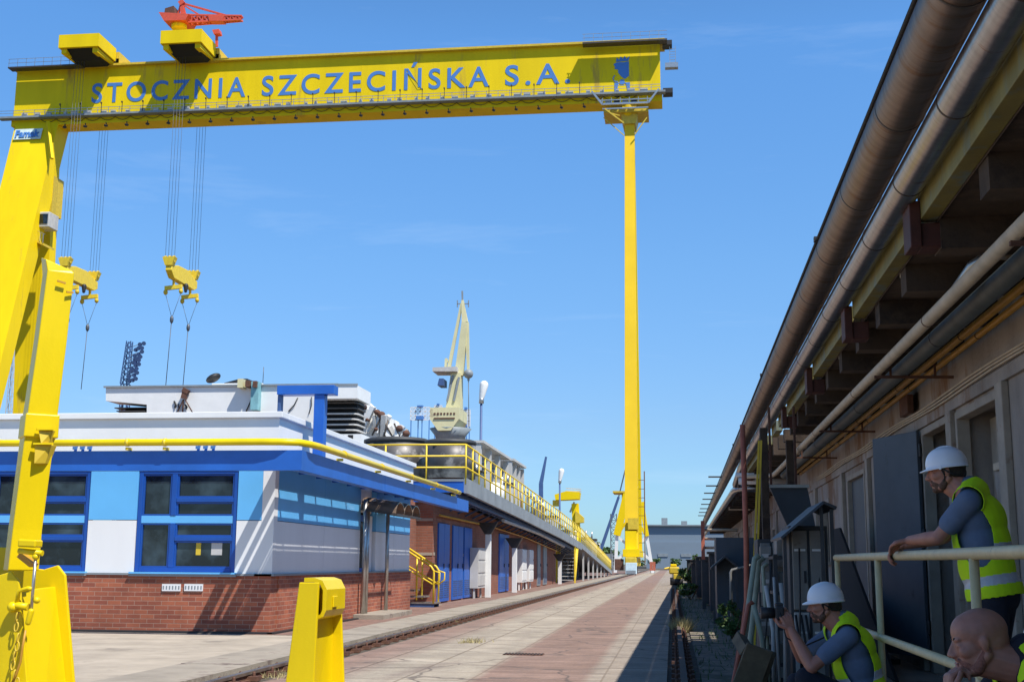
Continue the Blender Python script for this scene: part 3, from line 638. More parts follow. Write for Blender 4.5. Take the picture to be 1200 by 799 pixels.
# ================================================================== BRICK BUILDING
BX = -7.08
t = thing('brick_building', (-9, 55, 0), 'long red brick building with tall blue doors under the raised platform', 'building')
def zplat(Y):
    tb = [(30,3.70),(36.4,3.68),(50,3.40),(68,2.98),(84,2.52),(104,1.55),(126,.45),(140,-.1)]
    for (a,za),(b,zb_) in zip(tb, tb[1:]):
        if Y <= b: return za+(zb_-za)*(Y-a)/(b-a)
    return tb[-1][1]
ys = [36.75, 44, 52, 60, 68, 76.5]
mb = MB()
for a, b in zip(ys, ys[1:]):
    mb.hexa([(-14,a,-.05),(BX,a,-.05),(BX,b,-.05),(-14,b,-.05),(-14,a,zplat(a)-.45),(BX,a,zplat(a)-.45),(BX,b,zplat(b)-.45),(-14,b,zplat(b)-.45)])
mb.build('wall', 'brick2', t)
mb = MB(); mb.box(-14, BX-.5, 33.1, 36.745, -.05, 3.2); mb.build('link_wall', 'brick2', t)
for (a, b) in ((36.9,37.15),(38.9,39.2),(40.2,40.5),(41.6,43.2),(44.6,46.6)): mb = MB(); mb.box(BX, BX+.012, a, b, 1.44, 1.53); mb.build('pale_brick_band', 'concrete', t)
for z in (1.44, 2.45): mb = MB(); mb.box(-9, BX, 36.735, 36.749, z, z+.08); mb.build('pale_brick_band', 'concrete', t)
def YX(px, X=BX): return at(px, 660, X=X).y
for i, (a, b) in enumerate(((512,525),(529,541),(542.5,551.5),(584,595),(629,632.5),(636,640))):
    y0, y1 = YX(a), YX(b)
    n = 2 if b-a > 9 else 1
    for k in range(n):
        u, v = y0+(y1-y0)*k/n, y0+(y1-y0)*(k+1)/n
        mb = MB(); mb.box(BX-.02, BX+.05, u+.015, v-.015, .05, 2.42); d_ = mb.build('door', 'beam_blue' if i < 4 else 'steelgray', t, bevel=.008)
        mb = MB()
        for q in range(8): mb.box(BX+.051, BX+.062, u+.06, v-.06, .18+q*.065, .20+q*.065)
        mb.build('louvre', 'mast_blue', d_)
        mb = MB(); mb.box(BX+.051, BX+.08, v-.12, v-.08, 1.05, 1.2); mb.build('handle', 'black', d_)
mb = MB(); mb.box(BX, BX+.35, YX(497), YX(506), .0, .02); mb.build('threshold', 'kerb', t)
# things against the brick wall
def wallthing(px0, px1, ztop, X, label, cat, name, m, fn=None):
    y0, y1 = at(px0, 660, X=X).y, at(px1, 660, X=X).y
    t = thing(name, (X, (y0+y1)/2, 0), label, cat)
    mb = MB(); mb.box(X-.3, X, y0, y1, .35, ztop); mb.build('body', m, t, bevel=.01)
    nr = 3
    for k in range(nr):
        mb = MB(); zz = .4+(ztop-.4)*(k)/nr; mb.box(X+.001, X+.02, y0+.04, y1-.04, zz+.04, zz+(ztop-.4)/nr-.04); mb.build('door', m, t, bevel=.006)
    for q in (y0+.08, y1-.08):
        mb = MB(); mb.bar((X-.15,q,0),(X-.15,q,.35),.07); mb.build('leg', m, t)
wallthing(560.5, 568.5, 1.75, -6.72, 'tall pale grey cabinet on legs against the brick wall right of the blue doors', 'cabinet', 'wall_cabinet', 'lightgray')
wallthing(612, 617, 1.85, -6.78, 'first of two white cabinets on the brick wall', 'cabinet', 'wall_cabinet', 'white')
wallthing(620.5, 625, 1.85, -6.78, 'second of two white cabinets on the brick wall, farther away', 'cabinet', 'wall_cabinet', 'white')
def column(px, X, ztop, label, lean=0, r=.1, m='lightgray'):
    y_ = at(px, 660, X=X).y; 
    t = thing('platform_column', (X, y_, 0), label, 'column', 'columns under the raised platform')
    mb = MB(); mb.box(X-r, X+r, y_-r, y_+r, .0, ztop); mb.build('shaft', m, t, bevel=.01)
    mb = MB(); mb.hexa([(X-r-.02,y_-r-.02,ztop+.001),(X+r,y_-r,ztop+.001),(X+r,y_+r,ztop+.001),(X-r-.02,y_+r,ztop+.001),(X-.4,y_-.06,ztop+.42),(X+.35,y_-.06,ztop+.42),(X+.35,y_+.06,ztop+.42),(X-.4,y_+.06,ztop+.42)]); mb.build('bracket', 'band', t)
column(572, -6.62, 2.25, 'white steel column nearest the blue doors', m='white')
column(603, -6.62, 1.85, 'second white column, right of the separate blue door', m='white')
column(656, -6.62, 1.35, 'third white column, just before the yellow stairs', m='white')
# yellow conduit under the eaves
mb = MB(); mb.tube([(BX+.12, 37.2, 2.62+.02), (BX+.12, 48, 2.62), (BX+.12, 60, 2.42), (BX+.12, 76, 1.95)], .035, 8)
tag(mb.build('yellow_conduit', 'orange'), 'thin yellow pipe running under the platform along the brick wall', 'pipe')
mb = MB(); mb.tube([(-6.35, 47, 2.82), (-6.35, 60, 2.62), (-6.35, 74, 2.2)], .07, 10)
tag(mb.build('pale_conduit', 'lightgray'), 'thick pale pipe hung under the edge of the raised platform', 'pipe')
# small yellow stair with hand rails
t = thing('door_steps', (-6.6, 35.2, 0), 'short metal steps with yellow handrails beside the blue building', 'steps')
for k in range(3):
    mb = MB(); mb.box(-7.5+k*.0, -6.55+.25*(2-k)*.0+.0, 34.6+.0, 35.4, .10+.0+.17*k, .14+.17*k) if k == 0 else mb.box(-7.5, -6.6-.28*k, 34.6, 35.4, .1+.17*k, .14+.17*k)
    mb.build('tread', 'galv', t)
mb = MB(); mb.box(-7.45,-6.6,34.62,34.66,0,.1); mb.box(-7.45,-6.6,35.34,35.38,0,.1); mb.build('stringer', 'mast_blue', t)
for yv in (34.62, 35.38):
    mb = MB(); 
    mb.tube([(-6.62,yv,.1),(-6.62,yv,1.0),(-6.70,yv,1.12),(-7.5,yv,1.62)], .03, 8); mb.tube([(-7.1,yv,.2),(-7.1,yv,1.38)], .025, 8)
    mb.tube([(-6.62,yv,.62),(-7.5,yv,1.12)], .022, 8); mb.tube([(-6.62,yv,1.0),(-6.45,yv,.95),(-6.45,yv,.75),(-6.62,yv,.62)], .022, 8)
    mb.build('handrail', 'yellow_rail', t)
# ================================================================== RAISED PLATFORM
t = thing('raised_platform', (-8, 60, 0), 'long raised steel platform sloping down along the road above the brick building', 'platform')
ysl = [36.4, 40, 45, 50, 56, 62, 68, 76, 84, 94, 104, 115, 126]
mb = MB()
for a, b in zip(ysl, ysl[1:]):
    mb.hexa([(-16,a,zplat(a)-.16),(-6.1,a,zplat(a)-.16),(-6.1,b,zplat(b)-.16),(-16,b,zplat(b)-.16),(-16,a,zplat(a)-.03),(-6.1,a,zplat(a)-.03),(-6.1,b,zplat(b)-.03),(-16,b,zplat(b)-.03)])
mb.build('deck', 'steelgray', t)
mb = MB()
for a, b in zip(ysl, ysl[1:]):
    da = .42 if a < 84 else .3
    mb.hexa([(-6.099,a+.006,zplat(a)-da),(-6.0,a+.006,zplat(a)-da),(-6.0,b-.006,zplat(b)-da),(-6.099,b-.006,zplat(b)-da),(-6.099,a+.006,zplat(a)+.02),(-6.0,a+.006,zplat(a)+.02),(-6.0,b-.006,zplat(b)+.02),(-6.099,b-.006,zplat(b)+.02)])
mb.build('edge_plate', 'fasciagray', t)
mb = MB(); mb.box(-12, -6.1, 36.36, 36.44, 3.28, 3.60); mb.build('end_beam', 'beam_blue', t)
mb = MB(); mb.box(-12, -6.1, 36.34, 36.46, 3.601, 3.67); mb.build('end_flange', 'steelgray', t)
yv = 38.0
while yv < 84:
    z = zplat(yv)
    mb = MB(); mb.bar((-6.1,yv,z-.22),(-7.08,yv,z-.22),.08,.1); mb.bar((-6.15,yv,z-.3),(-7.06,yv,z-.75),.05,.06); mb.build('bracket', 'mast_blue', t); yv += 1.5
mb = MB()
for a, b in zip(ysl[:9], ysl[1:9]):
    mb.bar((-6.35,a,zplat(a)-.48),(-6.35,b,zplat(b)-.48),.1,.14); mb.bar((-6.75,a,zplat(a)-.42),(-6.75,b,zplat(b)-.42),.08,.1)
mb.build('under_beams', 'mast_blue', t)
yv = 88
while yv < 125:
    z = zplat(yv)
    for xx in (-6.2, -8.2):
        if z > .6: mb = MB(); mb.bar((xx,yv,0),(xx,yv,z-.32),.12); mb.build('leg', 'lightgray', t)
    yv += 5.5
mb = MB()
for a, b in zip(ysl[8:], ysl[9:]): mb.hexa([(-9.2,a,-.05),(-9,a,-.05),(-9,b,-.05),(-9.2,b,-.05),(-9.2,a,zplat(a)-.17),(-9,a,zplat(a)-.17),(-9,b,zplat(b)-.17),(-9.2,b,zplat(b)-.17)])
mb.build('rear_wall', 'cabinet_dark', t)
# railing
t = thing('platform_railing', (-6.05, 36.4, 3.7), 'yellow pipe railing along the raised platform and round its near end', 'railing')
for h_ in (1.02, .68, .34):
    mb = MB(); pts = [(-6.05, y_, zplat(y_)+h_) for y_ in ysl]
    mb.tube(pts, .027, 8, cap=True); mb.build('side_rail', 'yellow_rail', t)
    mb = MB(); mb.tube([(-9.4,36.42,zplat(36.4)+h_),(-6.05,36.42,zplat(36.4)+h_)], .027, 8); mb.build('end_rail', 'yellow_rail', t)
proto = None; yv = 36.42; 
while yv < 126:
    h_ = 1.02; z = zplat(yv)
    if proto is None:
        mb = MB(); mb.tube([(0,0,-.15),(0,0,1.02)], .026, 8); proto = mb.build('post', 'yellow_rail', t, keep=True); o = proto
    else: o = proto.copy(); COL.objects.link(o); o.parent = t
    o.location = (0, yv-36.4, z-3.7); yv += 1.28
for xx in (-7.25, -8.5, -9.4):
    o = proto.copy(); COL.objects.link(o); o.parent = t; o.location = (xx+6.05, 0.02, zplat(36.4)-3.7)
# yellow stairs at the gap
t = thing('platform_stairs', (-6.6, 79, 0), 'yellow steel stairs with grey treads climbing to the platform from the pavement', 'stairs')
Y0 = 78.5; zt2 = 2.5
n = 11
for k in range(n):
    z = zt2*(k+1)/n; mb = MB(); mb.box(-7.15, -6.1, Y0+.26*k, Y0+.26*k+.24, z-.06, z-.02); mb.build('tread', 'lightgray', t)
for xx in (-7.2, -6.05):
    mb = MB(); mb.bar((xx,Y0,0.05),(xx,Y0+.26*n,zt2),.07,.22); mb.build('stringer', 'yellow_rail', t)
    mb = MB(); mb.tube([(xx,Y0,0.1),(xx,Y0,1.05),(xx,Y0+.26*n,zt2+1.05)], .04, 8); mb.tube([(xx,Y0,.6),(xx,Y0+.26*n,zt2+.55)], .03, 8); mb.build('handrail', 'yellow_rail', t)
for xx in (-7.2, -6.05):
    mb = MB(); mb.bar((xx,Y0-.02,0),(xx,Y0-.02,2.5),.09); mb.build('support_post', 'yellow_rail', t)
# ================================================================== THINGS ON THE PLATFORM AND BEHIND
def tank(pxc, wpx, y, ytop, label):
    c = at(pxc, ytop, Y=y); r = wpx/2*y/F; z0 = zplat(y)+.35
    t = thing('storage_tank', (c.x, y, z0-.35), label, 'tank', 'round tanks on the platform')
    mb = MB(); mb.tube([(c.x,y,z0),(c.x,y,c.z-.12)], r, 32); mb.build('shell', 'tank', t)
    mb = MB(); mb.tube([(c.x,y,c.z-.119),(c.x,y,c.z-.02),(c.x,y,c.z+.03)], r, 32, radii=[r*1.03,r*1.03,r*.9]); mb.build('rim', 'cabinet_dark', t)
    mb = MB(); mb.tube([(c.x,y,zplat(y)-.03),(c.x,y,z0-.001)], r, 24, radii=[r*.92,r*.92]); mb.build('base', 'rust', t)
tank(466, 78, 41.5, 515.5, 'dark sooty round tank at the near end of the platform behind the yellow rail')
tank(528, 60, 40.5, 517, 'round steel tank with pale streaked side at the platform corner')
# pale portal racks
def portal(pa, pb, ytop, y0, y1, X, label, n=3):
    t = thing('concrete_portal', (X, y0, 0), label, 'frame', 'pale portal frames on the platform')
    z1 = at(pa, ytop, X=X).z
    mb = MB(); mb.box(X-1.45, X+.22, y0-.15, y1+.15, z1-.10, z1); mb.build('roof_slab', 'lightgray', t)
    for k in range(n):
        yv = y0+(y1-y0)*k/(n-1)
        for xx in (X, X-1.3):
            mb = MB(); mb.box(xx-.11, xx+.11, yv-.11, yv+.11, zplat(yv)-.03, z1-.141); mb.build('post', 'lightgray', t)
        mb = MB(); mb.box(X-1.19, X-.11, yv-.07, yv+.07, z1-.55, z1-.42); mb.build('cross_beam', 'steelgray', t)
XP = -7.3
portal(556, 590, 513, at(560,600,X=XP).y, at(592,600,X=XP).y, XP, 'nearest pale portal frame right of the round tanks', 4)
portal(597, 612, 537, at(597,600,X=XP).y, at(611,600,X=XP).y, XP, 'second pale portal frame farther along the platform', 4)
# assorted machines along the platform
specs = [ # px, Y, width, height above deck, kind, material, label
 (552,42.5,.8,.9,'box','steelgray','low grey machine box between the tanks and the first portal frame'),
 (578,50,.9,1.1,'drum','white','white drum standing under the first portal frame'),
 (590,54,.8,1.5,'box','lightgray','pale switch box under the far end of the first portal frame'),
 (603,60,.8,1.3,'drum','rust','rusty drum under the second portal frame'),
 (617,66,.9,2.0,'pipes','steelgray','grey bent exhaust pipes behind the railing past the second portal frame'),
 (624,71,.8,2.2,'pipes','galv','shiny twin bent pipes left of the blue derrick pole'),
 (630,75,.9,1.8,'drum','tank','dark round vessel left of the blue derrick pole'),
 (642,82,1.2,1.9,'box','lightgray','pale machine cabin right of the blue derrick pole'),
 (650,88,1.1,2.0,'pipes','steelgray','grey pipes in front of the yellow arm crane'),
 (659,95,1.1,1.9,'box','steelgray','grey machine box beneath the yellow arm crane'),
 (668,100,1.2,1.8,'drum','lightgray','pale drum right of the yellow arm crane leg'),
 (683,112,1.4,2.6,'box','steelgray','tall grey box above the yellow stairs'),
 (690,118,1.4,2.9,'box','lightgray','pale box farther along beyond the yellow stairs'),
 (697,124,1.2,2.3,'drum','tank','dark drum near the low end of the platform'),
]
for px, y_, wd, hg, kind, m_, lb in specs:
    c = at(px, 600, Y=y_); z = zplat(y_)-.03; x = c.x
    t = thing({'box':'machine_cabinet','drum':'process_drum','pipes':'exhaust_pipes'}[kind], (x, y_, z), lb, {'box':'cabinet','drum':'drum','pipes':'pipes'}[kind])
    if kind == 'box':
        mb = MB(); mb.box(x-wd/2, x+wd/2, y_-wd/2, y_+wd/2, z+.12, z+hg*.86); mb.build('body', m_, t, bevel=.02)
        mb = MB(); mb.box(x-wd/2-.06, x+wd/2+.06, y_-wd/2-.06, y_+wd/2+.06, z+hg*.86+.001, z+hg*.92); mb.build('lid', 'band', t)
        mb = MB(); mb.box(x-wd*.2, x+wd*.2, y_-wd/2-.02, y_-wd/2-.001, z+hg*.35, z+hg*.7); mb.build('panel_door', 'steelgray', t)
        mb = MB(); mb.tube([(x+wd*.2,y_,z+hg*.9),(x+wd*.2,y_,z+hg*1.15)], .07, 8); mb.build('vent_pipe', 'galv', t)
        mb = MB(); mb.box(x-wd/2+.05, x+wd/2-.05, y_-wd/2+.05, y_+wd/2-.05, z, z+.119); mb.build('plinth', 'rust', t)
    elif kind == 'drum':
        mb = MB(); mb.tube([(x,y_,z+.15),(x,y_,z+hg*.85),(x,y_,z+hg*.97)], 1, 20, radii=[wd/2,wd/2,wd*.2]); mb.build('vessel', m_, t)
        for a in range(3): mb = MB(); mb.bar((x+math.cos(a*2.1)*wd*.4,y_+math.sin(a*2.1)*wd*.4,z),(x+math.cos(a*2.1)*wd*.4,y_+math.sin(a*2.1)*wd*.4,z+.2),.08); mb.build('leg', 'rust', t)
        mb = MB(); mb.tube([(x,y_,z+hg*.9),(x,y_,z+hg*1.12),(x+wd*.4,y_,z+hg*1.12),(x+wd*.4,y_-.1,z+.3)], .06, 8); mb.build('feed_pipe', 'galv', t)
    else:
        for k in range(3):
            xx = x-wd/3+k*wd/3; h2 = hg*(1-.12*k)
            mb = MB(); mb.tube([(xx,y_,z),(xx,y_,z+h2-.25),(xx+.06,y_,z+h2-.08),(xx+.22,y_,z+h2),(xx+.42,y_,z+h2-.08),(xx+.45,y_,z+h2-.4)], .085, 10); mb.build('bent_pipe', m_, t)
        mb = MB(); mb.box(x-wd*.5, x+wd*.5, y_-.2, y_+.2, z+hg*.3, z+hg*.38); mb.build('pipe_clamp', 'rust', t)
# railing posts second row further back
# derrick pole
t = thing('derrick_pole', at(634,640,Y=92), 'slim dark blue leaning crane boom behind the platform', 'crane boom')
mb = MB(); a, b, c = at(634,640,Y=92), at(634,566,Y=92), at(640,535,Y=92); mb.bar(a,b,.3); mb.build('mast', 'mast_blue', t)
mb = MB(); mb.bar(b,c,.28,.28,.14,.14); mb.build('boom', 'mast_blue', t)
# lamp posts
def lamp(pxb, pyb, pxt, pyt, Y, label, r, hl, tilt=.5):
    a, b = at(pxb, pyb, Y=Y), at(pxt, pyt, Y=Y); a.z = 0
    t = thing('street_lamp', (a.x, Y, 0), label, 'street lamp', 'street lamps behind the platform')
    mb = MB(); mb.tube([(b.x,Y,0),(b.x,Y,b.z)], r, 8, radii=[r*1.4, r]); mb.build('pole', 'mast_blue', t)
    mb = MB(); mb.cap((b.x,Y,b.z),(b.x+hl*.18,Y,b.z+hl),hl*.16,hl*.30); mb.build('lamp_head', 'white', t)
    mb = MB(); mb.tube([(b.x,Y,b.z-.2),(b.x+hl*.03,Y,b.z+hl*.15)], hl*.17, 10); mb.build('neck', 'galv', t)
lamp(563.5, 640, 564, 468, 60, 'nearer street lamp with white head, right of the cream crane', .06, .72)
lamp(656, 640, 656, 563, 105, 'farther street lamp with white head above the platform railing', .07, .8)
# cream harbour crane ------------------------------------------------
Yc = 150
def C(px, py, Y=Yc): return at(px, py, Y=Y)
t = thing('harbour_crane', (C(530,500).x, Yc, 0), 'tall cream coloured luffing harbour crane with its boom raised', 'crane')
cx = C(528,500).x
mb = MB(); mb.lattice((cx,Yc,0),(cx,Yc,C(528,528).z),6.0,3.2,5,.5); mb.build('portal_tower', 'crane_cream', t)
mb = MB(); mb.tube([(cx,Yc,C(0,528).z),(cx,Yc,C(0,514).z),(cx,Yc,C(0,506).z)], 1, 24, radii=[1.6,1.9,2.6]); mb.build('slewing_ring', 'steelgray', t)
A, B = C(508,503), C(542,480)
mb = MB(); mb.prism([(A.x,A.z+1),(A.x+1,A.z-.4),(B.x-1,A.z-.4),(B.x,A.z+1),(B.x,B.z),(A.x,B.z)], 'y', Yc-2.5, Yc+3.5); mh = mb.build('machinery_house', 'crane_cream', t)
mb = MB(); mb.box(A.x+.5,B.x-.5,Yc-2.62,Yc-2.51,A.z+1.0,A.z+1.15); mb.build('house_stripe', 'rust', mh)
mb = MB()
for i in range(7): mb.box(A.x+.5+i*.4, A.x+.72+i*.4, Yc-2.55, Yc-2.505, B.z-.9, B.z-.65)
mb.build('lettering_marks', 'rust', mh)
def slab4(pts, Y0, Y1, name, m, par):
    mb = MB(); mb.prism([(C(*p).x, C(*p).z) for p in pts], 'y', Y0, Y1); return mb.build(name, m, par)
slab4([(524,479),(541,479),(541,438),(530,438)], Yc-1.0, Yc+1.0, 'tower_column', 'crane_cream', t)
for (pp) in ((524,470,531,440),(532,470,538,442)):
    mb = MB(); a_, b_ = C(pp[0],pp[1],Yc-1.06), C(pp[2],pp[3],Yc-1.06); mb.bar(a_, b_, .25); mb.build('column_brace', 'steelgray', t)
slab4([(510,437.5),(538,437.5),(538,432),(510,433)], Yc-1.8, Yc+1.8, 'platform', 'lightgray', t)
slab4([(516,454),(523,454),(523,446),(518,446)], Yc-2, Yc+.5, 'operator_cabin', 'mast_blue', t)
mb = MB(); mb.bar(C(526,432),C(541,356),.42,.42,.3,.3); mb.build('tie_beam', 'crane_cream', t)
mb = MB(); mb.bar(C(538,440),C(545,378),1.05,.9,.75,.75); mb.bar(C(545,378),C(542,352),.75,.75,.3,.3); mb.build('boom', 'crane_cream', t)
mb = MB(); mb.bar(C(547,378),C(549,436),.5,.5,.3,.3); mb.bar(C(542,380),C(547.5,378),.5); mb.build('jib_arm', 'crane_cream', t)
mb = MB(); mb.ell(C(549,438),.6); mb.bar(C(549,440),C(549,446),.25); mb.build('hook_pulley', 'steelgray', t)
mb = MB(); mb.tube([C(549,446),C(549.5,500)], .05, 5); mb.build('hoist_rope', 'rope', t)
mb = MB(); mb.bar(C(542,354),C(541.7,341),.2); mb.bar(C(536,356),C(549,356),.12); mb.bar(C(536,352),C(536,360),.12); mb.bar(C(549,352),C(549,360),.12); mb.build('mast_top', 'steelgray', t)
mb = MB(); mb.bar(C(522,436),C(523,420),.3); mb.bar(C(523,420),C(530,434),.2); mb.build('winch_frame', 'crane_cream', t)
# blue lattice structures behind
def latt(pa, pb, ya, yb, Y, label):
    A, B = at(pa, yb, Y=Y), at(pb, ya, Y=Y)
    t = thing('lattice_tower', ((A.x+B.x)/2, Y, 0), label, 'lattice tower', 'blue and white lattice towers')
    wd = B.x-A.x; h_ = B.z-A.z; cx_ = (A.x+B.x)/2
    mb = MB()
    for i in range(5):
        xx = A.x+wd*i/4
        mb.bar((xx,Y,A.z),(xx,Y,B.z),.12)
        if i < 4:
            for j in range(3):
                z0_, z1_ = A.z+h_*j/3, A.z+h_*(j+1)/3; mb.bar((xx,Y,z0_),(xx+wd/4,Y,z1_),.09); mb.bar((xx+wd/4,Y,z0_),(xx,Y,z1_),.09)
    for j in range(4): mb.bar((A.x,Y,A.z+h_*j/3),(B.x,Y,A.z+h_*j/3),.12)
    mb.build('upper_lattice', 'panel_white', t)
    mb = MB(); mb.box(cx_-wd*.18,cx_+wd*.18,Y-.6,Y+.6,A.z,A.z+h_*.3); mb.box(cx_-wd*.14,cx_+wd*.14,Y-.5,Y+.5,B.z,B.z+h_*.13); mb.build('machine_box', 'letter_blue', t)
    mb = MB()
    for xx in (A.x+.1, cx_-wd*.1, cx_+wd*.1, B.x-.1): mb.bar((xx,Y,0),(xx,Y,A.z),.14)
    mb.build('legs', 'letter_blue', t)
latt(481, 504, 477, 492, 190, 'blue and white lattice tower left of the cream crane')
latt(541, 551, 480, 500, 190, 'blue and white lattice tower right behind the cream crane')
latt(509, 518, 475, 490, 210, 'blue topped lattice tower mostly hidden behind the cream crane house')
# yellow arm crane on platform (650-680)
Ya = 108
t = thing('arm_crane', (at(675,640,Y=Ya).x, Ya, 0), 'small yellow crane with a horizontal arm above the platform railing', 'crane')
A = lambda px, py: at(px, py, Y=Ya)
mb = MB(); mb.bar((A(676,0).x,Ya,zplat(Ya)),A(674,590),.7,.7,.6,.6); mb.build('column', 'yellow', t)
slabp = [(651,580),(664,576),(680,577),(679,585),(660,586),(652,586)]
mb = MB(); mb.prism([(A(*p).x, A(*p).z) for p in slabp], 'y', Ya-1, Ya+1); mb.build('arm', 'yellow', t)
mb = MB(); mb.bar(A(652,586),A(652,593),.6); mb.build('arm_end', 'yellow_dull', t)
mb = MB(); mb.bar(A(668,600),A(673,588),.15); mb.build('brace', 'lightgray', t)
mb = MB(); mb.prism([(A(*p).x, A(*p).z) for p in [(675,598),(684,606),(684,612),(675,613)]], 'y', Ya-.8, Ya+.8); mb.build('winch_box', 'yellow_dull', t)
mb = MB(); mb.bar(A(663,575.5),A(681,575.5),.12); mb.bar(A(663,572),A(681,573),.07); mb.build('top_rail', 'lightgray', t)
# ----------------------------------------------------- white ship section behind the roof
Ys = 62
S = lambda px, py, Y=Ys: at(px, py, Y=Y)
t = thing('ship_superstructure', (S(270,600).x, Ys, 0), 'white prefabricated ship deckhouse standing behind the blue building', 'ship section')
mb = MB(); mb.prism([(S(*p).x, S(*p).z) for p in [(172,640),(172,474),(124,469.5),(124,454),(395,451),(395,640)]], 'y', Ys, Ys+1.5); mb.build('hull_wall', 'white', t)
mb = MB(); a, b = S(124,454), S(434,450); mb.box(a.x-.08, S(411,0).x, Ys-.12, Ys-.001, a.z-.02, a.z+.07); mb.build('top_edge', 'steelgray', t)
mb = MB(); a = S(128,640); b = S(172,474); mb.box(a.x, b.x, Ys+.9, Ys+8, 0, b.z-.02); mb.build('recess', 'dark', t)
mb = MB()
for k in range(5):
    z = b.z-.12-.17*k; mb.box(a.x-.25+.12*(k%2), b.x-.1, Ys+.1, Ys+.88, z-.05, z)
mb.build('louvres', 'band', t)
# right end: overhanging head with louvred block below
hd = [(393,451.5),(419,451.5),(419,467),(393,467)]
Y2 = 58
mb = MB(); a, b = at(372,467,Y=Y2), at(419,451.5,Y=Y2)
x1 = b.x
mb.prism([(a.x,Y2),(x1,Y2),(x1+.02,Y2+2.6),(a.x,Y2+2.6)], 'z', a.z, b.z); mb.build('bridge_wing', 'white', t)
mb = MB(); mb.box(a.x, x1+.02, Y2-.04, Y2-.001, b.z, b.z+.09); mb.build('wing_top_edge', 'steelgray', t)
zz1_, zz0_ = at(380,468,Y=Y2+.6).z, at(380,506,Y=Y2+.6).z
mb = MB(); mb.box(a.x, at(419,480,Y=Y2+.7).x-.1, Y2+1.0, Y2+2.4, zz0_-.1, a.z-.01); mb.build('louvre_core', 'dark', t)
for k in range(6):
    z = zz1_-.12-(zz1_-zz0_)*k/6; mb = MB(); mb.prism([(a.x,Y2+.72),(at(415,480,Y=Y2+.7).x,Y2+.72),(at(419,480,Y=Y2+.7).x,Y2+1.0),(at(419,480,Y=Y2+.7).x+.02,Y2+2.3),(a.x,Y2+2.3)], 'z', z-.07, z); mb.build('louvre', 'lightgray' if k > 1 else 'band', t)
mb = MB(); mb.box(a.x, at(421,510,Y=Y2).x, Y2+.5, Y2+2.3, 0, zz0_-.12); mb.build('lower_block', 'white', t)
for k in range(3):
    mb = MB(); q = at(386+k*11, 512, Y=Y2+.5); mb.box(q.x, q.x+.25, Y2+.44, Y2+.49, q.z-.25, q.z+.1); mb.build('porthole', 'dark', t)
# streaks, cables and roof pieces
for (p, q, r_) in (((204,470),(205,478),.05),((217,474),(218,479),.05),((209,473),(207,484),.03),((297,455),(288,483),.03),((349,466),(338,482),.03),((365,465),(362,485),.025)):
    mb = MB(); mb.tube([S(*p, Ys-.05), S((p[0]+q[0])/2+1.5, (p[1]+q[1])/2, Ys-.08), S(*q, Ys-.05)], r_, 6); mb.build('cable', 'black', t)
mb = MB(); mb.obox(S(216.5,462,Ys-.2), (.28,.2,.45), (0,.2,0)); mb.obox(S(218,458,Ys-.2), (.35,.25,.22), (0,.5,0)); mb.tube([S(215,468,Ys-.2),S(214,483,Ys-.1)], .04, 6); mb.tube([S(217,468,Ys-.2),S(226,484,Ys-.1)], .035, 6); mb.tube([S(215,468,Ys-.2),S(207,484,Ys-.1)], .035, 6); mb.build('winch', 'rust', t)
mb = MB(); a, b = S(244,452), S(303,447); mb.box(a.x, b.x, Ys+.5, Ys+3, a.z-.1, b.z); mb.build('roof_plinth', 'white', t)
mb = MB(); mb.ell(S(250,443,Ys+1), (.42,.4,.2), (0,-.5,0)); mb.prism([(S(*p).x, S(*p).z) for p in [(256,446),(262,444.5),(275,441),(284,441),(285,446.5),(258,447.5)]], 'y', Ys+.8, Ys+2.4); mb.build('tarpaulin', 'black', t)
mb = MB()
mb.box(S(318,0).x, S(326,0).x, Ys-.5, Ys, S(0,484).z, S(0,452).z); mb.build('teal_panel', mat('teal_paint', (.20,.42,.46), .6, var=.2), t)
mb = MB(); mb.box(S(303.5,0).x, S(309,0).x, Ys-.6, Ys-.01, S(0,459).z, S(0,449).z); mb.build('cream_box', 'crane_cream', t)
mb = MB(); mb.box(S(312,0).x, S(316,0).x, Ys-.6, Ys-.01, S(0,458).z, S(0,451).z); mb.box(S(321,0).x, S(325,0).x, Ys-.7, Ys-.51, S(0,459).z, S(0,452).z); mb.build('rusty_box', 'rust', t)
mb = MB(); mb.tube([S(308,449),S(309,430)], .02, 5); mb.build('aerial', 'rope', t)
# broken white machinery right of it
t = thing('ship_machinery', (S(450,600,66).x, 66, 0), 'jumble of white and rusty ship machinery in front of the sky left of the tanks', 'machinery')
random.seed(3)
base = S(452, 560, 66)
mb = MB(); mb.prism([(S(*p,66).x, S(*p,66).z) for p in [(419,640),(419,474),(430,470),(437,477),(450,487),(463,492),(466,505),(478,514),(478,640)]], 'y', 66, 67); mb.build('white_block', 'white', t)
for k in range(16):
    px = 421+k*3.3; top = 472+k*2.4+random.uniform(-3,5); q = S(px, top, 65.6)
    mb = MB(); mb.obox((q.x,65.6+random.uniform(-.3,.3),q.z-.3), (random.uniform(.12,.28),.4,random.uniform(.7,1.5)), (random.uniform(-.3,.3),random.uniform(-.6,.6),0)); mb.build('fitting', 'white' if k % 3 else 'lightgray', t)
for (px, py, r_) in ((427,477,.16),(442,483,.18),(447,486,.22),(468,502,.2),(476,508,.22),(431,492,.12),(441,503,.12)):
    q = S(px,py,65.3); mb = MB(); mb.ell(q, (r_,.3,r_*.9), nu=8, nv=6); mb.build('rusty_fitting', 'rust', t)
for (p, q) in (((436,510),(447,488)),((447,488),(460,512)),((455,492),(449,515)),((424,505),(433,480)),((462,496),(469,514))):
    mb = MB(); mb.tube([S(*p,65.2),S(*q,65.2)], .05, 6); mb.build('strut', 'band', t)
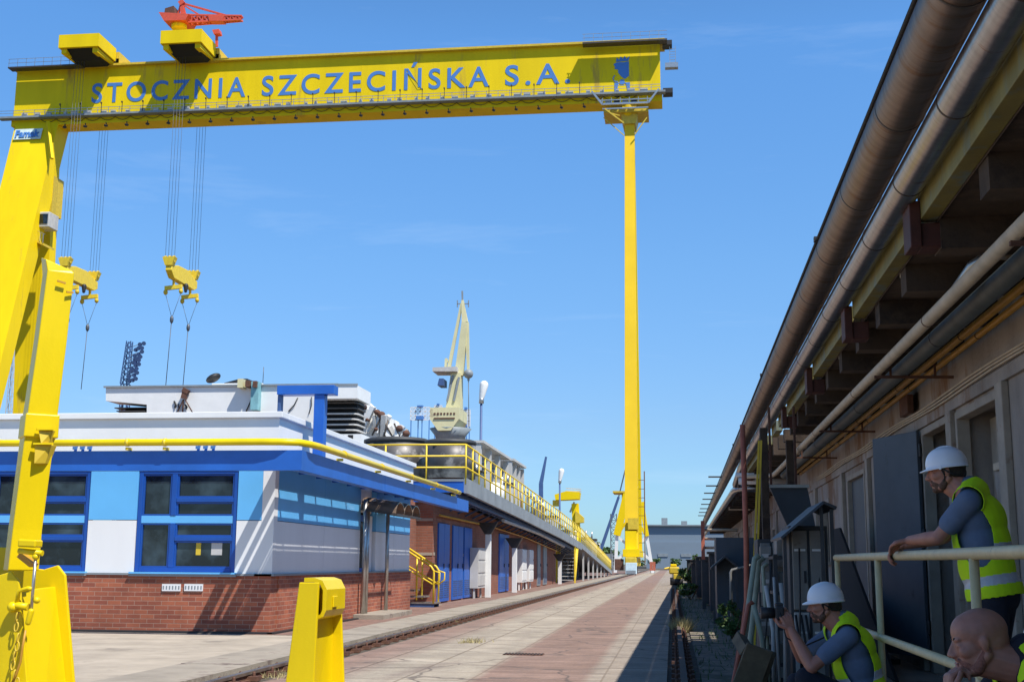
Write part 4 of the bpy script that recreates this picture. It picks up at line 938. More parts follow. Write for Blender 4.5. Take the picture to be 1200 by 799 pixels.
# floodlight mast
Yf = 180
t = thing('floodlight_mast', (at(150,600,Y=Yf).x, Yf, 0), 'tall blue grey lattice floodlight mast with a tilted bank of lamps', 'floodlight mast')
fa, fb = at(149,480,Y=Yf), at(152,402,Y=Yf)
mb = MB(); mb.lattice((fa.x,Yf,0),(at(147,452,Y=Yf).x,Yf,at(0,452,Y=Yf).z),1.6,1.0,14,.16); mb.lattice(at(146,450,Y=Yf), at(152,400,Y=Yf), 1.0,.7, 8,.12); mb.build('lattice_mast', 'mast_blue', t)
random.seed(5)
proto = None
for i in range(9):
    for j in range(3):
        q = at(150+j*3.6+i*1.15+2+random.uniform(-1,1), 445-i*5.0-j*1.6+random.uniform(-1.2,1.2), Y=Yf-.6)
        if i == 8 and j == 0: continue
        if proto is None:
            mb = MB(); mb.tube([(0,0,0),(.1,-.35,-.12),(.2,-.6,-.2)], 1, 10, radii=[.12,.28,.34]); mb.bar((0,.2,0),(0,0,0),.1); proto = mb.build('floodlight', 'mast_blue', t, keep=True); o = proto
        else: o = proto.copy(); COL.objects.link(o); o.parent = t
        o.location = q - t.location
for i in range(9):
    mb = MB(); mb.bar(at(147+i*1.1,446-i*5.0,Y=Yf), at(159+i*1.1,442-i*5.0,Y=Yf), .09); mb.build('lamp_bar', 'steelgray', t)
# faint aerial mast far left
t = thing('radio_mast', (at(22,500,Y=300).x, 300, 0), 'very faint thin lattice mast on the horizon between the crane legs', 'mast')
a = at(19,378,Y=300); mb = MB(); mb.lattice((a.x,300,0),(a.x,300,a.z),2.2,.7,16,.14); mb.build('mast_lattice', 'lightgray', t)
mb = MB(); mb.bar((a.x-2,300,a.z-2),(a.x+3,300,a.z-2.6),.15); mb.build('mast_arm', 'red', t)
# ================================================================== GANTRY CRANE
t = thing('gantry_crane', (-42, 147.5, 0), 'giant yellow gantry crane with blue shipyard lettering spanning the whole yard', 'gantry crane')
YF, YB = 146.0, 148.8
gx0, gx1, gz0, gz1 = -85.4, -.55, 58.35, 65.0
g = MB(); g.box(gx0, gx1, YF, YB, gz0, gz1); girder = g.build('girder', 'yellow', t)
g = MB(); g.box(gx0-.3, gx1+.6, YF-.55, YB+.3, gz1+.001, gz1+.28); g.build('top_flange', 'yellow_dull', girder)
g = MB(); g.box(gx0-1.6, gx1+.6, YF-1.0, YF-.001, gz0-.25, gz0); g.build('lower_walkway', 'steelgray', girder)
g = MB()
for i in range(58):
    xx = gx0+.5+i*1.46
    g.bar((xx,YF-.95,gz0),(xx,YF-.95,gz0+.75),.06)
g.bar((gx0-1.5,YF-.95,gz0+.75),(gx1,YF-.95,gz0+.75),.06); g.bar((gx0-1.5,YF-.95,gz0+.4),(gx1,YF-.95,gz0+.4),.05)
g.build('walkway_rail', 'galv', girder)
random.seed(11)
g = MB()
for i in range(46):
    xx = gx0+2+i*1.8+random.uniform(-.4,.4); g.obox((xx,YF-.7,gz0+.22), (random.uniform(.3,1.0),.3,random.uniform(.2,.45)))
g.build('walkway_boxes', 'lightgray', girder)
g = MB(); g.box(gx0-.2, gx1+.2, YF-.05, YB+.05, gz0-1.05, gz0-.251); g.build('lower_girder_strip', 'yellow', girder)
for i in range(1, 9):
    xx = gx0+i*9.4; g = MB(); g.box(xx-.05, xx+.05, YF-.012, YF-.001, gz0+.05, gz1-.05); g.build('plate_seam', 'yellow', girder)
# cable loops
for i in range(38):
    x0_ = gx0+4+i*2.05; g = MB(); g.tube([(x0_,YF-.15,gz0-.3),(x0_+.5,YF-.15,gz0-.62),(x0_+1.02,YF-.15,gz0-.72),(x0_+1.55,YF-.15,gz0-.62),(x0_+2.05,YF-.15,gz0-.3)], .035, 5); g.build('cable_loop', 'black', girder)
for i in range(28):
    xx = gx0+7+i*2.83
    if xx > gx1-9: break
    g = MB(); g.bar((xx,YF-1.0,gz0+1.2),(xx,YF-1.0,gz0),.07); g.obox((xx,YF-1.1,gz0+1.3),(.16,.2,.2)); g.build('lamp_post', 'band', girder)
    g = MB(); g.bar((xx+.4,YF-.2,gz0-1.05),(xx+.5,YF-.3,gz0-1.5),.1); g.obox((xx+.55,YF-.5,gz0-1.6),(.28,.45,.25),(0.4,.5,0)); g.build('floodlight', 'black', girder)
# right end details
g = MB(); a = at(770,52,Y=YF-.8); g.box(gx1-9.5, gx1+.9, YF-1.8, YF-.56, gz1-.55, gz1-.35); g.build('end_walkway', 'band', girder)
g = MB()
for i in range(9): g.bar((gx1-9.3+i*1.15,YF-1.75,gz1-.35),(gx1-9.3+i*1.15,YF-1.75,gz1+.7),.06)
for z in (.2,.7): g.bar((gx1-9.5,YF-1.75,gz1+z),(gx1+.9,YF-1.75,gz1+z),.05)
g.build('end_walkway_rail', 'galv', girder)
for z in (gz1-.3, gz0+.1): g = MB(); g.obox((gx1+.9,YF+.3,z),(1.2,1.6,.6)); g.build('buffer', 'black', girder)
g = MB()
for z in range(8): g.bar((gx1+1.2,YF,gz0+3.2+z*.35),(gx1+1.9,YF,gz0+3.2+z*.35),.05)
g.bar((gx1+1.2,YF,gz0+3),(gx1+1.2,YF,gz0+6),.07); g.bar((gx1+1.9,YF,gz0+3),(gx1+1.9,YF,gz0+6),.07); g.obox((gx1+1.4,YF,gz0+3.4),(1.6,.9,.6)); g.build('end_ladder', 'galv', girder)
# left end walkway
g = MB(); g.box(gx0-.3, gx0+9.8, YF-1.8, YF-.56, gz1-.3, gz1-.12); g.build('left_walkway', 'band', girder)
g = MB()
for i in range(9): g.bar((gx0-.2+i*1.2,YF-1.75,gz1-.1),(gx0-.2+i*1.2,YF-1.75,gz1+.95),.05)
for z in (.4,.95): g.bar((gx0-.3,YF-1.75,gz1+z),(gx0+9.8,YF-1.75,gz1+z),.05)
g.build('left_walkway_rail', 'galv', girder)
# the name
cap_h, fs = 2.75, 4.0
def word(txt, pa, pb, name='yard_name'):
    xa, xb = at(pa,108,Y=YF).x, at(pb,100,Y=YF).x
    o = text_mesh(name, txt, fs, 'letter_blue', girder, (0,0,0), (0,0,0), width=xb-xa, bold=.06, depth=.02, spacing=1.32)
    for v in o.data.vertices: v.co.y *= cap_h/(fs*.73)
    o.rotation_euler = (R(90),0,0); o.location = (xa-t.location.x, YF-.03-t.location.y, 60.15)
word('STOCZNIA', 108, 288); word('SZCZECIŃSKA', 307, 573); word('S.A.', 592, 668)
# griffin head emblem
em = bpy.data.objects.new('emblem', None)
cxg, czg = at(729,82,Y=YF).x, at(729,82,Y=YF).z
def G(pts, name, y=YF-.05):
    mb = MB(); mb.prism([(cxg+u, czg+v) for u, v in pts], 'y', y, YF-.002); return mb.build(name, 'letter_blue', girder)
G([(.85,1.05),(.85,-.85),(.3,-1.25),(-.15,-.85),(-.5,-.35),(-.45,.0),(-.95,.15),(-.85,.35),(-1.05,.75),(-.7,.95),(-.3,1.0),(.2,.95)], 'griffin_head')
G([(-.75,1.05),(.8,1.12),(.95,1.75),(.55,1.4),(.35,1.8),(.1,1.38),(-.15,1.75),(-.35,1.32),(-.65,1.6)], 'griffin_crown')
for s_ in (-1, 1):
    G([(s_*.95,-1.7),(s_*.35,-1.7),(s_*.5,-2.0),(s_*.62,-2.6),(s_*.5,-3.2),(s_*.3,-3.6),(s_*.95,-3.6)][::s_], 'emblem_side')
G([(-.2,-1.3),(.2,-1.3),(.35,-1.75),(.2,-1.95),(-.2,-1.95),(-.35,-1.75)], 'emblem_neck')
mb = MB(); mb.tube([(cxg-.9,YF-.03,czg-.7),(cxg-1.15,YF-.03,czg-1.1),(cxg-.95,YF-.03,czg-1.5),(cxg-.5,YF-.03,czg-1.6)], .06, 6); mb.build('emblem_curl', 'letter_blue', girder)
# pendulum leg (right)
px_ = -4.35
def lerp(a, b, t_): return a+(b-a)*t_
ztop = gz0-2.2
leg = MB(); leg.hexa([(px_-.85,139.2,2.8),(px_+.62,139.2,2.8),(px_+.62,140.8,2.8),(px_-.85,140.8,2.8),(px_-.65,146.3,ztop),(px_+.55,146.3,ztop),(px_+.55,147.6,ztop),(px_-.65,147.6,ztop)]); leg.build('pendulum_leg', 'yellow_orange', t)
leg = MB(); leg.hexa([(px_-.7,153.8,2.8),(px_+.7,153.8,2.8),(px_+.7,155.2,2.8),(px_-.7,155.2,2.8),(px_-.5,147.7,ztop),(px_+.5,147.7,ztop),(px_+.5,148.7,ztop),(px_-.5,148.7,ztop)]); leg.build('pendulum_leg', 'yellow', t)
for (z0_, z1_, w_) in ((3.2,5.2,1.25),(6.0,7.6,1.1)):
    pass
mb = MB(); a, b = at(733,645,Y=139), at(746,622,Y=139); mb.box(a.x,b.x,138.6,139.6,a.z,b.z); mb.build('leg_cabinet', 'yellow', t)
mb = MB(); a, b = at(736,620,Y=139), at(748,607,Y=139); mb.box(a.x,b.x,138.7,139.4,a.z,b.z); mb.build('leg_box', 'yellow_dull', t)
for i in range(10):
    z = 1.5+i*1.0; mb = MB(); mb.bar((px_+.7,139.8+z*.13,z),(px_+1.35,139.8+z*.13,z),.06); mb.build('ladder_rung', 'rust', t)
mb = MB(); mb.bar((px_+1.35,139.9,1.2),(px_+1.35,141.3,11.5),.12); mb.build('ladder_rail', 'rust', t)
# bogies
for (y_) in (137.6, 140.2, 142.8, 153.5):
    mb = MB(); mb.box(px_-.75,px_+.5,y_-1.1,y_+1.1,.9,1.9); b_ = mb.build('bogie', 'yellow_dull', t, bevel=.1)
    for s_ in (-.55,.55):
        mb = MB(); mb.tube([(px_-.35,y_+s_,.5),(px_+.15,y_+s_,.5)], .42, 16); mb.build('wheel', 'rail', b_)
mb = MB(); mb.box(px_-1.0,px_+.8,137.2,156,1.95,2.75); mb.build('sill_beam', 'yellow', t)
mb = MB(); mb.box(px_-1.9,px_-1.0,137.4,139.4,.5,1.7); mb.build('cable_reel_box', 'rust', t)
# head of the pendulum leg
mb = MB(); mb.box(px_-3.2,px_+2.3,145.3,149.3,gz0-2.6,gz0-2.2); mb.build('leg_head_platform', 'yellow_dull', t)
mb = MB(); mb.hexa([(px_-.8,145.8,gz0-3.9),(px_+.7,145.8,gz0-3.9),(px_+.7,149,gz0-3.9),(px_-.8,149,gz0-3.9),(px_-1.1,145.8,gz0-2.61),(px_+1.0,145.8,gz0-2.61),(px_+1.0,149,gz0-2.61),(px_-1.1,149,gz0-2.61)]); mb.build('leg_head', 'yellow_dull', t)
mb = MB(); mb.cap((px_-.2,146.2,gz0-2.2),(px_-.2,146.2,gz0-1.3),.8,.7); mb.box(px_-.9,px_+.8,145.6,147,gz0-1.9,gz0-1.5); mb.build('hinge', 'yellow', t)
fr = MB(); yq = YF-1.3
P_ = [(px_-4.6,yq,gz0),(px_-3.3,yq,gz0-1.7),(px_+2.3,yq,gz0-1.7),(px_+3.6,yq,gz0)]
for a, b in zip(P_, P_[1:]): fr.bar(a, b, .22)
for k in range(6): fr.bar((px_-3.3+k*1.1,yq,gz0-1.7),(px_-3.3+k*1.1,yq,gz0-.9),.08)
fr.bar((px_-3.6,yq,gz0-1.2),(px_+2.6,yq,gz0-1.2),.12); fr.bar((px_-3.3,yq,gz0-2.3),(px_+2.3,yq,gz0-2.3),.15); fr.build('access_cage', 'galv', t)
fr = MB(); fr.bar((px_-3.0,yq,gz0-2.3),(px_-.7,yq,gz0-4.2),.16); fr.bar((px_-1.2,yq+.1,gz0-3.2),(px_-3.1,yq+.1,gz0-2.6),.12); fr.bar((px_+2.1,yq+.6,gz0-3.4),(px_+.6,yq+.6,gz0-5.5),.12); fr.bar((px_-3.2,yq+.6,gz0-3.2),(px_-.7,yq+.6,gz0-5.6),.1); fr.build('head_brace', 'yellow_dull', t)
for k in range(4):
    mb = MB(); mb.obox((px_-2.6+k*1.05,yq+.25,gz0-1.45),(.7,.3,.4)); mb.build('equipment_box', 'black' if k%2 else 'steelgray', t)
# rigid leg (left)
Lx = -79.0; z_t = gz0-.3
def XL(px, py): return at(px, py, X=Lx)
wl = at(20,150,Y=146).x
mb = MB(); s_ = .27
yb = 146-s_*z_t
mb.hexa([(Lx-5.4,yb,-.0),(Lx-.3,yb,0),(Lx-.3,yb+2.0,0),(Lx-5.4,yb+2.0,0),(wl-.2,146,z_t),(Lx,146,z_t),(Lx,149.0,z_t),(wl-.2,149.0,z_t)]); rl = mb.build('rigid_leg', 'yellow', t)
mb = MB(); 
xa_, xb_ = at(69,190,Y=151).x, at(60,600,Y=151).x-.5
mb.hexa([(xb_-3.8,149.2,0),(xb_,149.2,0),(xb_-.2,151,0),(xb_-3.8,151,0),(xa_-4.6,149.2,z_t),(xa_,149.2,z_t),(xa_,151,z_t),(xa_-4.6,151,z_t)]); mb.build('rigid_leg', 'yellow', t)
mb = MB(); mb.box(wl-.4, xa_+.1, 146.2, 151.1, z_t-1.2, z_t); mb.build('leg_head', 'yellow', t)
# maker's sign on the leg
zs = at(30,160,Y=146).z
sgn = MB(); a, b = at(18,166,Y=145.6), at(51,151,Y=145.6); yy_ = 146-s_*(z_t-(a.z+b.z)/2)-.12
sgn.obox(((a.x+b.x)/2, yy_-.08, (a.z+b.z)/2), (b.x-a.x, .06, b.z-a.z), (-math.atan(s_),0,0)); so_ = sgn.build('maker_sign', 'letter_pale', t)
tt = text_mesh('maker_name', 'Famak', 1.5, 'letter_blue', so_, (0,0,0), (0,0,0), width=(b.x-a.x)*.88, bold=.05, depth=.02)
tt.rotation_euler = (R(90)-math.atan(s_),0,0); tt.location = Vector((a.x+(b.x-a.x)*.06, yy_-.33, a.z+(b.z-a.z)*.22)) - t.location
# ladder pipe down the leg and operator's cabin
mb = MB(); p1, p2 = at(56,143,Y=145.2), at(61,186,Y=143.6); mb.bar(p1, p2, .35); mb.build('leg_conduit', 'yellow', t)
mb = MB(); a, b = at(46,268,Y=144), at(62,250,Y=144); mb.box(a.x,b.x,143.2,145.6,a.z,b.z); cb_ = mb.build('operator_cabin', 'lightgray', t, bevel=.08)
mb = MB(); mb.box(a.x+.25,b.x-.2,143.12,143.19,a.z+.4,b.z-.3); mb.build('cabin_window', 'glass', cb_)
mb = MB(); a2, b2 = at(40,291,Y=144), at(58,272,Y=144); mb.hexa([(a2.x,143,a2.z+.9),(b2.x,143,a2.z),(b2.x,145.5,a2.z),(a2.x,145.5,a2.z+.9),(a2.x,143,a2.z+1.2),(b2.x,143,a2.z+.3),(b2.x,145.5,a2.z+.3),(a2.x,145.5,a2.z+1.2)]); mb.build('cabin_platform', 'yellow_dull', t)
mb = MB()
for k in range(5): mb.bar((a2.x+k*.42,142.95,a2.z+1.2-k*.2),(a2.x+k*.42,142.95,a2.z+2.4-k*.2),.06)
mb.bar((a2.x,142.95,a2.z+2.4),(b2.x,142.95,a2.z+1.5),.06); mb.build('platform_rail', 'galv', t)
mb = MB(); a3, b3 = at(47,250,Y=145.5), at(62,205,Y=145.5); mb.box(a3.x, b3.x, 145.8, 148.5, a3.z, b3.z); mb.build('stair_tower', 'yellow_dull', t)
# trolleys ---------------------------------------------------------
def trolley(dx, xr_, zh_):
    """things riding on the girder: near and far overhanging machine boxes. dx = left x of the near box"""
    t2 = thing('crane_trolley', (dx, 147.3, gz1+.28), 'x', 'crane trolley', 'trolleys on the crane girder')
    x0_, x1_ = dx, dx+5.4
    z0_, z1_ = zb0, zb1
    mb = MB(); mb.box(x0_,x1_,140.6,145.6,z0_,z1_); mb.build('machine_box', 'yellow', t2)
    mb = MB(); mb.hexa([(x0_+.9,143.2,z0_-.8),(x1_-.9,143.2,z0_-.8),(x1_-.9,145.3,z0_-.8),(x0_+.9,145.3,z0_-.8),(x0_+.2,141.0,z0_-.01),(x1_-.2,141.0,z0_-.01),(x1_-.2,145.4,z0_-.01),(x0_+.2,145.4,z0_-.01)]); mb.build('under_frame', 'dark', t2)
    for xx in (x0_+.3, x1_-.9):
        mb = MB(); mb.bar((xx+.3,141.0,z0_-.2),(xx+.3,146.0,gz1+.6),.7,.9); mb.build('support_beam', 'yellow', t2)
    for xx in (x0_+1.3, x1_-1.5, x0_+2.6):
        mb = MB(); mb.box(xx,xx+.7,145.0,145.6,gz1+.3,z0_-.01); mb.build('post', 'yellow_dull', t2)
    for k in range(4):
        mb = MB(); xx = x0_+.3+k*1.5; mb.box(xx,xx+1.1,145.7,147.2,gz1+.3,gz1+1.0); w_ = mb.build('wheel_bogie', 'yellow_dull', t2)
        mb = MB(); mb.tube([(xx+.3,145.6,gz1+.72),(xx+.3,146.6,gz1+.72)],.4,12); mb.build('wheel', 'black', w_)
    mb = MB(); mb.hexa([(x0_+3.3,147.5,gz1+.3),(x1_+3.3,147.5,gz1+.3),(x1_+3.3,154,gz1-.2),(x0_+3.3,154,gz1-.2),(x0_+2.5,147.5,z1_-1.0),(x1_-.1,147.5,z1_-1.0),(x1_-.1,154,z1_-1.3),(x0_+2.5,154,z1_-1.3)]); mb.build('rear_machine_house', 'yellow', t2)
    mb = MB(); mb.box(x0_+1,x1_+.4,145.7,150,z0_-.6,z1_-.4); mb.build('bridge_frame', 'yellow_dull', t2)
    for q in range(4):
        xx = xr_-.6+q*.4
        mb = MB(); mb.tube([(xx,143.2,z0_-.6),(xx,143.2,zh_)], .022, 4); mb.build('hoist_rope', 'rope', t2)
        mb = MB(); mb.tube([(xx,151.0,gz0+1),(xx,151.0,zh_)], .022, 4); mb.build('hoist_rope', 'rope', t2)
    mb = MB(); mb.bar((x0_+3,150,z1_-.8),(x0_+3,150,z1_+1.2),.08); mb.bar((x0_+2,150,z1_+.9),(x0_+4,150,z1_+.9),.08); mb.build('aerial', 'galv', t2)
    return t2
zb0, zb1 = at(215,50,Y=140.6).z, at(215,35,Y=140.6).z
xt1, xt2 = at(188,45,Y=140.6).x, at(69,45,Y=140.6).x
tr = trolley(xt1, at(199,305,Y=143.2).x, at(199,305,Y=143.2).z); tr['label'] = 'trolley with the red derrick on its roof, above the letters of the girder'
zb0, zb1 = at(95,55,Y=140.6).z, at(95,40,Y=140.6).z
tr2 = trolley(xt2, at(77,306,Y=143.2).x, at(77,306,Y=143.2).z); tr2['label'] = 'trolley at the left end of the girder with an empty flat roof'
# red derrick
zr = at(215,35,Y=140.6).z
t = thing('roof_derrick', (at(210,33,Y=144).x, 144, zr), 'small red derrick crane on the roof of the right trolley', 'crane')
Q = lambda px, py: at(px, py, Y=144)
mb = MB(); mb.tube([Q(210,34),Q(210,27)], 1.0, 12); mb.build('pedestal', 'yellow', t)
mb = MB(); mb.prism([(Q(*p).x,Q(*p).z) for p in [(191,20),(226,22),(222,29),(197,30)]], 'y', 142.6, 145.6); mb.build('slewing_base', 'red', t)
mb = MB(); mb.prism([(Q(*p).x,Q(*p).z) for p in [(196,20),(208,21),(207,11),(197,14)]], 'y', 143, 145); mb.build('cab', 'rust', t)
mb = MB(); mb.bar(Q(215,22),Q(213,4),.5); mb.bar(Q(218,22),Q(214,4),.25); mb.bar(Q(208,20),Q(212,5),.2); mb.build('mast', 'red', t)
mb = MB(); mb.bar(Q(213,4),Q(270,20),.22); mb.bar(Q(213,5),Q(240,22),.18); mb.build('stay', 'red', t)
mb = MB(); mb.lattice(Q(220,24),Q(284,22),1.0,.5,10,.2); mb.build('jib', 'red', t)
mb = MB(); mb.prism([(Q(*p).x,Q(*p).z) for p in [(246,21),(264,21),(263,27),(247,27)]], 'y', 143.4, 144.6); mb.build('jib_trolley', 'red', t)
mb = MB(); mb.bar(Q(212,2),Q(215,6),.7); mb.build('mast_head', 'red', t)
mb = MB(); mb.prism([(at(p[0],p[1],Y=150).x,at(p[0],p[1],Y=150).z) for p in [(250,37),(258,36),(259,41),(252,42)]], 'y', 149.5, 150.5); mb.bar(at(254,42,Y=150),at(254,55,Y=150),.3); mb.build('counter_jib', 'red', t)
# hook blocks
def hookblock(px, py, label, off):
    a = at(px, py, Y=143.2)
    t = thing('hook_block', (a.x, 147, a.z-4), label, 'hook block', 'hook blocks under the gantry crane')
    x, zt_ = a.x, a.z
    mb = MB()
    prof = [(142.9,zt_-1.3),(144.0,zt_-2.1),(150.6,zt_-2.2),(151.5,zt_-1.8),(151.5,zt_-.9),(148.2,zt_-.1),(145.2,zt_-.2),(143.0,zt_-.7)]
    mb.prism(prof, 'x', x-.4, x+.4); mb.build('spreader_beam', 'hook', t, bevel=.06)
    for y_ in (143.2, 151.0):
        mb = MB(); mb.hexa([(x-.45,y_-.4,zt_-.7),(x+.45,y_-.4,zt_-.7),(x+.45,y_+.4,zt_-.7),(x-.45,y_+.4,zt_-.7),(x-.8,y_-.5,zt_+.35),(x+.8,y_-.5,zt_+.35),(x+.8,y_+.5,zt_+.35),(x-.8,y_+.5,zt_+.35)]); sb = mb.build('sheave_housing', 'hook', t)
        for s_ in (-.55,0,.55):
            mb = MB(); mb.tube([(x+s_-.12,y_,zt_+.15),(x+s_+.12,y_,zt_+.15)], .42, 14); mb.build('sheave', 'yellow_dull', sb)
    for y_ in (144.8, 150.2):
        mb = MB(); mb.bar((x-1.1,y_,zt_-3.2),(x+1.1,y_,zt_-3.0),.4,.5); hb = mb.build('lifting_beam', 'hook', t)
        mb = MB(); mb.ell((x-1.0,y_,zt_-3.7),(.28,.3,.35),nu=10,nv=8); mb.ell((x+1.0,y_,zt_-3.6),(.26,.3,.35),nu=10,nv=8); mb.build('hook', 'yellow_dull', hb)
        mb = MB(); mb.bar((x,y_,zt_-2.0),(x,y_,zt_-2.9),.25); mb.build('link', 'yellow_dull', hb)
        mb = MB(); mb.tube([(x-1.0,y_,zt_-3.9),(x,y_,zt_-7)], .03, 4); mb.tube([(x+1.0,y_,zt_-3.9),(x,y_,zt_-7)], .03, 4); mb.tube([(x,y_,zt_-7),(x-.3,y_,at(200,455,Y=y_).z)], .05, 4); mb.ell((x,y_,zt_-7.2),(.25,.25,.5),nu=8,nv=6); mb.build('sling', 'rope', hb)
    mb = MB(); mb.cap((x+.5,147.5,zt_-2.3),(x+.5,147.5,zt_-3.0),.32,.2); mb.build('electrical_plug', 'black', t)
hookblock(199, 305, 'yellow hook block hanging clear in the sky below the middle trolley', 0)
hookblock(77, 306, 'yellow hook block partly hidden behind the leaning foreground mast', 0)
# tower behind the pendulum leg
Yt = 172
T = lambda px, py, Y=Yt: at(px, py, Y=Y)
t = thing('trestle_tower', (T(742,660).x, Yt, 0), 'yellow and white four legged tower behind the foot of the crane leg', 'tower')
for (a, b, c) in (((735,577),(723,627),(721,656)),((752,588),(758,628),(765,658))):
    for yy_ in (Yt-2, Yt+2):
        pa, pb, pc = T(*a,yy_), T(*b,yy_), T(*c,yy_)
        mb = MB(); mb.bar(pa,pb,.95 if a[0]<740 else .6,.95); mb.build('upper_leg', 'yellow', t)
        mb = MB(); mb.bar(pb,(pc.x,pc.y,0),.42); mb.build('lower_leg', 'white', t)
for (a, b, m_) in (((724,626),(738,605),'yellow'),((757,627),(744,605),'yellow'),((723,628),(740,642),'white'),((757,629),(742,645),'white'),((722,656),(738,645),'white'),((764,657),(744,641),'white')):
    mb = MB(); mb.bar(T(*a),T(*b),.35); mb.build('brace', m_, t)
mb = MB(); a, b = T(719,577.5), T(742,575); mb.box(a.x,b.x,Yt-2.5,Yt+2.5,a.z-.1,a.z+.15); mb.build('top_platform', 'yellow_dull', t)
mb = MB(); a, b = T(729,584), T(742,577.5); mb.box(a.x,b.x,Yt-1,Yt+1,a.z-.5,b.z-.12); mb.build('top_beam', 'yellow', t)
mb = MB(); p = T(719,602); mb.lattice((p.x,Yt,0),(p.x,Yt,p.z),.8,.8,9,.1); mb.build('stair_lattice', 'galv', t)
# guy boom
t = thing('boom_crane', (at(702,655,Y=185).x, 185, 0), 'long dark mobile crane boom leaning behind the crane leg', 'crane boom')
mb = MB(); mb.bar(at(702,650,Y=185),at(725,582,Y=185),.5,.5,.35,.35); mb.build('boom', 'mast_blue', t)
mb = MB(); mb.bar(at(725,582,Y=185),at(734,545,Y=185),.18); mb.build('fly_jib', 'rope', t)
a = at(702,655,Y=185); mb = MB(); mb.box(a.x-1.5,a.x+2,184,187,.5,2.6); mb.build('carrier', 'steelgray', t)
# small things at the end of the road
a = at(733,668,Y=134); b = at(746,659,Y=134)
t = thing('site_container', (a.x, 134, 0), 'pale blue white box beside the foot of the crane leg', 'container')
mb = MB(); mb.box(a.x,b.x,134,135.3,.12,b.z); mb.build('box_body', 'paper', t, bevel=.03)
mb = MB(); mb.box(a.x+.1,b.x-.1,133.96,133.995,.2,.5); mb.build('base_band', 'steelgray', t)
mb = MB()
for xx in (a.x+.15, b.x-.15): mb.box(xx-.05,xx+.05,134.1,134.3,0,.12)
mb.build('feet', 'rust', t)
a = at(761.5,668,Y=160); b = at(768,658,Y=160)
t = thing('warning_board', ((a.x+b.x)/2, 160, 0), 'small red and white barrier board at the far end of the road', 'sign board')
mb = MB(); mb.box(a.x,b.x,160,160.1,.35,b.z); mb.build('board', 'redpipe', t)
mb = MB(); mb.box(a.x+.35,b.x-.35,159.95,159.995,b.z-.85,b.z-.35); mb.build('white_field', 'white', t)
mb = MB(); mb.bar((a.x+.1,160.05,0),(a.x+.1,160.05,.35),.08); mb.bar((b.x-.1,160.05,0),(b.x-.1,160.05,.35),.08); mb.build('legs', 'galv', t)
Ym = 75
a = at(783,664,Y=Ym)
t = thing('track_machine', (a.x+.5, Ym, 0), 'small yellow machine at the end of the right rail beside the sheds', 'machine')
mb = MB(); mb.obox((a.x+.35,Ym,.85),(.6,.9,.42)); mb.build('body', 'yellow_dull', t, bevel=.08)
mb = MB(); mb.cap((a.x-.2,Ym-.2,.95),(a.x+.1,Ym,1.0),.05,.07); mb.build('arm', 'yellow_dull', t)
mb = MB(); mb.box(a.x+.12,a.x+.5,Ym-.3,Ym+.3,1.065,1.22); mb.build('cover', 'yellow', t, bevel=.05)
mb = MB(); mb.obox((a.x+.55,Ym,.45),(.5,.9,.4)); mb.build('engine_cover', 'yellow_dull', t, bevel=.04)
for s_ in (-.3,.3):
    mb = MB(); mb.tube([(a.x+.1,Ym+s_,.22),(a.x+.85,Ym+s_,.22)], .22, 12); mb.build('wheel', 'black', t)
# ================================================================== SHED ON THE RIGHT
TH = .010
_old_build = MB.build
def shed_build(s, *a, **k):
    if not k.get('keep'):
        for v in s.b.verts: v.co.x += TH*v.co.y
    return _old_build(s, *a, **k)
MB.build = shed_build
def sthing(name, loc, label, cat, group=None): return thing(name, (loc[0]+TH*loc[1], loc[1], loc[2]), label, cat, group)
WS = 2.55
random.seed(21)
t = sthing('service_shed', (4, 30, 0), 'long dirty plaster shed with an overhanging concrete roof in shade on the right', 'building')
def WYp(px): return at(px, 600, X=WS).y - 0  # Y on the wall plane for a pixel
# openings (y0,y1,z0,z1,kind)
ops = [(-1.0,1.2,.15,2.35,'door'),(3.0,4.6,1.0,2.4,'win'),(6.2,7.6,1.1,2.4,'win'),
       (10.38,12.0,.3,2.66,'alcove'),(12.27,13.72,.15,2.68,'door'),(16.3,16.8,1.2,2.1,'vent'),(18.1,20.0,.15,2.60,'door'),(22.6,23.9,1.3,2.4,'win'),(26.0,27.1,.15,2.3,'door'),(30,31.5,1.3,2.4,'win'),(36,37.2,.15,2.3,'door'),(44,46,1.3,2.4,'win'),(55,56.3,.15,2.3,'door')]
mb = MB(); y_prev = -10; th = .35
for (a, b, z0_, z1_, k_) in ops:
    mb.box(WS, WS+th, y_prev, a, .15, 3.385)
    if z0_ > .16: mb.box(WS, WS+th, a, b, .15, z0_)
    mb.box(WS, WS+th, a, b, z1_, 3.385)
    y_prev = b
mb.box(WS, WS+th, y_prev, 84, .15, 3.385)
mb.box(WS, 9, 83.9, 84.2, .15, 3.385)
mb.build('wall', 'shedwall', t)
mb = MB(); mb.box(WS+th+.001, WS+th+.05, -10, 84, .15, 3.385); mb.build('inner_lining', 'dark', t)
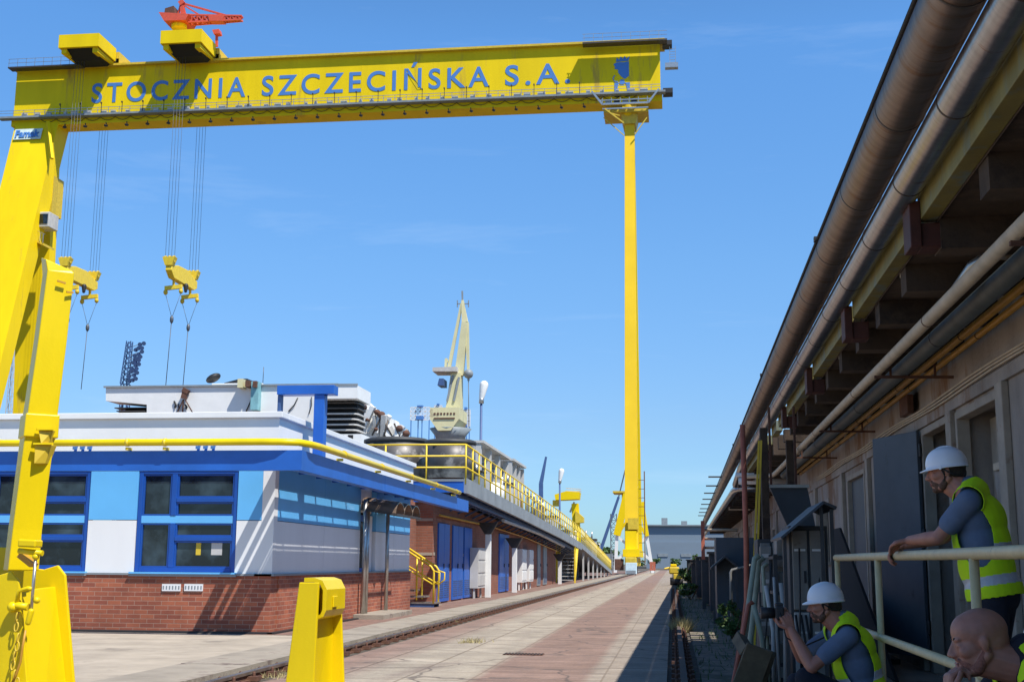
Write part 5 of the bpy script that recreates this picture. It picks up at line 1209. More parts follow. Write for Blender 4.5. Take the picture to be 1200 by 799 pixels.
for (a, b, z0_, z1_, k_) in ops:
    # chipped frame round every opening
    mb = MB(); e = .07
    mb.box(WS-.02, WS+.10, a-.002, a+e, z0_, z1_); mb.box(WS-.02, WS+.10, b-e, b+.002, z0_, z1_); mb.box(WS-.02, WS+.10, a+e, b-e, z1_-e, z1_+.002)
    fr_ = mb.build('opening_frame', 'shedframe', t, bevel=.006)
    if k_ == 'win':
        mb = MB(); mb.box(WS-.06, WS+.15, a-.05, b+.05, z0_-.06, z0_+.001); mb.build('sill', 'shedframe', fr_)
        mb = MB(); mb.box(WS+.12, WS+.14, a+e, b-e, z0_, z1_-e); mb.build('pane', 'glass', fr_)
        mb = MB(); mb.box(WS+.09, WS+.15, (a+b)/2-.03, (a+b)/2+.03, z0_, z1_-e); mb.build('mullion', 'shedframe', fr_)
    elif k_ == 'alcove':
        mb = MB(); mb.box(WS+.28, WS+.34, a+e, b-e, z0_, z1_-e); mb.build('recess_wall', 'shedframe', fr_)
        mb = MB(); mb.box(WS+.20, WS+.279, a+.08, a+.78, 2.13, 2.58); mb.build('small_window_frame', 'shedframe', fr_, bevel=.006)
        mb = MB(); mb.box(WS+.19, WS+.199, a+.15, a+.71, 2.21, 2.50); mb.build('small_pane', 'glass', fr_)
        mb = MB(); mb.box(WS+.12, WS+.279, a+.075, a+.86, 2.06, 2.125); mb.build('ledge', 'cream', fr_, bevel=.005)
        mb = MB(); mb.box(WS+.15, WS+.278, a+.075, a+.95, .3, 2.055); mb.build('plaster_block', 'shedwall', fr_)
    elif k_ == 'door' and a > 14 and a < 20:
        mb = MB(); mb.box(WS+.05, WS+.09, a+e+.5, b-e, z0_, z1_-e); mb.build('half_open_door', 'door', fr_, bevel=.005)
# plinth / pilasters
for a in (10.08, 12.03, 13.95, 17.5, 20.3, 24.5, 29, 35, 41, 50, 60, 70): mb = MB(); mb.box(WS-.06, WS-.001, a, a+.22, .15, 2.69); mb.build('pilaster', 'shedframe', t, bevel=.008)
mb = MB(); mb.box(WS-.035, WS-.001, -10, 84, 2.692, 2.80); mb.build('lintel_band', 'shedwall', t)
# open leaf : hinge near edge
hx, hy = 2.50, 13.70
ex, ey = 2.17, 14.6
mb = MB(); dv = Vector((ex-hx, ey-hy, 0)).normalized(); nv = Vector((-dv.y, dv.x, 0))*.022
P = [Vector((hx,hy,.30)), Vector((ex,ey,.30))]
mb.hexa([P[0]-nv, P[1]-nv, P[1]+nv, P[0]+nv, (P[0]-nv)+Vector((0,0,2.37)), (P[1]-nv)+Vector((0,0,2.37)), (P[1]+nv)+Vector((0,0,2.37)), (P[0]+nv)+Vector((0,0,2.37))])
dl = mb.build('open_steel_door', 'door', t, bevel=.008)
mb = MB()
for r_ in range(7):
    z = .62+r_*.055; a = P[0].lerp(P[1], .25)-nv*1.15; b = P[0].lerp(P[1], .7)-nv*1.15; mb.bar((a.x,a.y,z),(b.x,b.y,z),.006,.014)
mb.build('louvre', 'cabinet_dark', dl)
for q in (.55, 1.5, 2.4): mb = MB(); mb.cap((hx+.01,hy-.02,q),(hx+.01,hy-.02,q+.12),.018,.018,8); mb.build('hinge', 'black', dl)
# roof
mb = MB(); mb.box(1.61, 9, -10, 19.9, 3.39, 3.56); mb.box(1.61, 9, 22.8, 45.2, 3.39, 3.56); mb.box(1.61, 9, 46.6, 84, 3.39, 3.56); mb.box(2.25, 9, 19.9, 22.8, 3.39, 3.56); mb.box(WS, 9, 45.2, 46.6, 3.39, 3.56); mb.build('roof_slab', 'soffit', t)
yv = -6.0; k = 0
while yv < 84:
    if True:
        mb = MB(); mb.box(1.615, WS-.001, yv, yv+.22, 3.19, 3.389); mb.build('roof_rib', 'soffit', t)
        if yv < 40:
            mb = MB(); mb.box(1.615, WS-.001, yv+.222, yv+.25, 3.345, 3.388); mb.build('rib_batten', 'cream', t) if k % 3 == 0 else mb.b.free()
    yv += 1.25; k += 1
segs = [(-10,-4),(-4,-.4),(-.4,2.3),(2.3,5.3),(5.3,7.85),(8.1,11.0),(11.25,14.5),(14.8,18.2),(18.5,19.9),(20.4,21.5),(22.8,30),(30.1,40),(40.1,45.2),(46.6,60),(60.1,72),(72.1,84)]
for a, b in segs:
    mb = MB(); mb.box(1.50, 1.605, a+.006, b-.006, 3.382, 3.55); mb.build('fascia_beam', 'fascia', t, bevel=.004)
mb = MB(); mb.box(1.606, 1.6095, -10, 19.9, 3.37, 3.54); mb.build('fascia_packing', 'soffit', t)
# rust brown pipe brackets on the fascia
for yv in (4.2, 7.75, 11.0, 14.5, 18.2, 24, 30, 37, 44, 52, 61, 71):
    mb = MB(); mb.box(1.43, 1.499, yv, yv+.24, 3.205, 3.50); mb.box(1.501, 1.64, yv+.02, yv+.22, 3.205, 3.36); mb.build('pipe_bracket', 'darkred', t, bevel=.006)
for i, yv in enumerate((11.2,20,28)):
    mb = MB(); mb.box(1.62, 1.74, yv, yv+.16, .15, 3.19); mb.build('roof_post', 'soffit', t) if yv > 18 else mb.b.free()
# walkway slab
mb = MB(); mb.box(1.46, WS, -9, 84, -.03, .14); struct('walkway', mb, 'concrete')
mb = MB(); mb.box(WS, 9, -10, 84, -.03, .149); struct('shed_floor', mb, 'concrete')
# ---------------- pipes
def pipe(name, label, pts, r, m, bands=0, bm='band', n=24, cat='pipe', b0=3, group=None):
    t = sthing(name, (pts[0][0], pts[0][1], pts[0][2]), label, cat, group)
    mb = MB(); mb.tube(pts, r, n); mb.build('pipe_run', m, t)
    if bands:
        a, b = Vector(pts[0]), Vector(pts[1]); Ln = (b-a).length; d = (b-a)/Ln; s_ = b0
        while s_ < Ln-.1:
            mb = MB(); mb.tube([a+d*s_, a+d*(s_+.02)], r+.0025, n); mb.build('joint_band', bm, t); s_ += bands
    return t
bigp = pipe('steam_pipe', 'thickest of the big overhead clad pipes, outermost and highest on the right', [(1.212,-5,3.712),(1.212,84,3.712)], .137, 'lag', bands=1.55, n=32, b0=.8)
mb = MB(); mb.tube([(1.078,-5,3.772),(1.078,84,3.772)], .014, 8); mb.build('edge_cable', 'black', bigp)
for yv in (3.4, 9.7, 16.9, 27):
    mb = MB(); mb.obox((1.065,yv,3.772), (.03,.05,.04)); mb.build('cable_clip', 'black', bigp)
p2 = pipe('steam_pipe', 'second overhead clad pipe with a bluish sheen, just outside the roof edge', [(1.405,-5,3.572),(1.405,30.2,3.572),(1.395,30.8,3.54),(1.36,31.4,3.40),(1.31,31.9,3.22)], .097, 'lag2', bands=1.35, n=32, b0=.4)
p3 = pipe('steam_pipe', 'lower far clad pipe turning out from under the roof', [(2.5,31.8,3.12),(1.62,31.8,3.12),(1.42,31.9,3.12),(1.32,32.3,3.12),(1.29,33,3.12),(1.29,84,3.12)], .085, 'lag2', n=20)
pipe('cross_pipe', 'pale horizontal pipe under the roof, upper of the three', [(1.20,29.4,3.29),(2.5,29.4,3.29)], .05, 'white', n=12)
pipe('cross_pipe', 'pale horizontal pipe under the roof, middle of the three and thickest', [(1.30,30.2,3.20),(2.5,30.2,3.20)], .08, 'white', n=12)
pipe('cream_pipe', 'long cream coloured pipe with rusty clamps running under the canopy', [(1.85,-5,3.07),(1.85,25.6,3.07),(1.84,26.2,3.07),(1.7,26.6,3.07),(1.3,26.7,3.07)], .047, 'cream', bands=4.1, bm='rust', n=16, b0=2.2)
pipe('dark_pipe', 'thick dark grey pipe between the cream pipe and the yellow pipes', [(2.08,-5,3.08),(2.08,26.5,3.08)], .074, 'graypipe', bands=4.6, bm='black', n=18, b0=1.5)
pipe('ochre_pipe', 'outer of the two thin ochre yellow pipes under the canopy', [(2.29,-5,3.105),(2.29,26.5,3.105)], .032, 'orange', bands=3.1, bm='rust', n=12)
pipe('ochre_pipe', 'inner of the two thin ochre yellow pipes, closest to the shed wall', [(2.42,-5,3.11),(2.42,26.5,3.11)], .028, 'orange', bands=3.1, bm='rust', n=12)
for i, z in enumerate((2.87, 2.84, 2.81)):
    pts = [(WS-.055, y_, z+.012*math.sin(y_*1.3+i*.4)) for y_ in [q*.8-4 for q in range(36)]]
    tt_ = pipe('wall_cable', ['top','middle','bottom'][i]+' one of three brown cables sagging along the shed wall', pts, .011, 'cream', n=8, cat='cable', group='cables on the shed wall')
mb = MB(); mb.box(WS-.13, WS-.061, 13.8, 14.3, 2.88, 3.08); tag(mb.build('junction_box', 'rust', None, bevel=.01), 'small rusty junction box on the shed wall above the open steel door', 'junction box')
# hangers above the under-roof pipes
for yv in (2.0, 6.9, 11.9, 16.8, 21):
    mb = MB(); mb.bar((1.80,yv,2.995),(2.52,yv,2.985),.03,.025); mb.bar((1.95,yv,2.995),(1.95,yv,3.385),.02); mb.bar((2.355,yv,2.99),(2.355,yv,3.385),.02)
    tag(mb.build('pipe_hanger', 'rust'), 'rusty hanger under the roof ' + {2.0:'nearest the camera', 6.9:'above the standing man', 11.9:'just before the open steel door',16.8:'beyond the open steel door',21:'farthest, near the pipe bends'}[yv], 'pipe hanger')
# elbow fitting between dark pipe and cream pipe
pipe('bent_pipe', 'short grey bent pipe joining the cream pipe from above', [(2.25,8.3,3.26),(2.02,8.2,3.26),(1.92,8.3,3.20),(1.86,8.7,3.08)], .04, 'galv', n=12)
# cross arms sticking out to the left
for i, px_ in enumerate((0,1,2,3,4,5,6,7)):
    yv = 36+i*4.2
    mb = MB(); mb.box(.70, 1.074, yv, yv+.07, 3.68, 3.72); mb.build('cross_arm', 'band', bigp)
# ---------------- vertical pipe, angle irons, poles
pipe('standpipe', 'red brown upright pipe slightly leaning, between the road and the cabinets', [(.755,16,3.0),(.765,16,1.5),(.752,16,.8),(.70,16,.45),(.60,16,-.02)], .034, 'redpipe', n=14)
t = sthing('angle_iron', (1.08, 15.6, 0), 'pair of yellow painted steel angles standing upright beside the red brown pipe', 'steel profile')
for dx_, l_ in ((0,0),(.07,.05)):
    mb = MB(); mb.bar((.74+dx_*.7,15.5,.0),(.925+dx_*.4,15.5,2.75),.022,.008); mb.bar((.75+dx_*.7,15.51,.0),(.935+dx_*.4,15.51,2.75),.008,.022); mb.build('angle', 'yellow_dull', t)
mb = MB(); mb.box(.97, 1.06, 15.9, 16.1, .0, 2.95); tag(mb.build('timber_post', 'soffit'), 'dark brown timber post behind the yellow steel angles', 'post')
for i, (a, b, r_, lb) in enumerate((((.42,11.8,0),(.70,13.0,1.30),.028,'left of the pale green poles leaning together against the cabinets'),((.52,12.3,0),(.75,13.1,1.28),.03,'middle pale green pole leaning against the cabinets'),((.78,12.6,0),(.80,13.3,1.22),.02,'thin pale pole close to the left grey cabinet'),((.36,11.6,0),(.60,12.5,.85),.022,'lowest leaning pole, rust brown, nearest the road'))):
    mb = MB(); mb.tube([a, tuple((Vector(a)+Vector(b))/2+Vector((.01,0,.02))), b, (b[0]+.05,b[1],b[2]+.04)], r_, 12)
    tag(mb.build('leaning_pole', 'rope_green' if i < 3 else 'redpipe'), lb, 'pole', 'poles leaning against the cabinets')
t = sthing('plywood_crate', (.56, 11.4, 0), 'battered khaki crate tilted on the ground below the leaning poles', 'crate')
mb = MB(); mb.obox((.57,11.5,.33), (.24,.04,.42), (.15,.35,.1)); mb.build('front_board', 'crate', t, bevel=.006)
mb = MB(); mb.obox((.69,11.8,.30), (.05,.4,.38), (.0,.35,.1)); mb.build('side_board', 'crate', t, bevel=.006)
mb = MB(); mb.obox((.51,11.75,.52), (.10,.4,.10), (.3,.5,.3)); mb.build('loose_slat', 'crate', t)
mb = MB(); mb.obox((.60,11.7,.05), (.5,.5,.12)); mb.build('bottom', 'crate', t)
# ---------------- cabinets
def cab(x, y, w_, d_, h_, label, cols=2, roofed=False, z0_=0):
    t = sthing('electrical_cabinet', (x, y, 0), label, 'electrical cabinet')
    mb = MB(); mb.box(x, x+w_, y, y+d_, z0_, h_); mb.build('body', 'cabinet_dark', t, bevel=.006)
    splits = [z0_+.04, z0_+(h_-z0_)*.52, h_-.03]
    for i in range(cols):
        for q in range(2):
            a, b = x+.015+(w_-.03)*i/cols, x+.015+(w_-.03)*(i+1)/cols
            mb = MB(); mb.box(a+.012, b-.012, y-.03, y-.001, splits[q]+.012, splits[q+1]-.012); dr = mb.build('cabinet_door', 'cabinet' if (i+q) % 3 else 'lightgray', t, bevel=.006)
            mb = MB(); mb.box(b-.05, b-.03, y-.045, y-.031, splits[q]+.25, splits[q]+.36); mb.build('handle', 'black', dr)
            mb = MB(); mb.box(a+.03, b-.03, y-.036, y-.031, splits[q+1]-.20, splits[q+1]-.18); mb.build('stripe', 'white', dr)
    for q in (.1,.24,.36):
        mb = MB(); mb.tube([(x+w_*q+.02,y-.06,z0_),(x+w_*q+.05,y-.07,z0_+.4),(x+w_*q,y-.06,z0_+.8)], .012, 6); mb.build('cable', 'black', t)
    return t
cab(.79, 14.0, .29, .7, 1.52, 'left narrow grey electrical cabinet behind the leaning poles', 2)
cab(.95, 11.8, .35, .8, 1.60, 'wider grey electrical cabinet beside the crouching man with the camera', 2)
t = sthing('equipment_rack', (1.2, 13, 0), 'dark steel rack with boxes between the two grey cabinets', 'rack')
for (xx, yy_) in ((.90,12.9),(1.22,12.9),(.90,13.6),(1.22,13.6)):
    mb = MB(); mb.bar((xx,yy_,0),(xx,yy_,1.35),.04); mb.build('upright', 'cabinet_dark', t)
for z in (.25,.6,.95,1.3):
    mb = MB(); mb.box(.88,1.24,12.88,13.62,z,z+.03); mb.build('shelf', 'cabinet_dark', t)
    mb = MB(); mb.box(.92,1.05,12.95,13.4,z+.031,z+.22); mb.build('switch_box', 'cabinet', t, bevel=.006)
    mb = MB(); mb.box(1.08,1.20,12.95,13.3,z+.031,z+.17); mb.build('relay_box', 'cabinet_dark', t, bevel=.006)
t = sthing('conduit_bundle', (.85, 12.6, 0), 'bundle of pale upright conduits and drooping black cables before the grey cabinets', 'conduits')
random.seed(9)
for k in range(6):
    x_ = .70+k*.085+random.uniform(-.02,.02); y_ = 12.4+random.uniform(-.3,.4); h_ = random.uniform(.8,1.25)
    mb = MB(); mb.tube([(x_,y_,0),(x_+random.uniform(-.03,.03),y_,h_*.6),(x_+random.uniform(-.05,.05),y_+.05,h_)], random.choice((.014,.02,.026)), 10); mb.build('conduit', random.choice(('lightgray','rope_green','cabinet')), t)
for k in range(9):
    x_ = .72+random.uniform(0,.55); y_ = 12.2+random.uniform(-.5,.4); h_ = random.uniform(.7,1.5); s_ = random.uniform(-.12,.12)
    mb = MB(); mb.tube([(x_,y_,h_),(x_+s_*.5,y_-.06,h_*.7),(x_+s_,y_-.04,h_*.4),(x_+s_*.7,y_,.02)], .009, 6); mb.build('cable', 'black', t)
for (x_, y_, z_) in ((.80,13.85,.95),(.94,13.85,.95),(.80,13.85,1.22),(.94,13.85,1.22),(.72,12.9,.55)):
    mb = MB(); mb.box(x_,x_+.12,y_-.12,y_,z_,z_+.22); b_ = mb.build('junction_box', 'cabinet', t, bevel=.008)
    mb = MB(); mb.box(x_+.02,x_+.10,y_-.126,y_-.121,z_+.10,z_+.14); mb.build('label_plate', 'lightgray', b_)
# little slanted roof on posts over the right cabinet
t = sthing('canopy_shelter', (1.4, 11, 0), 'small slanted dark metal roof on thin posts over the wider cabinet', 'canopy')
mb = MB(); mb.hexa([(.857,11.4,1.47),(.857,12.8,1.47),(1.236,12.8,1.785),(1.236,11.4,1.785),(.85,11.4,1.49),(.85,12.8,1.49),(1.23,12.8,1.81),(1.23,11.4,1.81)]); mb.build('roof_sheet', 'door', t)
mb = MB(); mb.hexa([(1.237,11.4,1.785),(1.237,12.8,1.785),(1.34,12.8,1.735),(1.34,11.4,1.735),(1.237,11.4,1.81),(1.237,12.8,1.81),(1.35,12.8,1.76),(1.35,11.4,1.76)]); mb.build('rear_sheet', 'cabinet_dark', t)
for xx, zz_ in ((1.22,1.77),(.89,1.5),(1.31,1.74)):
    mb = MB(); mb.bar((xx,11.5,.0),(xx,11.5,zz_),.03); mb.build('post', 'cabinet_dark', t)
# large slanted blue grey panel behind
t = sthing('slanted_panel', (1.9, 17, 2.2), 'large dark blue grey sheet leaning under the roof behind the cabinets', 'metal sheet')
mb = MB()
pn = [at(902,571,Y=16.5), at(946,571,Y=16.5), at(956,618,Y=16.5), at(930,632,Y=16.5)]
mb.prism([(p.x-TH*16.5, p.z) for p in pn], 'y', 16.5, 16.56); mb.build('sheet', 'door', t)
a, b = at(900,569.5,Y=16.45), at(948,569.5,Y=16.45)
mb = MB(); mb.bar((a.x-TH*16.4,16.45,a.z),(b.x-TH*16.4,16.45,b.z),.04); mb.build('top_edge', 'galv', t)
mb = MB()
for xx in (a.x+.05, b.x-.15): mb.bar((xx-TH*16.4,16.6,a.z),(xx-TH*16.4,16.6,3.3),.03)
mb.build('hanger', 'rust', t)
# dark wooden/steel leaning board behind crouching man
t = sthing('leaning_board', (2.0, 15, .14), 'long dark board sloping down against the wall behind the crouching man', 'board')
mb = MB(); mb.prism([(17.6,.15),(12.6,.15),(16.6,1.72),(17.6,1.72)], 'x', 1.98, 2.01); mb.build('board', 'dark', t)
mb = MB(); mb.box(2.02, 2.4, 14.9, 15.9, .141, .2); mb.build('foot', 'black', t)
# far structures along the shed
t = sthing('concrete_booth', (1.7, 27.4, 0), 'pale grey booth wall with a small dark gabled shelter in front, far along the shed', 'booth')
mb = MB(); mb.box(.68, 1.75, 28.0, 29.6, 0, 1.82); mb.build('wall', 'door', t)
mb = MB(); a = 27.2
mb.hexa([(.54,a,1.13),(.54,27.99,1.13),(.846,27.99,1.38),(.846,a,1.38),(.54,a,1.17),(.54,27.99,1.17),(.846,27.99,1.43),(.846,a,1.43)]); mb.hexa([(.848,a,1.38),(.848,27.99,1.38),(1.15,27.99,1.13),(1.15,a,1.13),(.848,a,1.43),(.848,27.99,1.43),(1.155,27.99,1.18),(1.155,a,1.18)]); mb.build('gable_roof', 'cabinet_dark', t)
for xx in (.60, 1.09):
    mb = MB(); mb.bar((xx,27.3,0),(xx,27.3,1.13),.05); mb.build('post', 'cabinet_dark', t)
t = sthing('guard_rail', (.9, 22, 0), 'thin pale pipe frame standing before the far booth', 'frame')
mb = MB(); mb.tube([(.77,22,0),(.77,22,1.1),(.80,22,1.15),(1.14,22,1.24),(1.14,22,0)], .025, 10); mb.build('pipe_loop', 'cabinet', t)
labs = ['tall dark cabinet nearest in the far row left of the booth','dark cabinet second in the far row','dark cabinet third in the far row','dark cabinet fourth in the far row','dark cabinet last in the far row, at the end of the shed']
for i, yv in enumerate((33,39,46,54,64)):
    t = sthing('field_cabinet', (1.2, yv, 0), labs[i], 'cabinet', 'dark cabinets far along the shed')
    h_ = (1.5,1.35,1.45,1.25,1.4)[i]
    x0c = (.62,.50,.38,.26,.08)[i]
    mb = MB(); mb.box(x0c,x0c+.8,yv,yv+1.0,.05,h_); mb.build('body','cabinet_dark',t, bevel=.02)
    mb = MB(); mb.box(x0c-.05,x0c+.86,yv-.08,yv+1.08,h_+.001,h_+.06); mb.build('lid','band',t)
    for k in range(3): mb = MB(); mb.box(x0c+.05+k*.24,x0c+.25+k*.24,yv-.03,yv-.001,.12,h_-.1); mb.build('door','cabinet_dark',t, bevel=.01)
t = sthing('gas_post', (1.3, 38, 0), 'short rusty upright with pale pipes crossing it beneath the far roof', 'post')
mb = MB(); mb.bar((.51,36,1.37),(.51,36,2.45),.10); mb.build('upright','redpipe',t)
for z in (1.7,1.95,2.2): mb = MB(); mb.tube([(.55,36.1,z),(1.5,36.1,z)],.04,8); mb.build('cross_pipe','cream',t)
mb = MB(); mb.bar((.51,36,0),(.51,36,1.36),.1); mb.build('base','cabinet_dark',t)
# ---------------- cream hand railing
XR = 1.28-TH*7; ZR = 1.30
t = sthing('hand_railing', (XR, 6.5, 0), 'chipped cream pipe railing that the standing man leans on', 'railing')
mb = MB(); mb.tube([(XR,10.4,ZR+.005),(XR,4.9,ZR),(XR+.0,1.6,ZR)], .0265, 18); mb.build('top_rail', 'cream_rail', t)
mb = MB(); mb.tube([(XR,10.4,ZR-.50),(XR,4.35,ZR-.49)], .024, 18); mb.build('lower_rail', 'cream_rail', t)
for yv in (8.2, 5.52, 10.35, 3.0):
    mb = MB(); mb.tube([(XR,yv,-.02),(XR,yv,ZR-.02)], .021 if yv > 4 else .021, 18); mb.build('post', 'cream_rail', t)
MB.build = _old_build
# ================================================================== YELLOW STANDS IN THE FOREGROUND
def q_(px, py, Y): return at(px, py, Y=Y)
t = thing('steel_stand', (-2.33, 8, 0), 'low glossy yellow tapered steel stand in the foreground with nothing mounted on it', 'steel stand', 'yellow steel stands')
def plate(px0t, px1t, pyt, px0b, px1b, pyb, Y, th_, name='flange_plate', par=t):
    a, b, c, d = q_(px0t,pyt,Y), q_(px1t,pyt,Y), q_(px0b,pyb,Y), q_(px1b,pyb,Y)
    k = c.z/(a.z-c.z); x0 = c.x+(c.x-a.x)*k; x1 = d.x+(d.x-b.x)*k
    mb = MB(); mb.hexa([(x0,Y,0),(x1,Y,0),(x1,Y+th_,0),(x0,Y+th_,0),(a.x,Y,a.z),(b.x,Y,a.z),(b.x,Y+th_,a.z),(a.x,Y+th_,a.z)])
    return mb.build(name, 'yellow_near', par, bevel=.006), (a, b, x0, x1)
f1, (a, b, x0, x1) = plate(350.5,373.5,682,334.5,368,799,7.80,.03)
f2, (a2, b2, x02, x12) = plate(377,398.5,681,362,403,799,8.34,.03)
# web between with an opening
xw0 = b.x-.035
mb = MB(); mb.hexa([(x1-.09,7.831,0),(x1-.05,7.831,0),(x12-.10,8.339,0),(x12-.14,8.339,0),(b.x-.075,7.831,.90),(b.x-.045,7.831,.90),(b.x-.045,8.339,.90),(b.x-.075,8.339,.90)]); mb.build('web_plate', 'yellow_near', t, bevel=.004)
mb = MB(); mb.box(b.x-.075, b.x-.045, 8.10, 8.339, .902, 1.10); mb.build('web_upper', 'yellow_near', t, bevel=.004)
mb = MB(); mb.box(a.x+.02, a.x+.04, 7.831, 8.339, .0, 1.08); mb.build('rear_web', 'yellow_near', t)
# strap over the top
zt_s = a.z
n = 8; prof = []
xs0, xs1 = a.x+.015, b.x+.012
prof = [(xs0,zt_s+.002),(xs1-.06,zt_s+.002),(xs1-.02,zt_s-.012),(xs1,zt_s-.05),(xs1,zt_s-.17),(xs1-.012,zt_s-.20),(xs1-.05,zt_s-.21)]
outp = [(xs0,zt_s+.028),(xs1-.055,zt_s+.028),(xs1-.005,zt_s+.012),(xs1+.026,zt_s-.045),(xs1+.026,zt_s-.175),(xs1+.008,zt_s-.215),(xs1-.05,zt_s-.237)]
mb = MB()
for i in range(len(prof)-1):
    p0, p1, o0, o1 = prof[i], prof[i+1], outp[i], outp[i+1]
    mb.hexa([(p0[0],7.86,p0[1]),(p1[0],7.86,p1[1]),(p1[0],8.32,p1[1]),(p0[0],8.32,p0[1]),(o0[0],7.86,o0[1]),(o1[0],7.86,o1[1]),(o1[0],8.32,o1[1]),(o0[0],8.32,o0[1])])
bmesh.ops.remove_doubles(mb.b, verts=mb.b.verts, dist=1e-5)
mb.build('strap', 'yellow_near', t)
mb = MB(); mb.box(xs1+.0265,xs1+.036,8.0,8.10,zt_s-.16,zt_s-.09); mb.build('lug', 'yellow_near', t, bevel=.003)
mb = MB(); mb.box(-2.62,-2.12,7.7,8.5,-.02,.03); mb.build('base_plate', 'yellow_near', t, bevel=.005)
for (xx,yy_) in ((-2.58,7.74),(-2.16,7.74),(-2.16,8.45)):
    mb = MB(); mb.tube([(xx,yy_,.03),(xx,yy_,.055)], .02, 6); mb.build('bolt', 'galv', t)
# stand with leaning mast
YL = 8.0
t = thing('mast_stand', (-4.25, YL, 0), 'tall glossy yellow leaning steel mast pinned in a tapered stand at the left edge', 'steel mast', None)
def XZ(px, py, Y=YL): p = at(px, py, Y=Y); return (p.x, p.z)
r_b = XZ(66, 799); r_t = XZ(56, 674); r_c = XZ(47, 662)
k = r_b[1]/(r_t[1]-r_b[1]); xr0 = r_b[0]+(r_b[0]-r_t[0])*k
cxm = -4.31
def side_plate(Y, dz=0, dx=0):
    mb = MB()
    mb.prism([(xr0+dx,0),(r_t[0]+dx,r_t[1]+dz),(r_c[0]+dx,r_c[1]+dz),(r_c[0]+dx-.10,r_c[1]+dz-.03),(cxm-.12,r_c[1]+dz-.02),(cxm-.27,1.33+dz),(cxm-.36,1.33+dz),(cxm-.55,0)], 'y', Y, Y+.028)
    return mb.build('side_plate', 'yellow_near', t, bevel=.006)
side_plate(YL-.26, -.04, -.06); side_plate(YL+.24, 0, 0.0)
mb = MB(); mb.hexa([(xr0-.08,YL-.231,0),(xr0-.04,YL-.231,0),(xr0-.04,YL+.239,0),(xr0-.08,YL+.239,0),(r_t[0]-.13,YL-.231,r_t[1]-.1),(r_t[0]-.09,YL-.231,r_t[1]-.1),(r_t[0]-.06,YL+.239,r_t[1]-.08),(r_t[0]-.10,YL+.239,r_t[1]-.08)]); mb.build('web_plate', 'yellow_near', t, bevel=.004)
mb = MB(); c1 = XZ(0,647), XZ(12,624); mb.box(c1[0][0]-.15, c1[1][0], YL-.30, YL-.262, 1.28, c1[1][1]); mb.build('cheek_block', 'yellow_near', t, bevel=.008)
mb = MB(); mb.box(c1[0][0]-.15, c1[1][0]-.01, YL-.31, YL-.22, 1.262, 1.28); mb.build('cheek_rim', 'yellow_near', t)
# mast (box section turned 40 degrees)
def sect(px0, px1, py): 
    a, b = at(px0,py,Y=YL), at(px1,py,Y=YL); return (a.x+b.x)/2, a.z, (b.x-a.x)
secs = [sect(2,47,668), sect(8,51,620), sect(26,70,480), sect(38,80,400), sect(48.5,88.5,322)]
mb = MB(); rings = []
for (xc_, z_, w_) in secs:
    ang = R(38); h1 = w_/(math.cos(ang)+math.sin(ang))/2
    pts = []
    for (u, v) in ((-1,-1),(1,-1),(1,1),(-1,1)):
        x_ = (u*math.cos(ang)-v*math.sin(ang))*h1; y_ = (u*math.sin(ang)+v*math.cos(ang))*h1
        pts.append(mb.b.verts.new((xc_+x_, YL+y_, z_)))
    rings.append(pts)
# slanted top : raise the left/back corners
xt, zt3, wt_ = secs[-1]
top = []
for v_ in rings[-1]:
    u = (v_.co.x-xt)/(wt_/2); top.append(mb.b.verts.new((v_.co.x-.02, v_.co.y, zt3+.075-.055*u)))
rings.append(top)
for A_, B_ in zip(rings, rings[1:]):
    for q in range(4): mb._f([A_[q],A_[(q+1)%4],B_[(q+1)%4],B_[q]])
mb._f(rings[0][::-1]); mb._f(rings[-1])
mast = mb.build('mast', 'yellow_near', t, bevel=.008)
# collar and pockets
def ring(px0, px1, py0, py1, grow, name):
    mb = MB(); R1 = []
    for (p0, p1, py) in ((px0[0],px0[1],py0),(px1[0],px1[1],py1)):
        xc_, z_, w_ = sect(p0,p1,py); ang = R(38); h1 = (w_/(math.cos(ang)+math.sin(ang))/2)*grow
        R1.append([mb.b.verts.new((xc_+(u*math.cos(ang)-v*math.sin(ang))*h1, YL+(u*math.sin(ang)+v*math.cos(ang))*h1, z_)) for (u,v) in ((-1,-1),(1,-1),(1,1),(-1,1))])
    for q in range(4): mb._f([R1[0][q],R1[0][(q+1)%4],R1[1][(q+1)%4],R1[1][q]])
    mb._f(R1[0][::-1]); mb._f(R1[1]); return mb.build(name, 'yellow_near', mast, bevel=.008)
ring((22,67),(25,69),514,487,1.13,'collar')
def facept(px, py, push): 
    p = at(px, py, Y=YL-.12); return p
for (pz) in (((45,504),(62,504),(57,520),(48,520)), ((41,521),(60,521),(53,543),(40,543))):
    mb = MB(); pp = [at(p[0],p[1],Y=YL-(.130 if p[0] < 52 else .068)) for p in pz]
    # small protruding pocket box : top plate, two cheeks
    mb.hexa([pp[3], pp[2], pp[2]+Vector((0,.06,0)), pp[3]+Vector((0,.06,0)), pp[0], pp[1], pp[1]+Vector((0,.08,0)), pp[0]+Vector((0,.08,0))])
    o = mb.build('pocket', 'yellow_dull', mast, bevel=.003)  # darker yellow stands for the shade inside the pocket
    mb = MB(); mb.bar(pp[0]+Vector((-.01,-.01,.006)), pp[1]+Vector((.01,-.01,.006)), .03, .012); mb.build('pocket_lip', 'yellow_near', o)
for (px0, py0, px1, py1, ya_, yb_) in ((67,329,77,332,.108,.072),(78,342,86,343,.064,.028)):
    mb = MB(); mb.bar(at(px0,py0,Y=YL-ya_), at(px1,py1,Y=YL-yb_), .012, .012); mb.build('weld_lug', 'orange', mast)
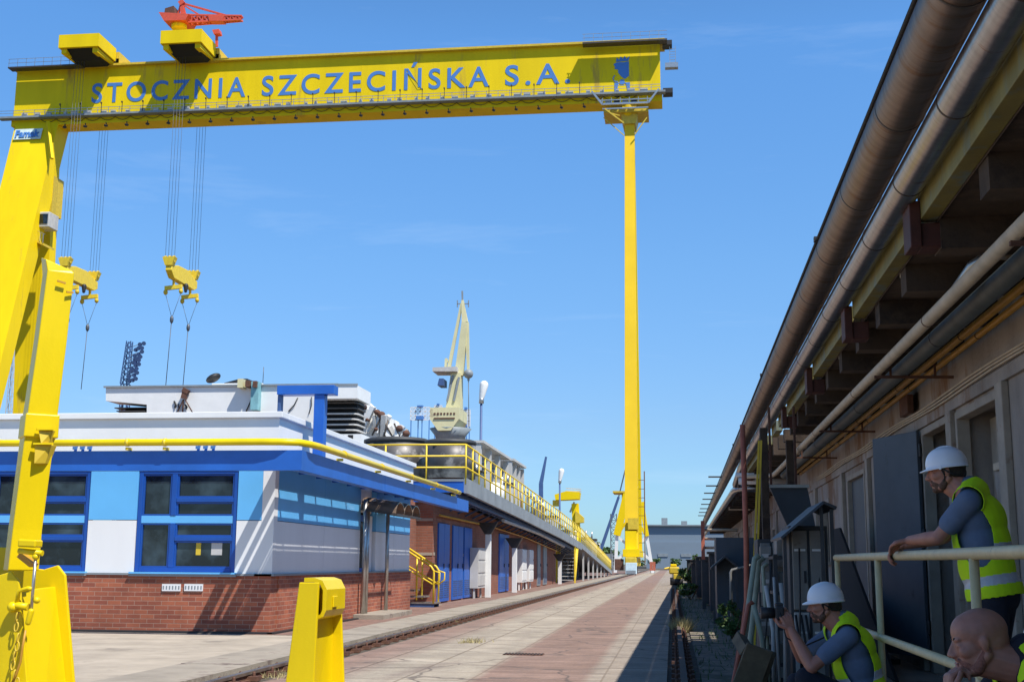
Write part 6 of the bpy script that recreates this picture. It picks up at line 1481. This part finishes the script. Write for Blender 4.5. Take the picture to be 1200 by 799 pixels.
# pin, lug, turnbuckle and chain
yq = YL-.30
def V(px, py, Y=yq): return at(px, py, Y=Y)
mb = MB(); mb.bar(V(25,636),V(46,637),.10,.05); mb.build('pin_block', 'yellow_near', t, bevel=.01)
mb = MB(); mb.tube([V(22,645),V(50,648)], .018, 12); mb.build('pin', 'yellow_near', t)
mb = MB(); mb.bar(V(25,650,YL-.2),V(40,662,YL-.2),.09,.03); mb.build('pin_pocket', 'orange', t)
mb = MB(); mb.tube([V(41.5,655),V(36.5,716)], .010, 10); mb.build('turnbuckle_rod', 'galv', t)
mb = MB(); mb.cap(V(36.5,716),V(33,729),.020,.018); mb.ell(V(42,652),.022); mb.build('turnbuckle_end', 'yellow_near', t)
mb = MB(); mb.tube([V(15,711),V(20,709),V(33,711)], .024, 12); mb.tube([V(20,705),V(22,692),V(33,689),V(38,690)], .015, 10); mb.build('hook_bracket', 'yellow_near', t)
mb = MB(); mb.ell(V(15,711),.035); mb.ell(V(43,703),.022); mb.build('bolt_head', 'yellow_near', t)
for i, (px, py) in enumerate(((20,722),(19,734),(21,747),(20,757),(17,768),(15,779),(17,790),(20,799))):
    mb = MB(); n_ = 12; c_ = V(px,py); pts = [c_+Vector((math.cos(a_)*.013*(1 if i%2 else .35), math.sin(a_)*.012*(.35 if i%2 else 1), math.sin(a_+.0)*.03 if i%2 else math.cos(a_)*.03)) for a_ in [6.2832*k/n_ for k in range(n_+1)]]
    mb.tube(pts, .005, 6, cap=False); mb.build('chain_link', 'yellow_dull', t)
mb = MB(); mb.tube([V(30,738),V(26,760),V(24,775),V(19,790),V(14,800)], .008, 8); mb.build('cord', 'orange', t)
# ================================================================== PEOPLE
def remesh(mb, voxel, smooth_it, name):
    me = bpy.data.meshes.new('tmp'); mb.b.to_mesh(me); mb.b.free()
    o = bpy.data.objects.new('tmp', me); COL.objects.link(o)
    md = o.modifiers.new('r', 'REMESH'); md.mode = 'VOXEL'; md.voxel_size = voxel; md.use_smooth_shade = True
    if smooth_it: ms = o.modifiers.new('s', 'SMOOTH'); ms.factor = .5; ms.iterations = smooth_it
    bpy.context.view_layer.update()
    dg = bpy.context.evaluated_depsgraph_get()
    out_ = bpy.data.meshes.new_from_object(o.evaluated_get(dg)); out_.name = name
    COL.objects.unlink(o); bpy.data.objects.remove(o); bpy.data.meshes.remove(me)
    return out_
def put(me, name, m, parent, T=None, delete=None, solid=0, matfn=None, extra=()):
    b = bmesh.new(); b.from_mesh(me)
    if matfn:
        for f in b.faces: f.material_index = matfn(f.calc_center_median())
    else:
        for f in b.faces: f.material_index = 0
    if delete:
        bmesh.ops.delete(b, geom=[f for f in b.faces if delete(f.calc_center_median())], context='FACES')
    if delete:
        for it in range(8): bmesh.ops.smooth_vert(b, verts=[v for v in b.verts if v.is_boundary], factor=.5, use_axis_x=True, use_axis_y=True, use_axis_z=True)
    if T is not None: bmesh.ops.transform(b, matrix=T, verts=b.verts)
    for f in b.faces: f.smooth = True
    me.materials.clear()
    for x in (m,)+tuple(extra): me.materials.append(M[x])
    b.to_mesh(me); b.free()
    me.name = name
    o = bpy.data.objects.new(name, me); COL.objects.link(o); o.parent = parent
    if solid:
        sd = o.modifiers.new('solid', 'SOLIDIFY'); sd.thickness = solid; sd.offset = 1
    return o
def hand(mb, wrist, f, n, curl=.6, side=1, s=1.0, thumb=.5, spread=.12):
    """f: along the hand, n: palm normal (fingers curl towards n), side: +1 thumb towards n x f"""
    w = Vector(wrist); f = Vector(f).normalized(); n = Vector(n); n = (n - f*n.dot(f)).normalized(); u = n.cross(f).normalized()*side
    kn = w + f*.085*s
    # palm : a few capsules
    for k, dx in enumerate((-.030,-.011,.009,.028)):
        mb.cap(w+f*.012*s+u*dx*.55*s, kn+u*dx*s - f*abs(dx)*.15, .0165*s, .0125*s, 10)
    lens = ((.030,.020,.016),(.038,.024,.018),(.041,.026,.019),(.037,.024,.018))
    for k, dx in enumerate((-.031,-.011,.010,.030)):
        p = kn+u*dx*s - f*abs(dx)*.15; d = (f + u*dx*spread*8*.3).normalized(); r = .0098*s
        L_ = lens[k]; cc = curl*(.8,1.1,.9)[0]
        for j in range(3):
            ang = curl*(.75,1.05,.75)[j] + (.03*k)
            ax = d.cross(n).normalized()
            d = (Matrix.Rotation(ang, 3, ax) @ d).normalized()
            # keep n orthogonal : rotate the curl plane
            n2 = (Matrix.Rotation(ang, 3, ax) @ n)
            q = p + d*L_[j]*s*1.05; mb.cap(p, q, r, r*.88, 9); p = q; r *= .9
            n = n2
        n = Vector(n)
        # restore palm normal for the next finger
        n = (u.cross(f)*-1*side).normalized() if False else Vector(hand_n)
    t0 = w + f*.025*s + u*.026*s; t1 = t0 + (f*.6+u*.75+hand_n*.25*thumb).normalized()*.038*s; t2 = t1 + (f*.9+u*.15+hand_n*.6*thumb).normalized()*.030*s; t3 = t2+(f*.9-u*.2+hand_n*.7*thumb).normalized()*.022*s
    mb.cap(t0,t1,.016*s,.012*s,10); mb.cap(t1,t2,.012*s,.0105*s,9); mb.cap(t2,t3,.0105*s,.009*s,9)
hand_n = Vector((0,0,1))
def hand_(mb, wrist, f, n, **k):
    global hand_n
    f2 = Vector(f).normalized(); n2 = Vector(n); hand_n = (n2 - f2*n2.dot(f2)).normalized()
    hand(mb, wrist, f, n, **k)
def head_prims(mb, T, bald=False, sc=1.0):
    rot = T.to_3x3(); 
    def p(x,y,z): return T @ Vector((x*sc,y*sc,z*sc))
    rm = rot.normalized()
    def e(c, r, ry=0): mb.ell(p(*c), tuple(q*sc for q in r), rot=(rm @ Matrix.Rotation(ry,3,'Y')), nu=20, nv=14)
    e((-.014,0,.036),(.098,.076,.082)); e((-.040,0,.004),(.068,.066,.070)); e((.020,0,.040),(.070,.067,.068))
    e((.030,0,-.012),(.060,.062,.070)); e((.034,0,-.052),(.052,.055,.048)); e((.030,0,-.082),(.049,.046,.030)); e((.066,0,-.101),(.020,.026,.016)); e((.052,0,-.078),(.036,.040,.034))
    for s_ in (-1,1):
        e((.076,s_*.024,.021),(.014,.026,.008)); e((.054,s_*.043,-.024),(.030,.018,.024))
        e((.0745,s_*.031,.001),(.0125,.016,.010))
        e((-.004,s_*.071,-.006),(.016,.009,.026), .15); e((-.010,s_*.078,.003),(.011,.005,.018), .2)
        mb.cap(p(-.008,s_*.056,-.045), p(.042,s_*.036,-.090), .020*sc, .018*sc)
        e((.099,s_*.011,-.034),(.011,.008,.008))
    mb.cap(p(.086,0,.012), p(.109,0,-.030), .0075*sc, .0110*sc); mb.cap(p(.080,0,.004), p(.094,0,-.034), .0105*sc, .0135*sc)
    e((.074,0,-.062),(.021,.030,.022)); mb.cap(p(.0865,-.015,-.061), p(.0865,.015,-.061), .0065*sc, .0065*sc); mb.cap(p(.085,-.012,-.071), p(.085,.012,-.071), .0075*sc, .0075*sc)
def head_extras(par, T, rootT, beard, bald, sc=1.0):
    rm = T.to_3x3().normalized()
    def p(x,y,z): return T @ Vector((x*sc,y*sc,z*sc))
    for s_ in (-1,1):
        mb = MB(); mb.ell(p(.0760,s_*.030,.002), .0090*sc, nu=14, nv=10); o = mb.build('eye','eye',None); reparent(o, par, rootT)
        mb = MB(); mb.ell(p(.0822,s_*.030,.001), .0038*sc, nu=12, nv=8); o2 = mb.build('iris','iris',None); reparent(o2, par, rootT)
        mb = MB(); mb.tube([p(.0875,s_*.012,.020),p(.0875,s_*.026,.026),p(.074,s_*.046,.022)], .0035*sc, 8, radii=[.002*sc,.0036*sc,.0015*sc]); o3 = mb.build('eyebrow','hair',None); reparent(o3, par, rootT)
    mb = MB(); mb.cap(p(.0925,-.017,-.0635), p(.0925,.017,-.0635), .0045*sc, .0045*sc); mb.cap(p(.091,-.014,-.0715), p(.091,.014,-.0715), .0055*sc, .0055*sc); o = mb.build('lips','lip',None); reparent(o, par, rootT)
    if beard:
        mb = MB()
        def e(c, r): mb.ell(p(*c), tuple(q*sc for q in r), rot=rm, nu=18, nv=12)
        e((.032,0,-.083),(.052,.052,.036)); e((.066,0,-.100),(.0235,.027,.0185)); e((.048,0,-.066),(.0445,.048,.034))
        for s_ in (-1,1): mb.cap(p(-.012,s_*.058,-.030), p(.03,s_*.045,-.085), .016*sc, .022*sc)
        mb.cap(p(.087,-.02,-.050), p(.087,.02,-.050), .0068*sc, .0068*sc)
        me = remesh(mb, .0045, 2, 'beard'); o = put(me, 'beard', beard if isinstance(beard, str) else 'beard', par, rootT)
    if not bald:
        mb = MB(); mb.ell(p(-.030,0,.025), (.088*sc,.080*sc,.078*sc), rot=rm, nu=20, nv=14); mb.ell(p(-.05,0,-.015), (.066*sc,.068*sc,.05*sc), rot=rm)
        for s_ in (-1,1): mb.cap(p(.012,s_*.071,.03), p(.010,s_*.070,-.02), .009*sc, .006*sc)
        me = remesh(mb, .006, 2, 'hair'); put(me, 'hair', 'hair', par, rootT)
def reparent(o, par, rootT):
    me = o.data; off = o.location.copy()
    me.transform(Matrix.Translation(off)); me.transform(rootT); o.location = (0,0,0); o.parent = par
def helmet(par, T, rootT, sc=1.0):
    def p(x,y,z): return T @ Vector((x*sc,y*sc,z*sc))
    mb = MB(); nu, nv = 40, 14; rings = []
    cx_, cz_ = -.012, .038
    for j in range(nv+1):
        t_ = math.pi/2*j/nv; row = []
        for k in range(nu):
            a_ = 2*math.pi*k/nu
            ridge = 1 + .028*math.exp(-((math.sin(a_))/.16)**2)*math.cos(t_)**.6 if math.cos(a_) != 0 else 1
            hz = .106*math.sin(t_)*(1+ .03*math.exp(-(math.sin(a_)/.2)**2)*(t_>.4))
            row.append(mb.b.verts.new(p(cx_+.117*math.cos(t_)**.82*math.cos(a_)*ridge if t_ < math.pi/2-1e-4 else cx_, .098*math.cos(t_)**.82*math.sin(a_) if t_ < math.pi/2-1e-4 else .0005*math.sin(a_), cz_+hz)))
        rings.append(row)
    # lower skirt and brim (front peak)
    def brim(e_, dz):
        row = []
        for k in range(nu):
            a_ = 2*math.pi*k/nu; fr = max(0, math.cos(a_))**1.5
            row.append(mb.b.verts.new(p(cx_+(.117+e_+.032*fr*(e_>.003))*math.cos(a_), (.098+e_)*math.sin(a_), cz_+dz-.010*fr*(e_>.003)-.012*(1-fr)*(e_<.02)*0)))
        return row
    b1 = brim(.002,-.012); b2 = brim(.008,-.016); b3 = brim(.008,-.022); b4 = brim(-.004,-.018)
    allr = [b4, b3, b2, b1]+rings
    for A_, B_ in zip(allr, allr[1:]):
        for k in range(nu): mb._f([A_[k],A_[(k+1)%nu],B_[(k+1)%nu],B_[k]], True)
    bmesh.ops.remove_doubles(mb.b, verts=mb.b.verts, dist=.0003)
    o = mb.build('hard_hat','helmet',None); reparent(o, par, rootT)
    sd = o.modifiers.new('solid','SOLIDIFY'); sd.thickness = .003; sd.offset = -1
    # rib on top
    mb = MB(); mb.tube([p(cx_+.102*math.cos(q),0,cz_+.107*math.sin(q)+.003) for q in [R(25)+R(130)*i/12 for i in range(13)]], .006*sc, 8); o = mb.build('hat_ridge','helmet',None); reparent(o, par, rootT)
    # side strap and rear harness
    mb = MB()
    for s_ in (-1,1):
        mb.tube([p(.03,s_*.086,.022),p(.012,s_*.078,-.03),p(.03,s_*.056,-.095)], .003*sc, 6)
        mb.tube([p(.03,s_*.090,.02),p(-.04,s_*.082,-.03),p(-.085,s_*.045,-.035),p(-.1,0,-.035)], .0055*sc, 6)
    mb.cap(p(-.098,-.03,-.03),p(-.098,.03,-.03),.014*sc,.014*sc)
    o = mb.build('hat_harness','black',None); reparent(o, par, rootT)
    for s_ in (-1,1):
        mb = MB(); mb.obox(p(.03,s_*.094,.02),(.012,.012,.02)); o = mb.build('hat_clip','helmet',None); reparent(o, par, rootT)
def person(loc, yaw, J, label, headrot=(0,0,0), hat=True, beard=True, skin='skin', tan=None, shirt='shirt', hands=(), stripes=(.09,.25), legs=True, vest_len=.05, vest_bot=-.06, head_sc=.95, sleeve=.62, jacket=False):
    root = thing('person', loc, label, 'person')
    root.rotation_euler = (0,0,0)
    RT = Matrix.Rotation(yaw, 4, 'Z')     # local -> world orientation (baked in meshes)
    V_ = Vector
    pel, neck, head = V_(J['pelvis']), V_(J['neck']), V_(J['head'])
    up = (neck-pel).normalized(); fw = V_((1,0,0)); fw = (fw-up*fw.dot(up)).normalized(); lf = up.cross(fw)
    B = Matrix((fw, lf, up)).transposed().to_4x4(); B.translation = pel
    Ln = (neck-pel).length; k = Ln/.50
    HT = Matrix.Translation(head) @ Euler(headrot).to_matrix().to_4x4()
    def torso(mb, g=0.0, T=B, neckc=True, low=0.0):
        r3 = T.to_3x3()
        def E(c, r): mb.ell(T @ V_((c[0],c[1],c[2]*k)), (r[0]+g,r[1]+g,r[2]*k+g), rot=r3, nu=24, nv=16)
        E((-.005,0,.02),(.112,.155,.11)); E((.005,0,.14),(.108,.142,.13)); E((.0,0,.26),(.112,.152,.14)); E((-.005,0,.36),(.112,.160,.11))
        if low: E((-.003,0,-.06-low),(.118,.158,.10))
    # body ---------------------------------------------------------
    mb = MB(); torso(mb)
    sl_, sr_ = V_(J['shl']), V_(J['shr'])
    mb.cap(sl_, sr_, .056, .056)
    mb.cap(neck-up*.03, head+HT.to_3x3()@V_((-.030,0,-.055)), .066, .057); mb.cap(neck-up*.03+fw*.02, head+HT.to_3x3()@V_((.005,0,-.07)), .056, .048); [mb.cap(neck-up*.0+fw*-.02, V_(J['sh'+q]).lerp(neck,.35), .055, .05) for q in 'lr']
    for s_ in 'lr':
        s0, e0, w0 = V_(J['sh'+s_]), V_(J['el'+s_]), V_(J['wr'+s_])
        mb.cap(s0, e0, .050, .038); mid = e0.lerp(w0, .3); mb.cap(e0, mid, .040, .041); mb.cap(mid, w0, .041, .0265)
    for hd_ in hands: hand_(mb, **hd_)
    for s_ in 'lr':
        h0, k0, a0 = V_(J['hip'+s_]), V_(J['kn'+s_]), V_(J['an'+s_])
        mb.cap(h0, k0, .082, .056); mid = k0.lerp(a0,.3); mb.cap(k0, mid, .056,.054); mb.cap(mid, a0, .054,.036); mb.cap(a0, a0+V_((.12,0,-.03)), .036,.03)
    head_prims(mb, HT, sc=head_sc)
    me = remesh(mb, .0046, 3, 'body'); body = put(me, 'body', skin, root, RT)
    # shirt --------------------------------------------------------
    mb = MB(); torso(mb, .010); mb.cap(sl_, sr_, .067, .067)
    for s_ in 'lr':
        s0, e0, w0 = V_(J['sh'+s_]), V_(J['el'+s_]), V_(J['wr'+s_])
        if sleeve <= 1: mb.cap(s0, s0.lerp(e0, sleeve), .066, .060)
        else:
            mb.cap(s0, e0, .066, .053); mb.cap(e0, e0.lerp(w0, sleeve-1), .053, .042)
    mb.cap(neck-up*.035, neck+up*.022-fw*.008, .078, .066); [mb.cap(neck-up*.005-fw*.02, V_(J['sh'+q]).lerp(neck,.25), .064, .060) for q in 'lr']
    me = remesh(mb, .008, 9, 'shirt'); put(me, 'shirt', shirt, root, RT)
    # vest ---------------------------------------------------------
    Bi = B.inverted()
    mb = MB(); torso(mb, .034, low=.05); mb.cap(sl_, sr_, .082, .082)
    for q in 'lr': mb.cap(neck-up*.005-fw*.02, V_(J['sh'+q]).lerp(neck,.25), .080, .076)
    mb.cap(neck-up*.05, neck+up*.005-fw*.01, .088, .080)
    me = remesh(mb, .006, 8, 'vest')
    me.transform(Bi)
    bot = vest_bot
    def dele(c):
        x, y, z = c
        if z < bot: return True
        ay = abs(y)
        if ay > .105 and ((x+.0)/.088)**2 + ((z-.29*k)/(.15*k))**2 < 1: return True     # arm holes
        if ay > .192 and z > .33*k: return True
        d_ = ((x-.012)/.060)**2 + (y/.056)**2
        if z > .46*k and d_ < 1: return True                                                  # neck hole
        if x > .02 and ay < .012+.30*max(0,(z-.22*k)) and z > .22*k: return True          # front V
        if x > .05 and ay < .006: return True                                            # front opening
        return False
    def mf(c):
        z = c.z
        for s0_ in stripes:
            if abs(z-(vest_bot+s0_)) < .026: return 1
        return 0
    vest_T = RT @ B
    vo = put(me, 'safety_vest', 'hivis', root, vest_T, delete=dele, solid=.004, matfn=mf, extra=('reflect',))
    # trousers -----------------------------------------------------
    mb = MB(); r3 = B.to_3x3(); mb.ell(B @ V_((-.005,0,.0)), (.128,.168,.115), rot=r3); 
    for s_ in 'lr':
        h0, k0, a0 = V_(J['hip'+s_]), V_(J['kn'+s_]), V_(J['an'+s_])
        mb.cap(h0, k0, .098, .070); mb.cap(k0, a0+V_((0,0,.02)), .070, .055)
    me = remesh(mb, .010, 8, 'trousers'); put(me, 'trousers', 'navy', root, RT)
    for s_ in 'lr':
        a0 = V_(J['an'+s_]); mb = MB(); mb.cap(a0+V_((-.03,0,-.02)), a0+V_((.14,0,-.035)), .044, .038); mb.cap(a0, a0+V_((0,0,.06)), .046,.05)
        me = remesh(mb, .009, 2, 'boot'); put(me, 'boot', 'black', root, RT)
    head_extras(root, HT, RT, beard, not hat, head_sc)
    if hat: helmet(root, HT, RT, .93)
    return root, RT
def handspec(w, f, n, **k): d = dict(wrist=w, f=f, n=n); d.update(k); return d
# standing man leaning on the railing
def yawed(yaw, f, l): return (f*math.cos(yaw)-l*math.sin(yaw), f*math.sin(yaw)+l*math.cos(yaw))
def place(earpx, earpy, Y, yaw, J):
    e = at(earpx, earpy, Y=Y); h = J['head']; dx, dy = yawed(yaw, h[0], h[1])
    return (e.x-dx, e.y-dy, e.z-h[2])
J = dict(pelvis=(-.10,0,.95), neck=(-.005,0,1.505), head=(.118,0,1.62), shl=(-.03,.175,1.445), shr=(.0,-.175,1.455), ell=(.14,.15,1.255), elr=(.20,-.26,1.27), wrl=(.335,-.02,1.245), wrr=(.42,-.25,1.225),
         hipl=(-.10,.09,.92), hipr=(-.10,-.09,.92), knl=(-.07,.11,.49), knr=(-.03,-.11,.49), anl=(-.12,.12,.07), anr=(-.02,-.12,.07))
pl = place(1108, 552, 7.1, R(156), J); pl = (pl[0], pl[1], .14)
person(pl, R(156), J, 'standing man in a white hard hat and bright yellow vest leaning on the cream railing', headrot=(0, R(6), R(14)), vest_bot=-.01,
       hands=(handspec((.335,-.02,1.245),(.85,-.5,-.12),(-.1,0,-1), curl=.42, side=-1), handspec((.42,-.25,1.225),(.8,.05,-.45),(-.35,.1,-1), curl=.75, side=1)))
# crouching photographer
J = dict(pelvis=(-.20,0,.36), neck=(-.05,0,.878), head=(.06,0,1.001), shl=(-.06,.17,.815), shr=(-.02,-.17,.82), ell=(.165,.20,.63), elr=(.20,-.20,.66), wrl=(.275,.075,.845), wrr=(.29,-.06,.87),
         hipl=(-.20,.10,.35), hipr=(-.20,-.10,.35), knl=(.20,.17,.56), knr=(.24,-.13,.50), anl=(.08,.15,.09), anr=(.10,-.13,.09))
pl = place(966, 708, 8.2, R(178), J); pl = (pl[0], pl[1], 0)
person(pl, R(178), J, 'crouching man in a white hard hat and yellow vest taking a photograph', headrot=(0, R(4), 0), vest_bot=-.04,
       hands=(handspec((.275,.075,.845),(.35,-.15,.9),(.3,-.9,0), curl=.75, side=-1), handspec((.29,-.06,.87),(.35,.15,.85),(.2,.9,.1), curl=.75, side=1)))
# camera in his hands
cxw = pl[0]-.372; cyw = pl[1]+.012
t = thing('photo_camera', (cxw, cyw, .955), 'black camera held up by the crouching man', 'camera')
mb = MB(); mb.obox((cxw+.03,cyw,.945),(.055,.13,.085)); mb.build('camera_body','black',t, bevel=.01)
mb = MB(); mb.tube([(cxw,cyw,.945),(cxw-.045,cyw,.945),(cxw-.085,cyw,.945)],1,18,radii=[.034,.036,.038]); mb.build('lens','black',t)
mb = MB(); mb.obox((cxw+.03,cyw,.995),(.05,.055,.03)); mb.build('viewfinder','black',t, bevel=.008)
mb = MB(); mb.tube([(cxw+.03,cyw-.065,.95),(cxw+.06,cyw-.09,.80),(cxw+.16,cyw-.07,.74),(cxw+.30,cyw-.04,.80)],.005,6); mb.build('neck_strap','black',t)
# bald man, chin on hand
J = dict(pelvis=(-.32,0,.38), neck=(-.080,0,.940), head=(.075,0,.995), shl=(-.12,.18,.885), shr=(-.06,-.18,.885), ell=(.20,.13,.585), elr=(.16,-.22,.60), wrl=(.185,.02,.80), wrr=(.32,-.08,.50),
         hipl=(-.32,.10,.36), hipr=(-.32,-.10,.36), knl=(.12,.16,.48), knr=(.14,-.14,.48), anl=(.14,.15,.09), anr=(.16,-.14,.09))
pl = place(1147, 757, 4.5, R(176), J); pl = (pl[0], pl[1], 0); pl = (pl[0], pl[1], 0)
bald_x = pl[0]
person(pl, R(176), J, 'bald man in a yellow vest, seated with his chin on his hand', headrot=(0, R(10), R(3)), hat=False, beard='stubble', skin='skin_tan', shirt='navy', sleeve=1.6,
       hands=(handspec((.185,.02,.80),(-.1,-.1,1),(-1,-.15,-.1), curl=1.0, side=1), handspec((.32,-.08,.50),(.9,.2,-.1),(0,0,-1), curl=.4, side=1)), head_sc=.94)
# fourth man mostly outside the frame
J = dict(pelvis=(-.20,0,.34), neck=(-.055,0,.82), head=(.06,0,.940), shl=(-.07,.17,.76), shr=(-.04,-.17,.765), ell=(.10,.22,.54), elr=(.14,-.22,.54), wrl=(.30,.10,.50), wrr=(.30,-.08,.50),
         hipl=(-.20,.10,.33), hipr=(-.20,-.10,.33), knl=(.24,.16,.46), knr=(.26,-.14,.46), anl=(.24,.15,.09), anr=(.25,-.14,.09))
e4 = at(1186, 768, Y=5.0); px4 = e4.x+.150+.06
person((px4, 5.0, .0), R(180), J, 'man in a white hard hat cut off by the right edge of the picture', headrot=(0, R(10), 0),
       hands=(handspec((.30,.10,.50),(.9,-.2,-.1),(0,0,-1), curl=.4, side=-1), handspec((.30,-.08,.50),(.9,.2,-.1),(0,0,-1), curl=.4, side=1)))
# low blocks they sit on
for (x, y, lb, h_) in ((bald_x+.33,4.5,'concrete block the bald man sits on',.27),(px4+.2,5.0,'concrete block under the man at the right edge',.24)):
    mb = MB(); mb.box(x-.18,x+.2,y-.25,y+.25,-.02,h_); tag(mb.build('concrete_block','kerb',None,bevel=.015), lb, 'concrete block')
